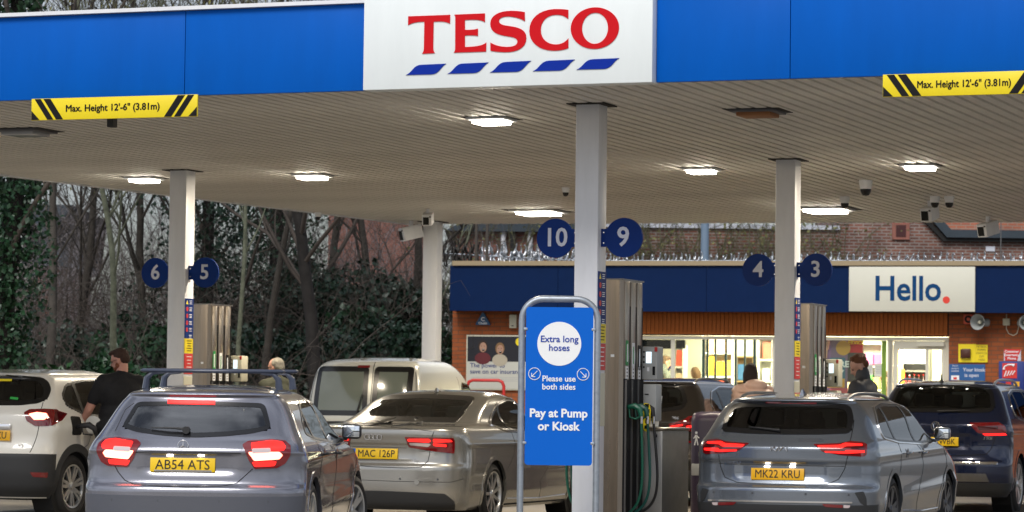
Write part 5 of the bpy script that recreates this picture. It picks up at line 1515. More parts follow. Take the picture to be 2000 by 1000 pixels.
        if s.z1 < 1.9:
            H = s.z1; zb = H - .50
            bm = bmesh.new()
            add_box(bm, (0, s.wheels[0][0] + .55, zb * .62), (2 * w - .42, .55, .16), bevel=.04); add_box(bm, (0, s.wheels[0][0] + .28, zb - .12), (2 * w - .46, .13, .55), rot=(-.2, 0, 0), bevel=.05)
            for x in (-.5, 0, .5): add_box(bm, (x * (w - .3) * 1.3, s.wheels[0][0] + .20, zb + .24), (.24, .09, .16), bevel=.035)
            bm_obj('rear_seat', bm, CM['seat'], rt, smooth=True, autos=True)
            for sg in (-1, 1):
                bm = bmesh.new(); xx = s.wheels[0][0] + 1.25
                add_box(bm, (sg * .36, xx + .3, zb * .6), (.5, .5, .14), bevel=.04); add_box(bm, (sg * .36, xx, zb - .05), (.48, .12, .62), rot=(-.2, 0, 0), bevel=.05)
                add_box(bm, (sg * .36, xx - .09, zb + .32), (.27, .10, .19), bevel=.04)
                for k in (-.06, .06): add_tube(bm, [(sg * .36 + k, xx - .07, zb + .18), (sg * .36 + k, xx - .08, zb + .26)], .008, 6)
                bm_obj('front_seat', bm, CM['seat'], rt, smooth=True, autos=True)
            box('dashboard', (0, s.wheels[0][0] + 2.05, zb - .05), (2 * w - .34, .4, .25), CM['seat'], rt, bevel=.06)
            box('rear_mirror', (0, s.wheels[0][0] + 1.95, H - .17), (.22, .03, .07), CM['seal'], rt, bevel=.012)
        # wheels
        hr = rim_r; tr = s.tyre_r
        tw = .215
        tme = None
        for i, (x, zc) in enumerate(s.wheels):
            for sg in (-1, 1):
                if tme is None:
                    bm = bmesh.new()
                    h = tw / 2
                    add_lathe(bm, [(hr + .004, -h + .02), (hr + .03, -h), (tr - .06, -h - .006), (tr - .018, -h + .015), (tr, -h + .045), (tr, -.03), (tr - .008, -.026), (tr - .008, -.020), (tr, -.016), (tr, .016), (tr - .008, .02), (tr - .008, .026), (tr, .03), (tr, h - .045), (tr - .018, h - .015), (tr - .06, h + .006), (hr + .03, h), (hr + .004, h - .02)], 44, 'X', cap=False)
                    tme = bpy.data.meshes.new('tyre'); bmesh.ops.recalc_face_normals(bm, faces=bm.faces); bm.to_mesh(bm and tme); bm.free(); tme.materials.append(CM['tyre']); tme.polygons.foreach_set('use_smooth', [True] * len(tme.polygons)); tme.set_sharp_from_angle(angle=R(40))
                    rme = s.rim_mesh(hr, h, spoke, CM[alloy])
                zz = zc
                wh = link('wheel', tme, None, rt, (sg * (w - .012 - tw / 2), x, zz), (0, 0, 0 if sg > 0 else math.pi))
                if i == 1 and getattr(s, 'steer', 0): wh.rotation_euler[2] += s.steer
                r2 = link('rim', rme, None, wh, (0, 0, 0), (random.uniform(0, 2), 0, 0))
    def rim_mesh(s, r, h, n, m):
        bm = bmesh.new()
        add_lathe(bm, [(r + .008, h - .012), (r + .010, h - .004), (r - .008, h - .008), (r - .018, h - .05), (r - .018, -h + .03)], 40, 'X', cap=False)
        add_lathe(bm, [(.0, h - .008), (.028, h - .010), (.034, h - .018), (.062, h - .03), (.066, h - .06)], 20, 'X')
        for k in range(n):
            a = 2 * math.pi * k / n
            for dd in ((-.10, .10) if n <= 7 else (0,)):
                vs_ = []
                wi, wo = (.022, .016) if n <= 7 else (.020, .014)
                if n <= 5: wi, wo = .026, .022
                for rr_, ww, hx, da in ((.045, wi, h - .024, dd * .9), (r * .6, (wi + wo) / 2, h - .016, dd * 1.6), (r - .006, wo, h - .012, dd * (2.0 if n <= 5 else 1.3))):
                    b_ = a + da; c, sn_ = math.cos(b_), math.sin(b_)
                    for sd in (-1, 1):
                        for dp in (0, -.035): vs_.append(bm.verts.new((hx + dp - (0 if dp else 0), rr_ * c - sd * ww * sn_, rr_ * sn_ + sd * ww * c)))
                for j in range(2):
                    q = vs_[j * 4:j * 4 + 8]
                    for f in ((0, 2, 6, 4), (1, 5, 7, 3), (0, 4, 5, 1), (2, 3, 7, 6)): bm.faces.new([q[i] for i in f])
        for k in range(5):
            a = 2 * math.pi * k / 5; add_lathe(bm, [(.008, h - .024), (0, h - .020)], 6, 'X', (0, .045 * math.cos(a), .045 * math.sin(a)))
        me = bpy.data.meshes.new('rim'); bmesh.ops.recalc_face_normals(bm, faces=bm.faces); bm.to_mesh(me); bm.free()
        me.materials.append(m); me.polygons.foreach_set('use_smooth', [True] * len(me.polygons)); me.set_sharp_from_angle(angle=R(30))
        # dark brake disc as a second material
        bm = bmesh.new(); bm.from_mesh(me); k0 = len(bm.faces)
        add_lathe(bm, [(0, h - .075), (r - .02, h - .075)], 24, 'X'); bm.faces.ensure_lookup_table()
        for f in bm.faces[k0:]: f.material_index = 1
        bm.to_mesh(me); bm.free(); me.materials.append(CM['under'])
        return me
    def seam(s, pts, r=.0032, name='panel_gap', m=None, off=-.0005):
        tz = []
        for a, b in zip(pts, pts[1:]):
            k = max(2, int(math.dist(a, b) / .03))
            for i in range(k): tz.append((a[0] + (b[0] - a[0]) * i / k, a[1] + (b[1] - a[1]) * i / k))
        tz.append(pts[-1]); t, z = np.array([q[0] for q in tz]), np.array([q[1] for q in tz])
        v = s.S(t, z) + s.N(t, z) * off
        q = [v[0]]
        for a in v[1:]:
            if np.linalg.norm(a - q[-1]) > .004: q.append(a)
        if len(q) > 1: return tube(name, q, r, m or CM['gap'], s.rt, 6)
    def on(s, tz, off=0):
        t, z = np.array([tz[0]]), np.array([tz[1]]); n = s.N(t, z)[0]
        return Vector(s.S(t, z)[0] + n * off), Vector(n)
    def plate(s, px, py, txt, z=None, amber=False, w=.52, h=.111, band=False, dist=.012):
        tz = s.pick(px, py); p, n = s.on(tz, dist)
        yaw = math.atan2(n.x, -n.y)
        pl = box('number_plate', p, (w, .008, h), CM['plateo'] if amber else CM['plate'], s.rt, bevel=.002, rot=(R(-4), 0, yaw * .5))
        tx = text(txt, .108, CM['ptxt'], pl, (.018 if band else 0, -.006, -.002), 'plate_characters', bold=0, depth=.001)
        bpy.context.view_layer.update(); tx.scale.x = (w * (.80 if band else .84)) / max(.01, tx.dimensions.x)
        if band: box('blue_band', (-w / 2 + .022, -.0047, 0), (.038, .002, h - .006), M['board_blue'], pl)
        return pl
    def door_furniture(s, xm, zm, handles, sg=1, mm=None, zh=None):
        for x, z in handles:
            p, n = s.on(s.sx(x, z, sg), .018)
            bm = bmesh.new(); add_tube(bm, [(-.0, -.11, 0), (.012 * sg, -.08, .002), (.014 * sg, 0, .004), (.012 * sg, .08, .002), (0, .11, 0)], [.010, .014, .015, .014, .010], 8)
            bm_obj('door_handle', bm, mm or s.paint, s.rt, p, smooth=True)
            p2, _ = s.on(s.sx(x, z, sg), .001)
            lathe('handle_recess', [(.0, .001), (.05, 0)], CM['gap'] if False else s.paint, s.rt, 12, 'X', p2)
        p, n = s.on(s.sx(xm, zm, sg), 0)
        mr = root('x', None, None); bpy.data.objects.remove(mr)
        bm = bmesh.new(); add_box(bm, (sg * .10, 0, .06), (.17, .10, .13), bevel=.035, seg=3); add_box(bm, (sg * .02, .02, -.005), (.08, .07, .03), bevel=.01)
        mo = bm_obj('door_mirror', bm, mm or s.paint, s.rt, p, smooth=True, autos=True)
        box('mirror_glass', (sg * .103, -.0505, .06), (.14, .004, .098), mat('mirror_face', (.75, .8, .85), .03, metal=1), mo, bevel=.002)
    def side_glass(s, poly, cuts, gm, chrome=False, ins=.022):
        for sg in (1, -1): s.glaze(poly, 's', ins, gm, sg, cuts, 'side_window', chrome=chrome)
    def windscreen(s, zc, zt):
        for sg in (1, -1):
            q = [(sg * 2.32, zc), (sg * 2.9985, zc), (sg * 2.9985, zt), (sg * 2.35, zt)]
            s.cutpolys.append([(sg * 2.40, zc + .03), (sg * 3.1, zc + .03), (sg * 3.1, zt - .02), (sg * 2.42, zt - .02)])
            s.patch('windscreen', q if sg > 0 else q[::-1], .003, GL_CLEAR, skirt=0)
def carpaint(name, c, metal=.55, rough=.24, back=(.015, .015, .016), **k): return mat(name, c, rough, metal=metal, coat=1, back=back, **k)

def std_hatch(tab_scale=None): pass
# ---- silver-grey hatchback with roof bars (nearest, left)
c = Car('hatchback_car', 'silver grey hatchback with roof bars and glowing brake lights, nearest car on the left', -2.53, 24.3, R(4.5), 4.29, [
    (.18, .12, .80, 4.18, .30, .5), (.24, .05, .85, 4.24, .34, .55), (.40, .0, .885, 4.29, .36, .6), (.60, .0, .89, 4.27, .36, .62), (.63, .045, .888, 4.24, .36, .6), (.65, .054, .888, 4.23, .36, .6), (.76, .062, .885, 4.12, .36, .55),
    (.86, .06, .882, 3.75, .36, .5), (.885, .052, .88, 3.62, .36, .5), (.90, .055, .875, 3.5, .36, .5), (.96, .10, .85, 3.2, .35, .5), (1.02, .17, .815, 3.0, .34, .5), (1.28, .40, .675, 2.45, .30, .4), (1.325, .42, .635, 2.3, .30, .4),
    (1.338, .39, .62, 2.25, .30, .4), (1.355, .42, .60, 2.15, .3, .4), (1.395, .80, .50, 2.0, .3, .4), (1.422, 1.2, .33, 1.8, .25, .25), (1.43, 1.45, .06, 1.6, .06, .06)],
    carpaint('paint_lilac_grey', (.225, .228, .265), .7), [(.83, .325), (3.53, .325)], .325,
    disp=lambda y, x, z, t: (.018 * sstep(.40, .30, y) * sstep(.70, .74, z) * sstep(.875, .855, z) * (t < 1), .010 * np.exp(-((z - .80 - .03 * x) / .035) ** 2) * (t > .9) + .012 * np.exp(-((z - .35 - .04 * x) / .06) ** 2) * (t > 1)))
pp = rp(c.P([(225, 841), (262, 787), (515, 790), (527, 836), (490, 846), (440, 851), (365, 853), (290, 850)]), .03, .03)
def rear_window(c, pts, gm, ins=.05, r=.05, nm='rear_window'):
    """rear window symmetric about the car's centre line: traced on its right half"""
    tz = c.P(pts); P_ = []
    yz = [(abs(float(c.S(np.array([t]), np.array([z]))[0][0])), z) for t, z in tz]
    poly = yz + [(-y, z) for y, z in yz[::-1]]
    c.glaze(rp(poly, r), 'r', ins, gm, 1, None, nm)
    return yz
def sym(c, name, pts, off, m, parent=None, both=True, skirt=.02, r=.012, label=None):
    tz = c.P(pts); out = []
    zmean = sum(q[1] for q in tz) / len(tz)
    tz = rp(tz, r, .04)
    for sg in ((1, -1) if both else (1,)):
        q = [(t * sg, z) for t, z in tz]
        out.append(c.patch(name, q if sg > 0 else q[::-1], off, m, parent, skirt, label))
    return out
rear_window(c, [(365, 854), (440, 852), (490, 847), (530, 838), (517, 788), (400, 784)], GL_SKY, .035)
c.side_glass(rp([(.78, 1.03), (.92, 1.14), (1.25, 1.285), (1.7, 1.32), (2.15, 1.30), (2.7, 1.09), (2.88, .965), (2.0, .945), (1.1, .985)], .05), [1.12, 1.85], GL_DARK)
c.windscreen(1.0, 1.31)
for o in sym(c, 'tail_lamp', [(473, 869), (484, 862), (528, 858), (556, 861), (567, 871), (566, 890), (556, 906), (540, 914), (497, 916), (486, 900)], .007, CM['lampr']): pass
sym(c, 'lit_upper_element', [(490, 866), (530, 861), (551, 864), (558, 874), (553, 881), (492, 880)], .0085, CM['lampl'])
sym(c, 'lit_core', [(484, 883), (545, 883), (552, 888), (545, 897), (496, 900)], .0088, CM['lamph'])
sym(c, 'clear_element', [(492, 877), (528, 876), (528, 884), (492, 885)], .0094, CM['lampw'])
sym(c, 'lit_lower_element', [(492, 902), (540, 901), (536, 910), (497, 912)], .0085, CM['lampl'])
t0 = c.P([(328, 781), (420, 783), (420, 791), (328, 789)])
c.patch('brake_light_strip', t0, .010, CM['lampl']); c.seam(c.P([(247, 884), (300, 882), (372, 883), (470, 886)]), .004)
c.seam(c.P([(222, 905), (231, 922), (244, 938), (262, 946), (300, 949), (365, 951), (430, 950), (462, 944), (480, 928), (493, 916)]), .004)
c.seam(c.P([(225, 842), (245, 800), (262, 787)]), .003)
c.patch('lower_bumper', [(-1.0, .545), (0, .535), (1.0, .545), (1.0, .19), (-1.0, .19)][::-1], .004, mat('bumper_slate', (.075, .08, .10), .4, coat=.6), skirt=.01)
p, n = c.on(c.pick(358, 872), .012)
em_ = tube('rear_emblem', [(p.x + .041 * math.cos(a), p.y, p.z + .041 * math.sin(a)) for a in [2 * math.pi * i / 28 for i in range(28)]], .0045, M['chrome'], c.rt, 6, closed=True)
for a in (90, 210, 330): tube('emblem_ray', [(p.x, p.y, p.z), (p.x + .04 * math.cos(R(a)), p.y, p.z + .04 * math.sin(R(a)))], [.007, .002], M['chrome'], em_, 5)
p1, _ = c.on(c.pick(365, 843), .03); p2, _ = c.on(c.pick(296, 839), .02)
wp = tube('rear_wiper', [p1, (p1 + p2) / 2 + Vector((0, -.01, .004)), p2], [.012, .008, .005], M['bplastic'], c.rt, 6); lathe('wiper_pivot', [(.03, -.02), (.03, .02)], M['bplastic'], wp, 14, 'Y', p1 + Vector((0, 0, -.01)))
c.plate(358, 908, 'AB54 ATS', dist=.01)
for px in (334, 392): p, n = c.on(c.pick(px, 889), .004); box('plate_lamp', p, (.045, .012, .012), CM['plamp'], c.rt)
bd_ = box('reversing_trim', c.on(c.pick(358, 921), .012)[0], (.46, .01, .014), M['chrome'], c.rt)
c.seam([c.sx(1.86, .93), c.sx(1.84, .45), c.sx(1.9, .25)]); c.seam([c.sx(1.15, .97), c.sx(1.13, .70), c.sx(.98, .62)]); c.seam([c.sx(2.93, .93), c.sx(2.98, .5), c.sx(2.95, .26)])
c.door_furniture(2.75, .98, [(1.35, .86), (2.1, .86)], 1, M['bplastic']); c.door_furniture(2.75, .98, [(1.35, .86), (2.1, .86)], -1, c.paint)
c.seam([c.sx(.9, 1.0), c.sx(1.1, .978), c.sx(2.0, .938), c.sx(2.88, .955)], .006, 'window_trim', M['chrome'])
c.steer = R(-16)
c.finish(5, 'alloy', .222)
# roof bars
for x, zb in ((1.0, 1.535), (1.75, 1.545)):
    rb = root('roof_bar', 'x', None); bpy.data.objects.remove(rb)
    bm = bmesh.new(); add_tube(bm, [(-.60, x, zb), (-.58, x, zb + .002), (.58, x, zb + .002), (.60, x, zb)], [.010, .024, .024, .010], 10)
    bmesh.ops.scale(bm, vec=(1, 1.6, .75), verts=bm.verts, space=Matrix.Translation((0, -x, -zb)))
    rbo = bm_obj('roof_bar', bm, mat('bar_slate', (.035, .045, .075), .35, coat=.5), c.rt, smooth=True)
    for sg in (-1, 1):
        xx = .50
        fo = tube('bar_foot', [(sg * (xx - .10), x, zb - .01), (sg * xx, x, zb - .015), (sg * (xx + .045), x, zb - .06), (sg * (xx + .055), x, zb - .15)], [.014, .022, .027, .032], mat('bar_slate', (.04, .05, .08), .35), rbo, 8)

def sensors(c, z, ys, ln=True):
    for y in ys:
        p, n = c.on(c.ry(y, z), .001); lathe('parking_sensor', [(.011, -.003), (.012, .003)], mat('sensor_dark', (.06, .065, .075), .4), c.rt, 12, 'Y', p)
sensors(c, .50, (-.62, -.24, .24, .62))
p, n = c.on(c.ry(.45, .36), .004); lathe('tow_eye', [(.018, -.02), (.02, .006)], M['bplastic'], c.rt, 12, 'Y', p)
# ---- silver estate (nearest, right)
c = Car('estate_car', 'silver blue estate car with slim red lamp strips, nearest car on the right', 2.56, 29.25, R(19.5), 4.6, [
    (.17, .10, .80, 4.5, .30, .5), (.24, .04, .86, 4.56, .34, .55), (.42, .0, .885, 4.6, .36, .6), (.53, .0, .895, 4.58, .36, .62), (.56, .055, .895, 4.54, .36, .6), (.58, .064, .895, 4.52, .36, .6), (.66, .070, .895, 4.45, .36, .55), (.76, .070, .892, 4.3, .36, .5),
    (.80, .045, .89, 4.2, .36, .5), (.90, .045, .885, 3.85, .36, .5), (.96, .08, .87, 3.55, .35, .5), (1.01, .13, .845, 3.35, .34, .5), (1.30, .34, .69, 2.8, .30, .4), (1.35, .37, .635, 2.65, .3, .4), (1.362, .33, .615, 2.6, .3, .4),
    (1.38, .36, .585, 2.52, .3, .4), (1.42, .85, .46, 2.3, .3, .4), (1.447, 1.4, .30, 2.1, .25, .25), (1.455, 1.7, .06, 1.86, .06, .06)],
    carpaint('paint_silver_blue', (.20, .225, .265), .7), [(1.03, .32), (3.68, .32)], .32,
    disp=lambda y, x, z, t: (.02 * sstep(.46, .40, y) * sstep(.60, .64, z) * sstep(.78, .755, z) * (t < 1), .011 * np.exp(-((z - .83 - .02 * x) / .03) ** 2) * (t > .9) + .012 * np.exp(-((z - .35 - .05 * x) / .06) ** 2) * (t > 1)))
rear_window(c, [(1535, 849), (1600, 849), (1654, 847), (1662, 842), (1668, 818), (1662, 793), (1640, 788), (1560, 785)], GL_DARK, .05)
c.side_glass(rp([(.74, 1.02), (.76, 1.16), (1.0, 1.305), (1.5, 1.345), (2.2, 1.34), (2.6, 1.28), (3.1, 1.10), (3.36, .965), (2.3, .955), (1.3, .975)], .05), [1.22, 2.10], GL_DARK, chrome=True)
c.windscreen(1.0, 1.34)
sym(c, 'tail_lamp', [(1588, 868), (1640, 866), (1660, 862), (1684, 864), (1693, 868), (1692, 888), (1684, 892), (1640, 889), (1606, 882)], .007, CM['lampr'])
sym(c, 'lit_strip', [(1596, 871), (1640, 870), (1650, 866), (1684, 868), (1684, 871), (1652, 872), (1644, 876), (1600, 876)], .009, CM['lampl'])
sym(c, 'lit_strip', [(1610, 881), (1650, 882), (1652, 879), (1688, 880), (1688, 884), (1650, 886), (1612, 884)], .009, CM['lampl'])
sym(c, 'dark_lens', [(1662, 873), (1688, 873), (1688, 878), (1662, 878)], .0085, CM['lampd'])
c.patch('brake_light_strip', c.P([(1495, 784), (1595, 786), (1595, 790), (1495, 788)]), .006, CM['lampr'])
c.seam(c.P([(1404, 888), (1407, 910), (1416, 932), (1440, 942), (1520, 946), (1615, 946), (1638, 936), (1650, 915), (1656, 890), (1660, 862), (1668, 820)]), .004)
c.seam(c.P([(1404, 905), (1456, 907), (1590, 910), (1652, 911)]), .003)
for pl_, m_, o_ in (([(1384, 975), (1664, 980), (1664, 983), (1384, 978)], M['chrome'], .012),): c.patch('chrome_strip', c.P(pl_), o_, m_)
c.patch('lower_bumper', [(-1.0, .385), (0, .375), (1.0, .385), (1.0, .18), (-1.0, .18)][::-1], .006, CM['clad'], skirt=.01)
sym(c, 'bumper_reflector', [(1605, 984), (1646, 986), (1646, 992), (1612, 990)], .010, CM['lampr']); sym(c, 'fog_lens', [(1647, 986), (1661, 987), (1658, 992), (1647, 992)], .010, CM['lampw'])
sym(c, 'bumper_vent', [(1669, 962), (1686, 960), (1692, 975), (1692, 990), (1680, 982)], .006, CM['clad'])
sensors(c, .48, (-.66, -.26, .26, .66))
kx, _ = c.on(c.pick(1523, 877), .006)
lg = root('q', None, None); bpy.data.objects.remove(lg)
for i, strokes in enumerate(([((-.085, -.022), (-.085, .022)), ((-.083, -.002), (-.045, .022)), ((-.07, .004), (-.038, -.022))], [((-.038, -.022), (-.004, .022)), ((-.004, .022), (-.004, -.022))], [((-.004, -.022), (.036, .022)), ((.036, .022), (.072, -.022)), ((.072, -.022), (.072, .022))])):
    bm = bmesh.new()
    for a, b in strokes: add_tube(bm, [(kx.x + a[0], kx.y, kx.z + a[1]), (kx.x + b[0], kx.y, kx.z + b[1])], .0055, 6)
    bm_obj('emblem_letter', bm, M['chrome'], c.rt)
p, n = c.on(c.pick(1431, 902), .006); text('CEED', .042, M['chrome'], c.rt, p, 'model_lettering', bold=.015, sx=1.5, rot=(math.pi / 2, 0, -.12), space=1.2)
c.plate(1520, 926, 'MK22 KRU', amber=True, dist=.02)
for px in (1500, 1547): p, n = c.on(c.pick(px, 911), .0); box('plate_lamp', p, (.05, .03, .010), CM['plamp'], c.rt)
p1, _ = c.on(c.pick(1524, 843), .02); p2, _ = c.on(c.pick(1464, 836), .02); tube('rear_wiper', [p1, p2], [.014, .006], M['bplastic'], c.rt, 6)
c.seam([c.sx(2.12, .95), c.sx(2.1, .45), c.sx(2.15, .25)]); c.seam([c.sx(1.28, .97), c.sx(1.3, .72), c.sx(1.2, .62)]); c.seam([c.sx(3.15, .95), c.sx(3.2, .5), c.sx(3.12, .26)])
c.seam([c.sx(1.5, .30), c.sx(2.4, .27), c.sx(3.2, .28)], .008, 'sill_trim', M['chrome'])
for sg in (1, -1): c.door_furniture(3.08, .99, [(1.6, .86), (2.35, .86)], sg, None if sg < 0 else c.paint)
c.finish(5, 'adark', .222)
def rails(c, y, x0, x1, zz, m, h=.03):
    for sg in (-1, 1):
        pts = []
        for i in range(13):
            t = i / 12; x = x0 + (x1 - x0) * t
            pts.append((sg * (y - .01 * abs(t - .5) * 2), x, zz + h * (1 - (2 * t - 1) ** 6) - (.03 * abs(2 * t - 1) ** 3)))
        tube('roof_rail', pts, [.012] + [.016] * 11 + [.012], m, c.rt, 8)
rails(c, .545, .50, 2.4, 1.392, M['dsteel'], .05)
c.seam([c.sx(.62, 1.372), c.sx(2.4, 1.39)], .006, 'roof_trim')
p = Vector((0, .85, 1.425))
def fin(c, x, z, s=1.0, m=None):
    bm = bmesh.new(); a = [(0, -.09, 0), (0, .10, 0), (0, .03, .03), (0, -.05, .065), (0, -.075, .055)]
    l = [bm.verts.new((-.022 if q[2] == 0 else -.005, q[1] * s, q[2] * s)) for q in a]; r2 = [bm.verts.new((.022 if q[2] == 0 else .005, q[1] * s, q[2] * s)) for q in a]
    bm.faces.new(l); bm.faces.new(r2[::-1])
    for i in range(5): bm.faces.new((l[i], l[(i + 1) % 5], r2[(i + 1) % 5], r2[i]))
    bm_obj('shark_fin_aerial', bm, m or c.paint, c.rt, (0, x, z))
fin(c, .95, 1.42)

# ---- champagne silver saloon
c = Car('saloon_car', 'champagne silver saloon between the grey hatchback and the front column', -1.40, 32.55, R(19.5), 4.92, [
    (.17, .12, .85, 4.8, .32, .55), (.24, .04, .90, 4.88, .36, .6), (.45, .0, .925, 4.92, .40, .65), (.62, .0, .935, 4.90, .40, .65), (.67, .025, .935, 4.8, .40, .6), (.78, .035, .93, 4.5, .40, .6), (.90, .02, .92, 4.05, .40, .6),
    (.97, .005, .90, 3.8, .40, .6), (1.02, .01, .88, 3.6, .40, .6), (1.045, .05, .86, 3.5, .40, .6), (1.06, .20, .835, 3.4, .42, .6), (1.07, .45, .81, 3.35, .42, .6), (1.08, .62, .79, 3.3, .40, .6), (1.10, .70, .77, 3.2, .36, .55),
    (1.35, 1.38, .655, 2.8, .34, .5), (1.38, 1.50, .62, 2.72, .32, .5), (1.42, 1.72, .52, 2.6, .3, .4), (1.445, 1.95, .36, 2.5, .25, .25), (1.455, 2.1, .06, 2.25, .06, .06)],
    carpaint('paint_champagne', (.36, .355, .335), .7), [(1.12, .33), (4.03, .33)], .33,
    disp=lambda y, x, z, t: (.012 * sstep(.42, .36, y) * sstep(.68, .71, z) * sstep(.88, .85, z) * (t < 1), .012 * np.exp(-((z - .87) / .03) ** 2) * (t > .9) + .010 * np.exp(-((z - .36) / .05) ** 2) * (t > 1)))
rear_window(c, [(760, 822), (800, 824), (850, 824), (891, 825), (900, 815), (930, 778), (920, 774), (850, 770)], GL_CLEAR, .05)
c.side_glass(rp([(1.30, 1.07), (1.5, 1.17), (1.85, 1.31), (2.2, 1.36), (2.7, 1.345), (3.2, 1.20), (3.5, 1.02), (2.6, .99), (1.6, 1.01)], .05), [1.78, 2.62], GL_DARK, chrome=True)
c.windscreen(1.09, 1.36)
sym(c, 'tail_lamp', [(790, 853), (840, 854), (885, 855), (888, 862), (887, 886), (850, 882), (797, 874)], .007, CM['lampr'])
sym(c, 'lit_upper_strip', [(796, 857), (838, 857), (842, 861), (838, 864), (797, 862)], .009, CM['lampl']); sym(c, 'lit_upper_strip', [(846, 857), (880, 859), (884, 863), (846, 864)], .009, CM['lampl'])
sym(c, 'clear_band', [(799, 865), (838, 866), (842, 868), (836, 873), (800, 869)], .009, CM['lampw']); sym(c, 'lit_core', [(845, 866), (872, 868), (872, 873), (848, 871)], .0095, CM['lampl'])
c.seam(c.P([(848, 842), (843, 856), (840, 880), (836, 900), (822, 912), (790, 914), (735, 912), (690, 908)]), .004)
c.seam(c.P([(690, 872), (735, 873), (793, 875)]), .003); c.seam(c.P([(843, 842), (800, 838), (735, 832), (670, 830)]), .004)
c.patch('lower_bumper', [(-.66, .27), (-.52, .35), (0, .37), (.52, .35), (.66, .27), (.7, .18), (-.7, .18)][::-1], .006, CM['clad'], skirt=.01)
c.seam(c.P([(700, 937), (770, 940), (880, 942), (905, 935)]), .003)
p, n = c.on(c.pick(730, 853), .012)
for k in range(4): tube('emblem_ring', [(p.x - .069 + .046 * k + .029 * math.cos(a), p.y, p.z + .029 * math.sin(a)) for a in [2 * math.pi * i / 22 for i in range(22)]], .004, M['chrome'], c.rt, 5, closed=True)
c.plate(733, 886, 'MAC 126P', band=True, dist=.012)
p, n = c.on(c.pick(812, 900), .004); text('TDI', .032, M['chrome'], c.rt, p, 'model_lettering', bold=.01, sx=1.2)
sensors(c, .50, (-.66, -.26, .26, .66))
p, n = c.on(c.pick(814, 942), .003); lathe('tow_eye_cover', [(.028, -.002), (.030, .004)], c.paint, c.rt, 16, 'Y', p)
c.seam([c.sx(2.66, .97), c.sx(2.62, .45), c.sx(2.66, .24)]); c.seam([c.sx(1.72, 1.0), c.sx(1.66, .72), c.sx(1.5, .6)]); c.seam([c.sx(3.62, .97), c.sx(3.66, .5), c.sx(3.6, .26)])
c.seam([c.sx(1.55, .27), c.sx(2.6, .25), c.sx(3.55, .27)], .009, 'sill_trim', M['chrome'])
for sg in (1, -1): c.door_furniture(3.3, 1.02, [(1.98, .88), (2.85, .88)], sg, c.paint)
c.finish(9, 'alloy', .235)
fin(c, 1.78, 1.425, .8)

# ---- pale gold panel van
c = Car('panel_van', 'pale gold panel van with two glazed rear doors behind the saloon', -2.13, 43.5, R(17), 4.4, [
    (.24, .08, .80, 4.3, .16, .5), (.36, .0, .85, 4.36, .18, .6), (.55, .0, .86, 4.4, .18, .6), (.62, .03, .86, 4.35, .18, .55), (.85, .03, .86, 4.1, .18, .5), (1.05, .03, .86, 3.7, .18, .5), (1.2, .04, .85, 3.35, .18, .5),
    (1.70, .14, .785, 2.65, .20, .4), (1.80, .18, .755, 2.45, .22, .4), (1.86, .24, .72, 2.3, .24, .4), (1.90, .34, .67, 2.2, .26, .4), (1.94, .70, .54, 2.0, .3, .4), (1.965, 1.1, .35, 1.8, .25, .25), (1.97, 1.35, .06, 1.5, .06, .06)],
    carpaint('paint_pale_gold', (.66, .66, .60), .2), [(.75, .33), (3.45, .33)], .33)
def vwin(y0, y1, z0, z1, gm):
    c.glaze(rp([(y0, z0), (y1, z0), (y1 - .02 * (1 if y1 > 0 else 0), z1), (y0 + .02 * (0 if y0 > -.5 else 1), z1)], .07), 'r', .075, gm, 1, None, 'rear_door_window')
split = .13
vwin(-.74, split - .03, 1.12, 1.82, mat('steel_mesh_glass', (.16, .185, .155), .12, coat=.8)); vwin(split + .03, .74, 1.12, 1.82, MATS['steel_mesh_glass'])
c.seam([c.ry(split, .5), c.ry(split, 1.88)], .006)
c.seam([c.ry(-.78, 1.86), c.ry(split, 1.86), c.ry(.78 * .93, 1.83)], .005) if False else None
c.seam([c.ry(.80, .6), c.ry(.80, 1.2), c.ry(.74, 1.75)], .005); c.seam([c.ry(-.80, .6), c.ry(-.80, 1.2), c.ry(-.74, 1.75)], .005)
c.patch('brake_light', [c.ry(-.10, 1.83), c.ry(.08, 1.83), c.ry(.08, 1.80), c.ry(-.10, 1.80)][::-1], .012, CM['lampr'])
c.patch('door_trim', [c.ry(-.78, 1.04), c.ry(.80, 1.04), c.ry(.80, .98), c.ry(-.78, .98)][::-1], .012, CM['clad'])
c.side_glass(rp([(2.05, 1.30), (2.2, 1.62), (2.5, 1.60), (3.1, 1.22), (3.2, 1.14)], .05), [], GL_DARK); c.windscreen(1.24, 1.78)
pz, n = c.on(c.ry(-.27, .88), .03)
pl = box('number_plate', pz, (.52, .008, .111), CM['plateo'], c.rt, rot=(0, 0, 0)); tx = text('GL18 XPB', .108, CM['ptxt'], pl, (0, -.006, 0), 'plate_characters', bold=0, depth=.001); bpy.context.view_layer.update(); tx.scale.x = .44 / tx.dimensions.x
p1, _ = c.on(c.ry(-.05, 1.14), .03); p2, _ = c.on(c.ry(.02, 1.42), .03); tube('rear_wiper', [p1, p2], [.014, .007], M['bplastic'], c.rt, 6)
for sg in (-1, 1): c.patch('tail_lamp', [(sg * a, b) for a, b in ((.88, 1.12), (1.02, 1.12), (1.02, .72), (.88, .72))][::-sg], .008, CM['lampr'])
c.seam([c.sx(2.0, 1.7), c.sx(1.98, .4)]); c.seam([c.sx(3.0, 1.2), c.sx(3.0, .4)])
for sg in (1, -1): c.door_furniture(2.95, 1.22, [(2.15, 1.02)], sg, M['bplastic'])
c.finish(5, 'alloy', .205)
box('roof_marker', (.52, 1.0, 1.93), (.12, .30, .012), M['white_print'], c.rt)

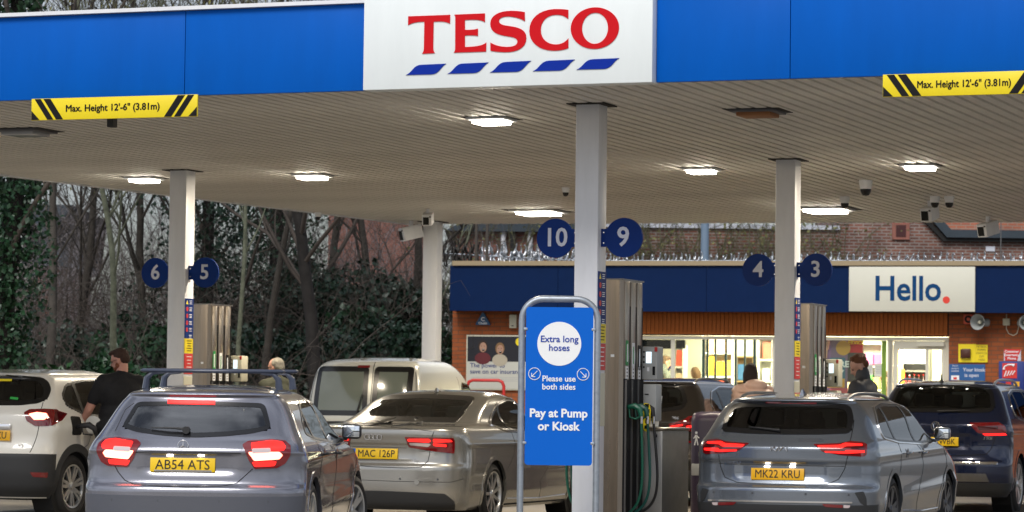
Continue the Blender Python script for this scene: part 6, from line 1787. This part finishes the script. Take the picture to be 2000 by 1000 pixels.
# ---- dark brown SUV
suv = lambda L: [
    (.20, .12, .82, L - .1, .30, .5), (.30, .05, .88, L - .03, .34, .55), (.50, .0, .905, L, .36, .6), (.62, .0, .91, L - .02, .36, .6), (.68, .04, .91, L - .04, .36, .6), (.86, .07, .91, L - .2, .36, .55), (1.0, .06, .905, L - .5, .36, .5),
    (1.10, .055, .895, L - .85, .36, .5), (1.16, .09, .875, L - 1.05, .35, .5), (1.22, .14, .85, L - 1.2, .34, .5), (1.55, .36, .70, L - 1.72, .30, .4), (1.59, .37, .67, L - 1.82, .3, .4), (1.605, .33, .66, L - 1.88, .3, .4),
    (1.625, .36, .64, L - 1.95, .3, .4), (1.66, .85, .52, L - 2.15, .3, .4), (1.685, 1.35, .34, L - 2.35, .25, .25), (1.692, 1.6, .06, 1.76, .06, .06)]
dispS = lambda y, x, z, t: (.02 * sstep(.42, .36, y) * sstep(.80, .84, z) * sstep(1.0, .97, z) * (t < 1), .012 * np.exp(-((z - 1.03) / .035) ** 2) * (t > .9) + .012 * np.exp(-((z - .42 - .03 * x) / .06) ** 2) * (t > 1))
c = Car('suv_car', 'dark brown SUV with red rear lamp behind the near pump', 1.62, 40.2, R(21), 4.5, suv(4.5), carpaint('paint_dark_brown', (.036, .030, .026), .5), [(.9, .36), (3.57, .36)], .36, disp=dispS)
rear_window(c, [(1250, 806), (1280, 806), (1318, 802), (1336, 798), (1343, 780), (1335, 757), (1320, 749), (1250, 747)], GL_DARK, .05)
c.side_glass(rp([(.85, 1.23), (.82, 1.36), (1.05, 1.50), (1.5, 1.565), (2.3, 1.565), (2.8, 1.42), (3.2, 1.20), (2.2, 1.165), (1.4, 1.18)], .06), [1.30, 2.08], GL_DARK, chrome=True)
c.windscreen(1.2, 1.56)
sym(c, 'tail_lamp', [(1306, 828), (1335, 820), (1345, 813), (1372, 812), (1374, 836), (1366, 843), (1335, 842), (1308, 838)], .007, CM['lampr'])
sym(c, 'lit_strip', [(1310, 832), (1334, 828), (1334, 831), (1310, 835)], .009, CM['lampl']); sym(c, 'lit_core', [(1340, 832), (1368, 826), (1368, 831), (1342, 837)], .009, CM['lampl'])
sym(c, 'lamp_recess', [(1345, 817), (1368, 815), (1368, 821), (1346, 825)], .0085, CM['lampd'])
c.patch('lower_bumper', [(-1.0, .48), (0, .46), (1.0, .48), (1.0, .21), (-1.0, .21)][::-1], .006, CM['clad'], skirt=.01)
sym(c, 'bumper_reflector', [(1330, 862), (1360, 860), (1360, 864), (1330, 866)], .009, CM['lampr'])
c.seam(c.P([(1333, 843), (1332, 860), (1322, 872), (1290, 876), (1250, 876)]), .004)
p, n = c.on(c.pick(1319, 817), .006); text('20d', .05, M['chrome'], c.rt, p, 'model_lettering', bold=.01, sx=1.2)
c.plate(1246, 836, 'MV66 YDK', dist=.02, amber=True)
c.seam([c.sx(2.1, 1.15), c.sx(2.08, .5), c.sx(2.1, .3)]); c.seam([c.sx(1.32, 1.16), c.sx(1.3, .8), c.sx(1.15, .72)])
for sg in (1, -1): c.door_furniture(3.0, 1.2, [(1.65, 1.05), (2.35, 1.05)], sg, c.paint)
c.finish(5, 'alloy', .25, clad=CM['clad'])
rails(c, .62, .6, 2.3, 1.635, M['dsteel'], .045)

# ---- dark blue SUV
c = Car('suv_car', 'dark blue SUV with silver roof rails at the right edge', 5.42, 39.1, R(19.5), 4.49, suv(4.49), carpaint('paint_dark_blue', (.005, .012, .048), .4), [(.93, .36), (3.61, .36)], .36, disp=dispS)
rear_window(c, [(1850, 806), (1900, 807), (1935, 805), (1944, 795), (1940, 765), (1925, 752), (1850, 748)], GL_CLEAR, .05)
c.side_glass(rp([(.95, 1.22), (.90, 1.36), (1.05, 1.50), (1.5, 1.57), (2.3, 1.57), (2.8, 1.42), (3.2, 1.20), (2.2, 1.165), (1.4, 1.18)], .05), [1.30, 2.05], GL_DARK, chrome=True)
c.windscreen(1.2, 1.56)
sym(c, 'tail_lamp', [(1893, 826), (1950, 825), (1962, 832), (1966, 846), (1945, 850), (1910, 846), (1900, 836)], .007, CM['lampr'])
sym(c, 'lit_strip', [(1918, 847), (1962, 846), (1966, 850), (1924, 851)], .009, CM['lampl']); sym(c, 'dark_lens', [(1908, 832), (1948, 832), (1950, 838), (1912, 840)], .0085, CM['lampd'])
c.patch('chrome_strip', c.P([(1790, 900), (1880, 903), (1948, 903), (1948, 907), (1880, 907), (1790, 904)]), .012, M['chrome'])
c.patch('lower_bumper', [(-1.0, .38), (0, .38), (1.0, .38), (1.0, .21), (-1.0, .21)][::-1], .006, CM['clad'], skirt=.01)
c.patch('skid_trim', [c.ry(-.62, .50), c.ry(.62, .50), c.ry(.66, .40), c.ry(-.66, .40)][::-1], .012, M['dsteel'])
c.seam(c.P([(1945, 852), (1935, 878), (1925, 888), (1860, 890), (1800, 888)]), .004)
p, n = c.on(c.pick(1926, 856), .006); text('2.0 TDI', .05, M['chrome'], c.rt, p, 'model_lettering', bold=.012)
c.plate(1833, 862, 'SG17 WBK', dist=.02)
p, n = c.on(c.pick(1828, 832), .03)
tube('emblem_ring', [(p.x + .055 * math.cos(a), p.y, p.z + .055 * math.sin(a)) for a in [2 * math.pi * i / 24 for i in range(24)]], .006, M['chrome'], c.rt, 5, closed=True)
tube('emblem_letter', [(p.x - .034, p.y, p.z + .03), (p.x - .018, p.y, p.z - .035), (p.x, p.y, p.z + .01), (p.x + .018, p.y, p.z - .035), (p.x + .034, p.y, p.z + .03)], .005, M['chrome'], c.rt, 5)
tube('emblem_letter', [(p.x - .016, p.y, p.z + .045), (p.x, p.y, p.z + .01), (p.x + .016, p.y, p.z + .045)], .005, M['chrome'], c.rt, 5)
tube('rear_wiper', [c.on(c.pick(1832, 806), .03)[0], c.on(c.pick(1895, 804), .03)[0]], [.014, .006], M['bplastic'], c.rt, 6)
c.seam([c.sx(2.07, 1.15), c.sx(2.05, .5), c.sx(2.1, .3)]); c.seam([c.sx(1.32, 1.16), c.sx(1.3, .8), c.sx(1.2, .74)])
for sg in (1, -1): c.door_furniture(3.0, 1.2, [(1.65, 1.05), (2.35, 1.05)], sg, c.paint)
c.finish(5, 'alloy', .25)
rails(c, .63, .55, 2.3, 1.64, mat('rail_silver', (.6, .62, .66), .3, metal=.8), .06)
lathe('stub_aerial', [(.03, 0), (.02, .03), (.012, .05), (.008, .11), (0, .112)], M['bplastic'], c.rt, 12, 'Z', (-.1, .8, 1.65))

# ---- cream crossover
c = Car('crossover_car', 'cream white crossover being filled, cut by the left edge of the picture', -5.88, 33.35, R(21), 4.12, [
    (.22, .16, .80, 4.0, .30, .5), (.36, .04, .87, 4.08, .34, .55), (.55, .0, .885, 4.12, .36, .6), (.69, .0, .89, 4.1, .36, .6), (.73, .04, .89, 4.07, .36, .6), (.90, .09, .89, 3.95, .36, .55), (1.05, .09, .88, 3.5, .36, .5), (1.12, .10, .865, 3.3, .36, .5),
    (1.2, .17, .835, 3.1, .35, .5), (1.5, .40, .69, 2.6, .30, .4), (1.535, .42, .665, 2.5, .3, .4), (1.55, .38, .65, 2.45, .3, .4), (1.57, .42, .63, 2.4, .3, .4), (1.605, .85, .51, 2.2, .3, .4), (1.63, 1.25, .34, 2.0, .25, .25), (1.638, 1.5, .06, 1.66, .06, .06)],
    carpaint('paint_cream', (.78, .76, .70), .0, .3), [(.80, .345), (3.41, .345)], .345,
    disp=lambda y, x, z, t: (0 * y, .022 * np.exp(-((z - .98 - .0 * x) / .10) ** 2) * (t > .8) * np.exp(-((x - .5) / .8) ** 2) + .010 * np.exp(-((z - .45) / .06) ** 2) * (t > 1)))
rear_window(c, [(10, 792), (40, 792), (75, 788), (93, 780), (101, 762), (95, 745), (80, 736), (10, 732)], GL_DARK, .05)
c.side_glass(rp([(.70, 1.22), (.66, 1.34), (.85, 1.46), (1.3, 1.52), (2.0, 1.53), (2.5, 1.42), (3.0, 1.12), (2.2, 1.07), (1.4, 1.10), (1.0, 1.13)], .06), [1.02, 1.80], GL_DARK)
c.windscreen(1.15, 1.52)
sym(c, 'tail_lamp', [(47, 806), (58, 800), (85, 799), (110, 800), (131, 808), (120, 822), (100, 832), (68, 832), (52, 822)], .009, CM['lampr'])
sym(c, 'lit_core', [(56, 809), (72, 806), (90, 808), (94, 814), (86, 820), (66, 820)], .011, CM['lamph']); sym(c, 'dark_lens', [(108, 803), (126, 808), (116, 820), (104, 826)], .0105, CM['lampd'])
c.seam(c.P([(84, 786), (80, 800), (76, 832), (66, 868), (58, 884)]), .004)
c.patch('lower_bumper', [(-1.0, .72), (-.8, .70), (0, .70), (.8, .70), (1.0, .70), (1.0, .24), (-1.0, .24)][::-1], .008, CM['clad'], skirt=.015)
sym(c, 'bumper_reflector', [(58, 922), (93, 923), (91, 933), (64, 931)], .011, CM['lampr'])
c.plate(-20, 850, 'WJ66 KXU', amber=True, dist=.02)
p, n = c.on(c.pick(6, 833), .01); box('handle_bar', p - Vector((.3, 0, 0)), (.8, .03, .06), M['chrome'], c.rt, bevel=.012)
p, n = c.on(c.pick(10, 741), .004); box('window_sticker', c.on(c.pick(8, 743), .008)[0], (.20, .002, .028), M['sign_yellow'], c.rt, rot=(-.5, 0, 0)); box('window_sticker', c.on(c.pick(28, 779), .010)[0], (.10, .002, .03), mat('sticker_green', (.02, .35, .05), .5), c.rt, rot=(-.5, .1, 0))
p, n = c.on(c.pick(40, 871), .005); text('dCi', .05, M['chrome'], c.rt, p, 'model_lettering', bold=.01)
# open fuel flap with the nozzle in it
t_ = c.pick(149, 832)
fp = [c.sx(float(c.S(np.array([t_[0]]), np.array([t_[1]]))[0][1]) + dx, t_[1] + dz) for dx, dz in rp([(-.10, -.10), (.12, -.10), (.13, .10), (-.09, .11)], .04)]
c.patch('fuel_recess', fp, .004, CM['gap'])
fxy, fn = c.on(t_, .02)
flap = lathe('fuel_flap', [(.10, 0), (.10, .008)], c.paint, c.rt, 18, 'Y', fxy + Vector((.10, .16, .01)))
c.seam([c.sx(1.86, 1.08), c.sx(1.84, .5), c.sx(1.88, .3)]); c.seam([c.sx(1.06, 1.12), c.sx(1.08, .8), c.sx(.98, .76)])
for sg in (1, -1): c.door_furniture(2.85, 1.12, [(1.35, .98), (2.1, .98)], sg, M['bplastic'])
c.finish(7, 'alloy', .23, clad=CM['clad'])
lathe('aerial_base', [(.04, 0), (.02, .03), (.006, .05), (.004, .22), (0, .222)], M['bplastic'], c.rt, 10, 'Z', (.0, .55, 1.585))
CAPFUEL = c.mw @ fxy
gn = root('fuel_nozzle', 'black nozzle pushed into the open fuel flap of the cream car', 'nozzle', CAPFUEL, R(21))
bm = bmesh.new(); add_tube(bm, [(-.03, 0, -.02), (.06, .0, 0), (.13, .01, .01), (.19, .03, -.03), (.20, .05, -.10)], [.014, .03, .036, .03, .02], 10)
add_tube(bm, [(.05, 0, -.02), (.07, .0, -.09), (.17, .03, -.10)], .009, 6)
bm_obj('nozzle_body', bm, M['bplastic'], gn, smooth=True)
tube('hose', [(.20, .05, -.10), (.21, .06, -.3), (.26, .1, -.6), (.5, .3, -.93), (1.2, .8, -.97)], .014, M['hose_black'], gn, 8)
# ------------------------------------------------------------------ people
def blob(name, prims, voxel, m, parent, smooth=6, disp=0, dscale=.1, nudge=None):
    bm = bmesh.new()
    for pr in prims:
        if pr[0] == 'e':
            _, c_, rad, rot = (pr + ((0, 0, 0),))[:4] if len(pr) < 4 else pr
            r_ = bmesh.ops.create_icosphere(bm, subdivisions=3, radius=1)['verts']
            bmesh.ops.scale(bm, vec=rad, verts=r_); bmesh.ops.rotate(bm, verts=r_, matrix=Euler(rot).to_matrix(), cent=(0, 0, 0)); bmesh.ops.translate(bm, vec=c_, verts=r_)
        else:
            _, a, b, ra, rb = pr; a, b = Vector(a), Vector(b); n = max(2, int((b - a).length / (min(ra, rb) * .5)))
            t = (b - a).normalized()
            r0 = [(a, ra, -1), (b, rb, 1)]
            pts, rs = [], []
            for k in range(4, 0, -1): an = k / 4.3 * math.pi / 2; pts.append(a - t * ra * math.sin(an)); rs.append(ra * math.cos(an))
            for k in range(n + 1): pts.append(a.lerp(b, k / n)); rs.append(ra + (rb - ra) * k / n)
            for k in range(1, 5): an = k / 4.3 * math.pi / 2; pts.append(b + t * rb * math.sin(an)); rs.append(rb * math.cos(an))
            add_tube(bm, pts, rs, 14)
    me = bpy.data.meshes.new(name); bmesh.ops.recalc_face_normals(bm, faces=bm.faces); bm.to_mesh(me); bm.free()
    o = bpy.data.objects.new(name, me); COL.objects.link(o)
    r = o.modifiers.new('r', 'REMESH'); r.mode = 'VOXEL'; r.voxel_size = voxel
    s_ = o.modifiers.new('s', 'SMOOTH'); s_.iterations = smooth; s_.factor = .5
    if disp:
        tx = bpy.data.textures.new('fold', 'CLOUDS'); tx.noise_scale = dscale
        d = o.modifiers.new('d', 'DISPLACE'); d.texture = tx; d.strength = disp; d.mid_level = .5
    me2 = bpy.data.meshes.new_from_object(o.evaluated_get(bpy.context.evaluated_depsgraph_get())); me2.name = name
    bpy.data.objects.remove(o); me2.materials.clear()
    me2.polygons.foreach_set('use_smooth', [True] * len(me2.polygons))
    return link(name, me2, m, parent)
V3 = Vector
def hand(palm, dirn, side, curl=.5):
    """palm and five fingers starting at the wrist; dirn = forearm direction"""
    d = V3(dirn).normalized(); ax = d.cross(V3((1, 0, 0))) ; ax = ax.normalized() if ax.length > .1 else V3((0, 1, 0))
    f = d.cross(ax).normalized()
    w = V3(palm); out = [('c', w, w + d * .075, .024, .030)]
    out.append(('c', w + d * .03 + ax * .018, w + d * .085 + ax * .022, .017, .016)); out.append(('c', w + d * .03 - ax * .018, w + d * .08 - ax * .022, .016, .015))
    for k, (o_, L_) in enumerate(((.027, .066), (.009, .074), (-.009, .068), (-.026, .054))):
        a = w + d * .085 + ax * o_; cdir = (d + f * curl * side).normalized(); b = a + cdir * L_ * .5; c2 = (d * .6 + f * curl * 1.6 * side).normalized()
        out += [('c', a, b, .0092, .0085), ('c', b, b + c2 * L_ * .5, .0085, .007)]
    t0 = w + d * .02 + ax * .022; t1 = t0 + (ax * .8 + d * .8 + f * side * .4).normalized() * .038; out += [('c', t0, t1, .013, .011), ('c', t1, t1 + (d + f * side * .5).normalized() * .03, .0105, .0085)]
    return out
def person(label, X, Y, yaw, H, bulk=1.0, head_yaw=0, head_pitch=-.3, arms=None, top=None, bottom=None, hair=None, skin=(.46, .25, .17), beard=None, glasses=False, jacket='shirt', lean=0, hair_kind='short', belly=0, group=None, collar=False, z=0, jl=.0):
    k = H / 1.78; b = bulk
    rt = root('person', label, 'person', (X, Y, z), yaw, group)
    sm_ = mat('skin_%02d' % int(skin[0] * 100), skin, .5, var=.08, vscale=12); tm = top; bmx = bottom
    L_ = lambda x, y, z_: V3((x * k, (y + (z_ - .95) * math.tan(lean) * (z_ > .95)) * k, z_ * k))
    sh = .185 * bulk ** .6; 
    hd = L_(0, .035, 1.645); 
    hR = Euler((head_pitch, 0, head_yaw)).to_matrix()
    def hp(x, y, z_): return hd + hR @ V3((x * k, y * k, z_ * k))
    arms = arms or {}
    def arm(sg):
        a = arms.get(sg) or ((.235, .0, 1.14), (.225, .10, .90))
        S_ = L_(sg * sh, 0, 1.43 - .03 * (b > 1.2)); E_ = L_(sg * a[0][0] * bulk ** .6, a[0][1], a[0][2]); W_ = L_(sg * a[1][0] * bulk ** .6, a[1][1], a[1][2]); return S_, E_, W_
    he = lambda c, r, q=(0, 0, 0): ('e', hp(*c), (r[0] * k, r[1] * k, r[2] * k), tuple((hR @ Euler(q).to_matrix()).to_euler()))
    b = bulk
    body = [he((0, -.005, .035), (.074, .094, .088)), he((0, .030, -.03), (.056, .064, .075)), he((0, .055, -.078), (.032, .030, .022)), he((0, .098, -.012), (.013, .020, .020), (.3, 0, 0)), he((0, .092, .012), (.008, .012, .03)),
            he((.074, -.002, -.008), (.010, .020, .030)), he((-.074, -.002, -.008), (.010, .020, .030)), he((0, .086, .030), (.045, .010, .010)), he((0, .085, -.052), (.024, .010, .006)), he((0, .083, -.062), (.020, .009, .006)),
            ('c', L_(0, -.01, 1.42), hp(0, -.012, -.05), .062 * k * b ** .4, .054 * k * b ** .3)]
    torso = [('e', L_(0, .0, 1.30), (.185 * b * k, .115 * b * k, .19 * k)), ('e', L_(0, .01 + belly * .3, 1.08), (.165 * b * k, (.11 + belly * .5) * b * k, .19 * k)), ('c', L_(-sh * .85, 0, 1.425), L_(sh * .85, 0, 1.425), .065 * k * b ** .3, .065 * k * b ** .3),
             ('e', L_(0, 0, .95), (.170 * b * k, .115 * b * k, .13 * k)), ('c', L_(0, -.005, 1.42), L_(0, 0, 1.49), .09 * k, .062 * k), ('c', L_(0, -.02, 1.475), L_(-.14, -.01, 1.44), .060 * k, .055 * k), ('c', L_(0, -.02, 1.475), L_(.14, -.01, 1.44), .060 * k, .055 * k)]
    body += torso
    legs, sleeves, fore, hands_ = [], [], [], []
    for sg in (-1, 1):
        S_, E_, W_ = arm(sg)
        ab = b ** .5
        body += [('c', S_, E_, .052 * k * ab, .040 * k * ab), ('c', E_, W_, .040 * k * ab, .026 * k * ab)]
        body += hand(W_, W_ - E_, -sg, .35 if sg not in arms else .5)
        hp_, kn, an = L_(sg * .095 * b, 0, .90), L_(sg * .105, .015, .50), L_(sg * .11, -.02, .09)
        body += [('c', hp_, kn, .085 * k * b ** .7, .056 * k), ('c', kn, an, .055 * k, .038 * k), ('c', an, an + V3((sg * .01, .13 * k, -.045 * k)), .038 * k, .032 * k)]
        sleeves.append((sg, S_, E_, W_))
    blob('body', body, .0085, sm_, rt, 4)
    for sg in (-1, 1):
        lathe('eye', [(0, -.010), (.010, -.004), (.011, 0), (.010, .004), (0, .010)], M['dark'] if glasses is None else mat('eye_dark', (.03, .02, .015), .2), rt, 10, 'Z', hp(sg * .028, .078, .012))
    # clothes
    g = .012 if jacket == 'shirt' else .024
    cl = []
    for pr in torso:
        cl.append((pr[0], pr[1], tuple(q + g for q in pr[2])) + tuple(pr[3:]) if pr[0] == 'e' else (pr[0], pr[1], pr[2], pr[3] + g, pr[4] + g))
    cl = [q if len(q) != 3 else q + ((0, 0, 0),) for q in cl]
    for sg, S_, E_, W_ in sleeves:
        ab = b ** .5
        if jacket == 'shirt': cl.append(('c', S_, S_.lerp(E_, .60), .068 * k * ab, .062 * k * ab))
        else: cl += [('c', S_, E_, .070 * k * ab, .058 * k * ab), ('c', E_, W_, .058 * k * ab, .042 * k * ab)]
    if jacket == 'shirt': cl.append(('c', L_(-.10 * b, 0, .93), L_(.10 * b, 0, .93), .115 * k * b, .115 * k * b))
    else: cl += [('c', L_(-.08 * b, 0, .86 - jl), L_(.08 * b, 0, .86 - jl), .115 * k * b, .115 * k * b), ('c', L_(-.08 * b, 0, 1.0), L_(-.08 * b, 0, .88 - jl), .12 * k * b, .118 * k * b), ('c', L_(.08 * b, 0, 1.0), L_(.08 * b, 0, .88 - jl), .12 * k * b, .118 * k * b)]
    if collar: cl += [('c', L_(0, -.012, 1.45), L_(0, .01, 1.585), .088 * k, .078 * k)]
    if jacket == 'puffer':
        for i in range(9):
            z_ = .86 + i * .07; r_ = (.205 + .02 * math.sin(i)) * b
            cl.append(('e', L_(0, 0, z_), (r_ * k, .165 * b * k, .040 * k), (0, 0, 0)))
        for sg, S_, E_, W_ in sleeves:
            for i in range(5): c_ = S_.lerp(E_, i / 4.5); cl.append(('e', c_, (.086 * k, .086 * k, .040 * k), (0, 0, 0)))
            for i in range(4): c_ = E_.lerp(W_, i / 4); cl.append(('e', c_, (.07 * k, .07 * k, .035 * k), (0, 0, 0)))
        cl.append(('e', L_(0, -.10, 1.50), (.15 * k, .10 * k, .075 * k), (.3, 0, 0)))
    nm = {'shirt': 'tshirt', 'jacket': 'jacket', 'puffer': 'puffer_jacket'}[jacket]
    blob(nm, cl, .012, tm, rt, 4 if jacket != 'puffer' else 1, .012 if jacket != 'puffer' else .006, .09)
    tr = [('e', L_(0, 0, .92), (.178 * b * k, .123 * b * k, .11 * k), (0, 0, 0))]
    for sg in (-1, 1):
        tr += [('c', L_(sg * .095 * b, 0, .88), L_(sg * .105, .015, .50), .102 * k * b ** .7, .075 * k), ('c', L_(sg * .105, .015, .50), L_(sg * .11, -.02, .10), .074 * k, .058 * k)]
    blob('trousers', tr, .014, bmx, rt, 4, .008, .1)
    for sg in (-1, 1): blob('shoe', [('c', L_(sg * .11, -.04, .055), L_(sg * .12, .14, .045), .050 * k, .044 * k)], .012, M['bplastic'], rt, 3)
    if hair:
        hm = mat('hair_%s' % label.split()[0].lower() + str(int(hair[0] * 1000)), hair, .7, bump=.9, bscale=90, var=.3, vscale=40, stretch=(3, 3, .6))
        if hair_kind == 'short':
            hh = [he((0, -.022, .055), (.079, .090, .082)), he((0, -.05, .015), (.073, .060, .07)), he((0, .035, .105), (.062, .055, .028)), he((0, .07, .105), (.05, .035, .022))]
        elif hair_kind == 'quiff':
            hh = [he((0, -.022, .060), (.077, .086, .080)), he((0, -.055, .02), (.070, .052, .06))] + [he((random.uniform(-.042, .042), random.uniform(-.06, .045), .110 + random.uniform(-.010, .018)), (.022, .026, .020)) for _ in range(20)]
        elif hair_kind == 'thin':
            hh = [he((0, -.03, .048), (.080, .085, .078)), he((0, -.055, .01), (.076, .056, .072))]
        else:
            hh = [he((0, -.02, .045), (.082, .098, .090)), he((0, -.065, -.03), (.092, .065, .12)), he((.065, -.02, -.05), (.032, .055, .10)), he((-.065, -.02, -.05), (.032, .055, .10)), he((0, -.055, -.11), (.085, .055, .07))]
        blob('hair', hh, .008, hm, rt, 2, .010, .03)
    if beard:
        blob('beard', [he((0, .052, -.070), (.054, .042, .036)), he((.05, .022, -.045), (.018, .03, .036)), he((-.05, .022, -.045), (.018, .03, .036)), he((0, .088, -.042), (.030, .010, .008))], .007, mat('beard_ginger', beard, .8, bump=.8, bscale=120, var=.3, vscale=50), rt, 2)
    if glasses:
        gl = M['black']
        for sg in (-1, 1):
            tube('lens_rim', [hp(sg * .034 + .024 * math.cos(a), .100, .008 + .018 * math.sin(a)) for a in [2 * math.pi * i / 16 for i in range(16)]], .0022, gl, rt, 5, closed=True)
            tube('temple_arm', [hp(sg * .058, .098, .012), hp(sg * .079, .05, .012), hp(sg * .080, .0, .010)], .0024, gl, rt, 5)
        tube('bridge', [hp(-.010, .102, .010), hp(.010, .102, .010)], .002, gl, rt, 5)
    return rt
blk = mat('cotton_black', (.008, .008, .010), .85, var=.1, bump=.2, bscale=150)
man = person('heavily built bearded man in glasses and a black t-shirt filling the cream car', (240 - 1000) / F * 34.0, 34.0, R(-28), 1.87, 1.34, head_yaw=R(48), head_pitch=-.32,
       arms={-1: ((.27, .08, 1.13), (.30, .26, .91)), 1: ((.24, .05, 1.14), (.12, .26, 1.05))}, top=blk, bottom=mat('cord_maroon', (.09, .03, .03), .8), hair=(.045, .018, .010), beard=(.22, .07, .03), skin=(.55, .27, .20), glasses=True, belly=.03)
box('collar_band', (0, 0, 0), (.001, .001, .001), M['white_print']) and bpy.data.objects.remove(bpy.data.objects['collar_band'])
person('old man with thin grey hair and an olive coat behind the roof bars', (545 - 1000) / F * 39.0, 39.0, R(-42), 1.87, 1.12, head_yaw=R(20), head_pitch=-.12, top=mat('coat_olive', (.062, .066, .045), .85, var=.15), bottom=mat('trouser_grey', (.05, .05, .055), .8), hair=(.33, .31, .26), skin=(.50, .27, .20), jacket='jacket', hair_kind='thin', glasses=True, jl=.08)
person('young man with swept auburn hair and a high collared dark jacket looking down', (1688 - 1000) / F * 34.2, 34.2, R(-62), 1.90, 1.25, head_yaw=R(26), head_pitch=-.50, arms={-1: ((.25, .06, 1.15), (.16, .30, 1.12)), 1: ((.25, .06, 1.15), (.16, .30, 1.12))},
       top=mat('softshell_charcoal', (.045, .046, .052), .6, var=.15), bottom=mat('jeans_dark', (.02, .022, .03), .85), hair=(.13, .045, .015), skin=(.50, .28, .20), jacket='jacket', hair_kind='quiff', collar=True)
person('dark haired woman in a pink quilted jacket bending beside the brown SUV', (1478 - 1000) / F * 41.2, 41.2, R(-20), 1.90, 1.18, head_yaw=R(-35), head_pitch=-.15, lean=R(8), top=mat('puffer_pink', (.66, .45, .37), .42, var=.15), bottom=M['black'], hair=(.020, .010, .008), jacket='puffer', hair_kind='bob')
def kperson(label, px, v, dyaw, H, **kw):
    kw['z'] = .46
    u = K(px, 700, v)[0]; p = KO + KD * u + KN * v
    return person(label, p.x, p.y, KY + dyaw, H, group='customers inside the kiosk', **kw)
kperson('customer in a grey hooded jacket seen through the left kiosk window', 1296, 2.2, R(60), 1.80, head_pitch=-.3, top=mat('hoody_grey', (.13, .14, .12), .85, var=.15), bottom=M['black'], hair=(.11, .06, .03), jacket='jacket', hair_kind='short', collar=True)
kperson('customer at the back of the shop of whom only brown hair shows', 1360, 4.2, R(-60), 1.62, top=mat('top_tan', (.3, .2, .1), .85), bottom=M['black'], hair=(.16, .08, .03), jacket='jacket', hair_kind='bob')
kperson('customer in a brown coat standing in the shop doorway', 1752, 1.5, R(-100), 1.55, head_pitch=-.6, lean=R(18), bulk=1.15, top=mat('coat_brown', (.20, .13, .06), .85, var=.15), bottom=M['black'], hair=(.10, .06, .03), jacket='jacket', jl=.25)
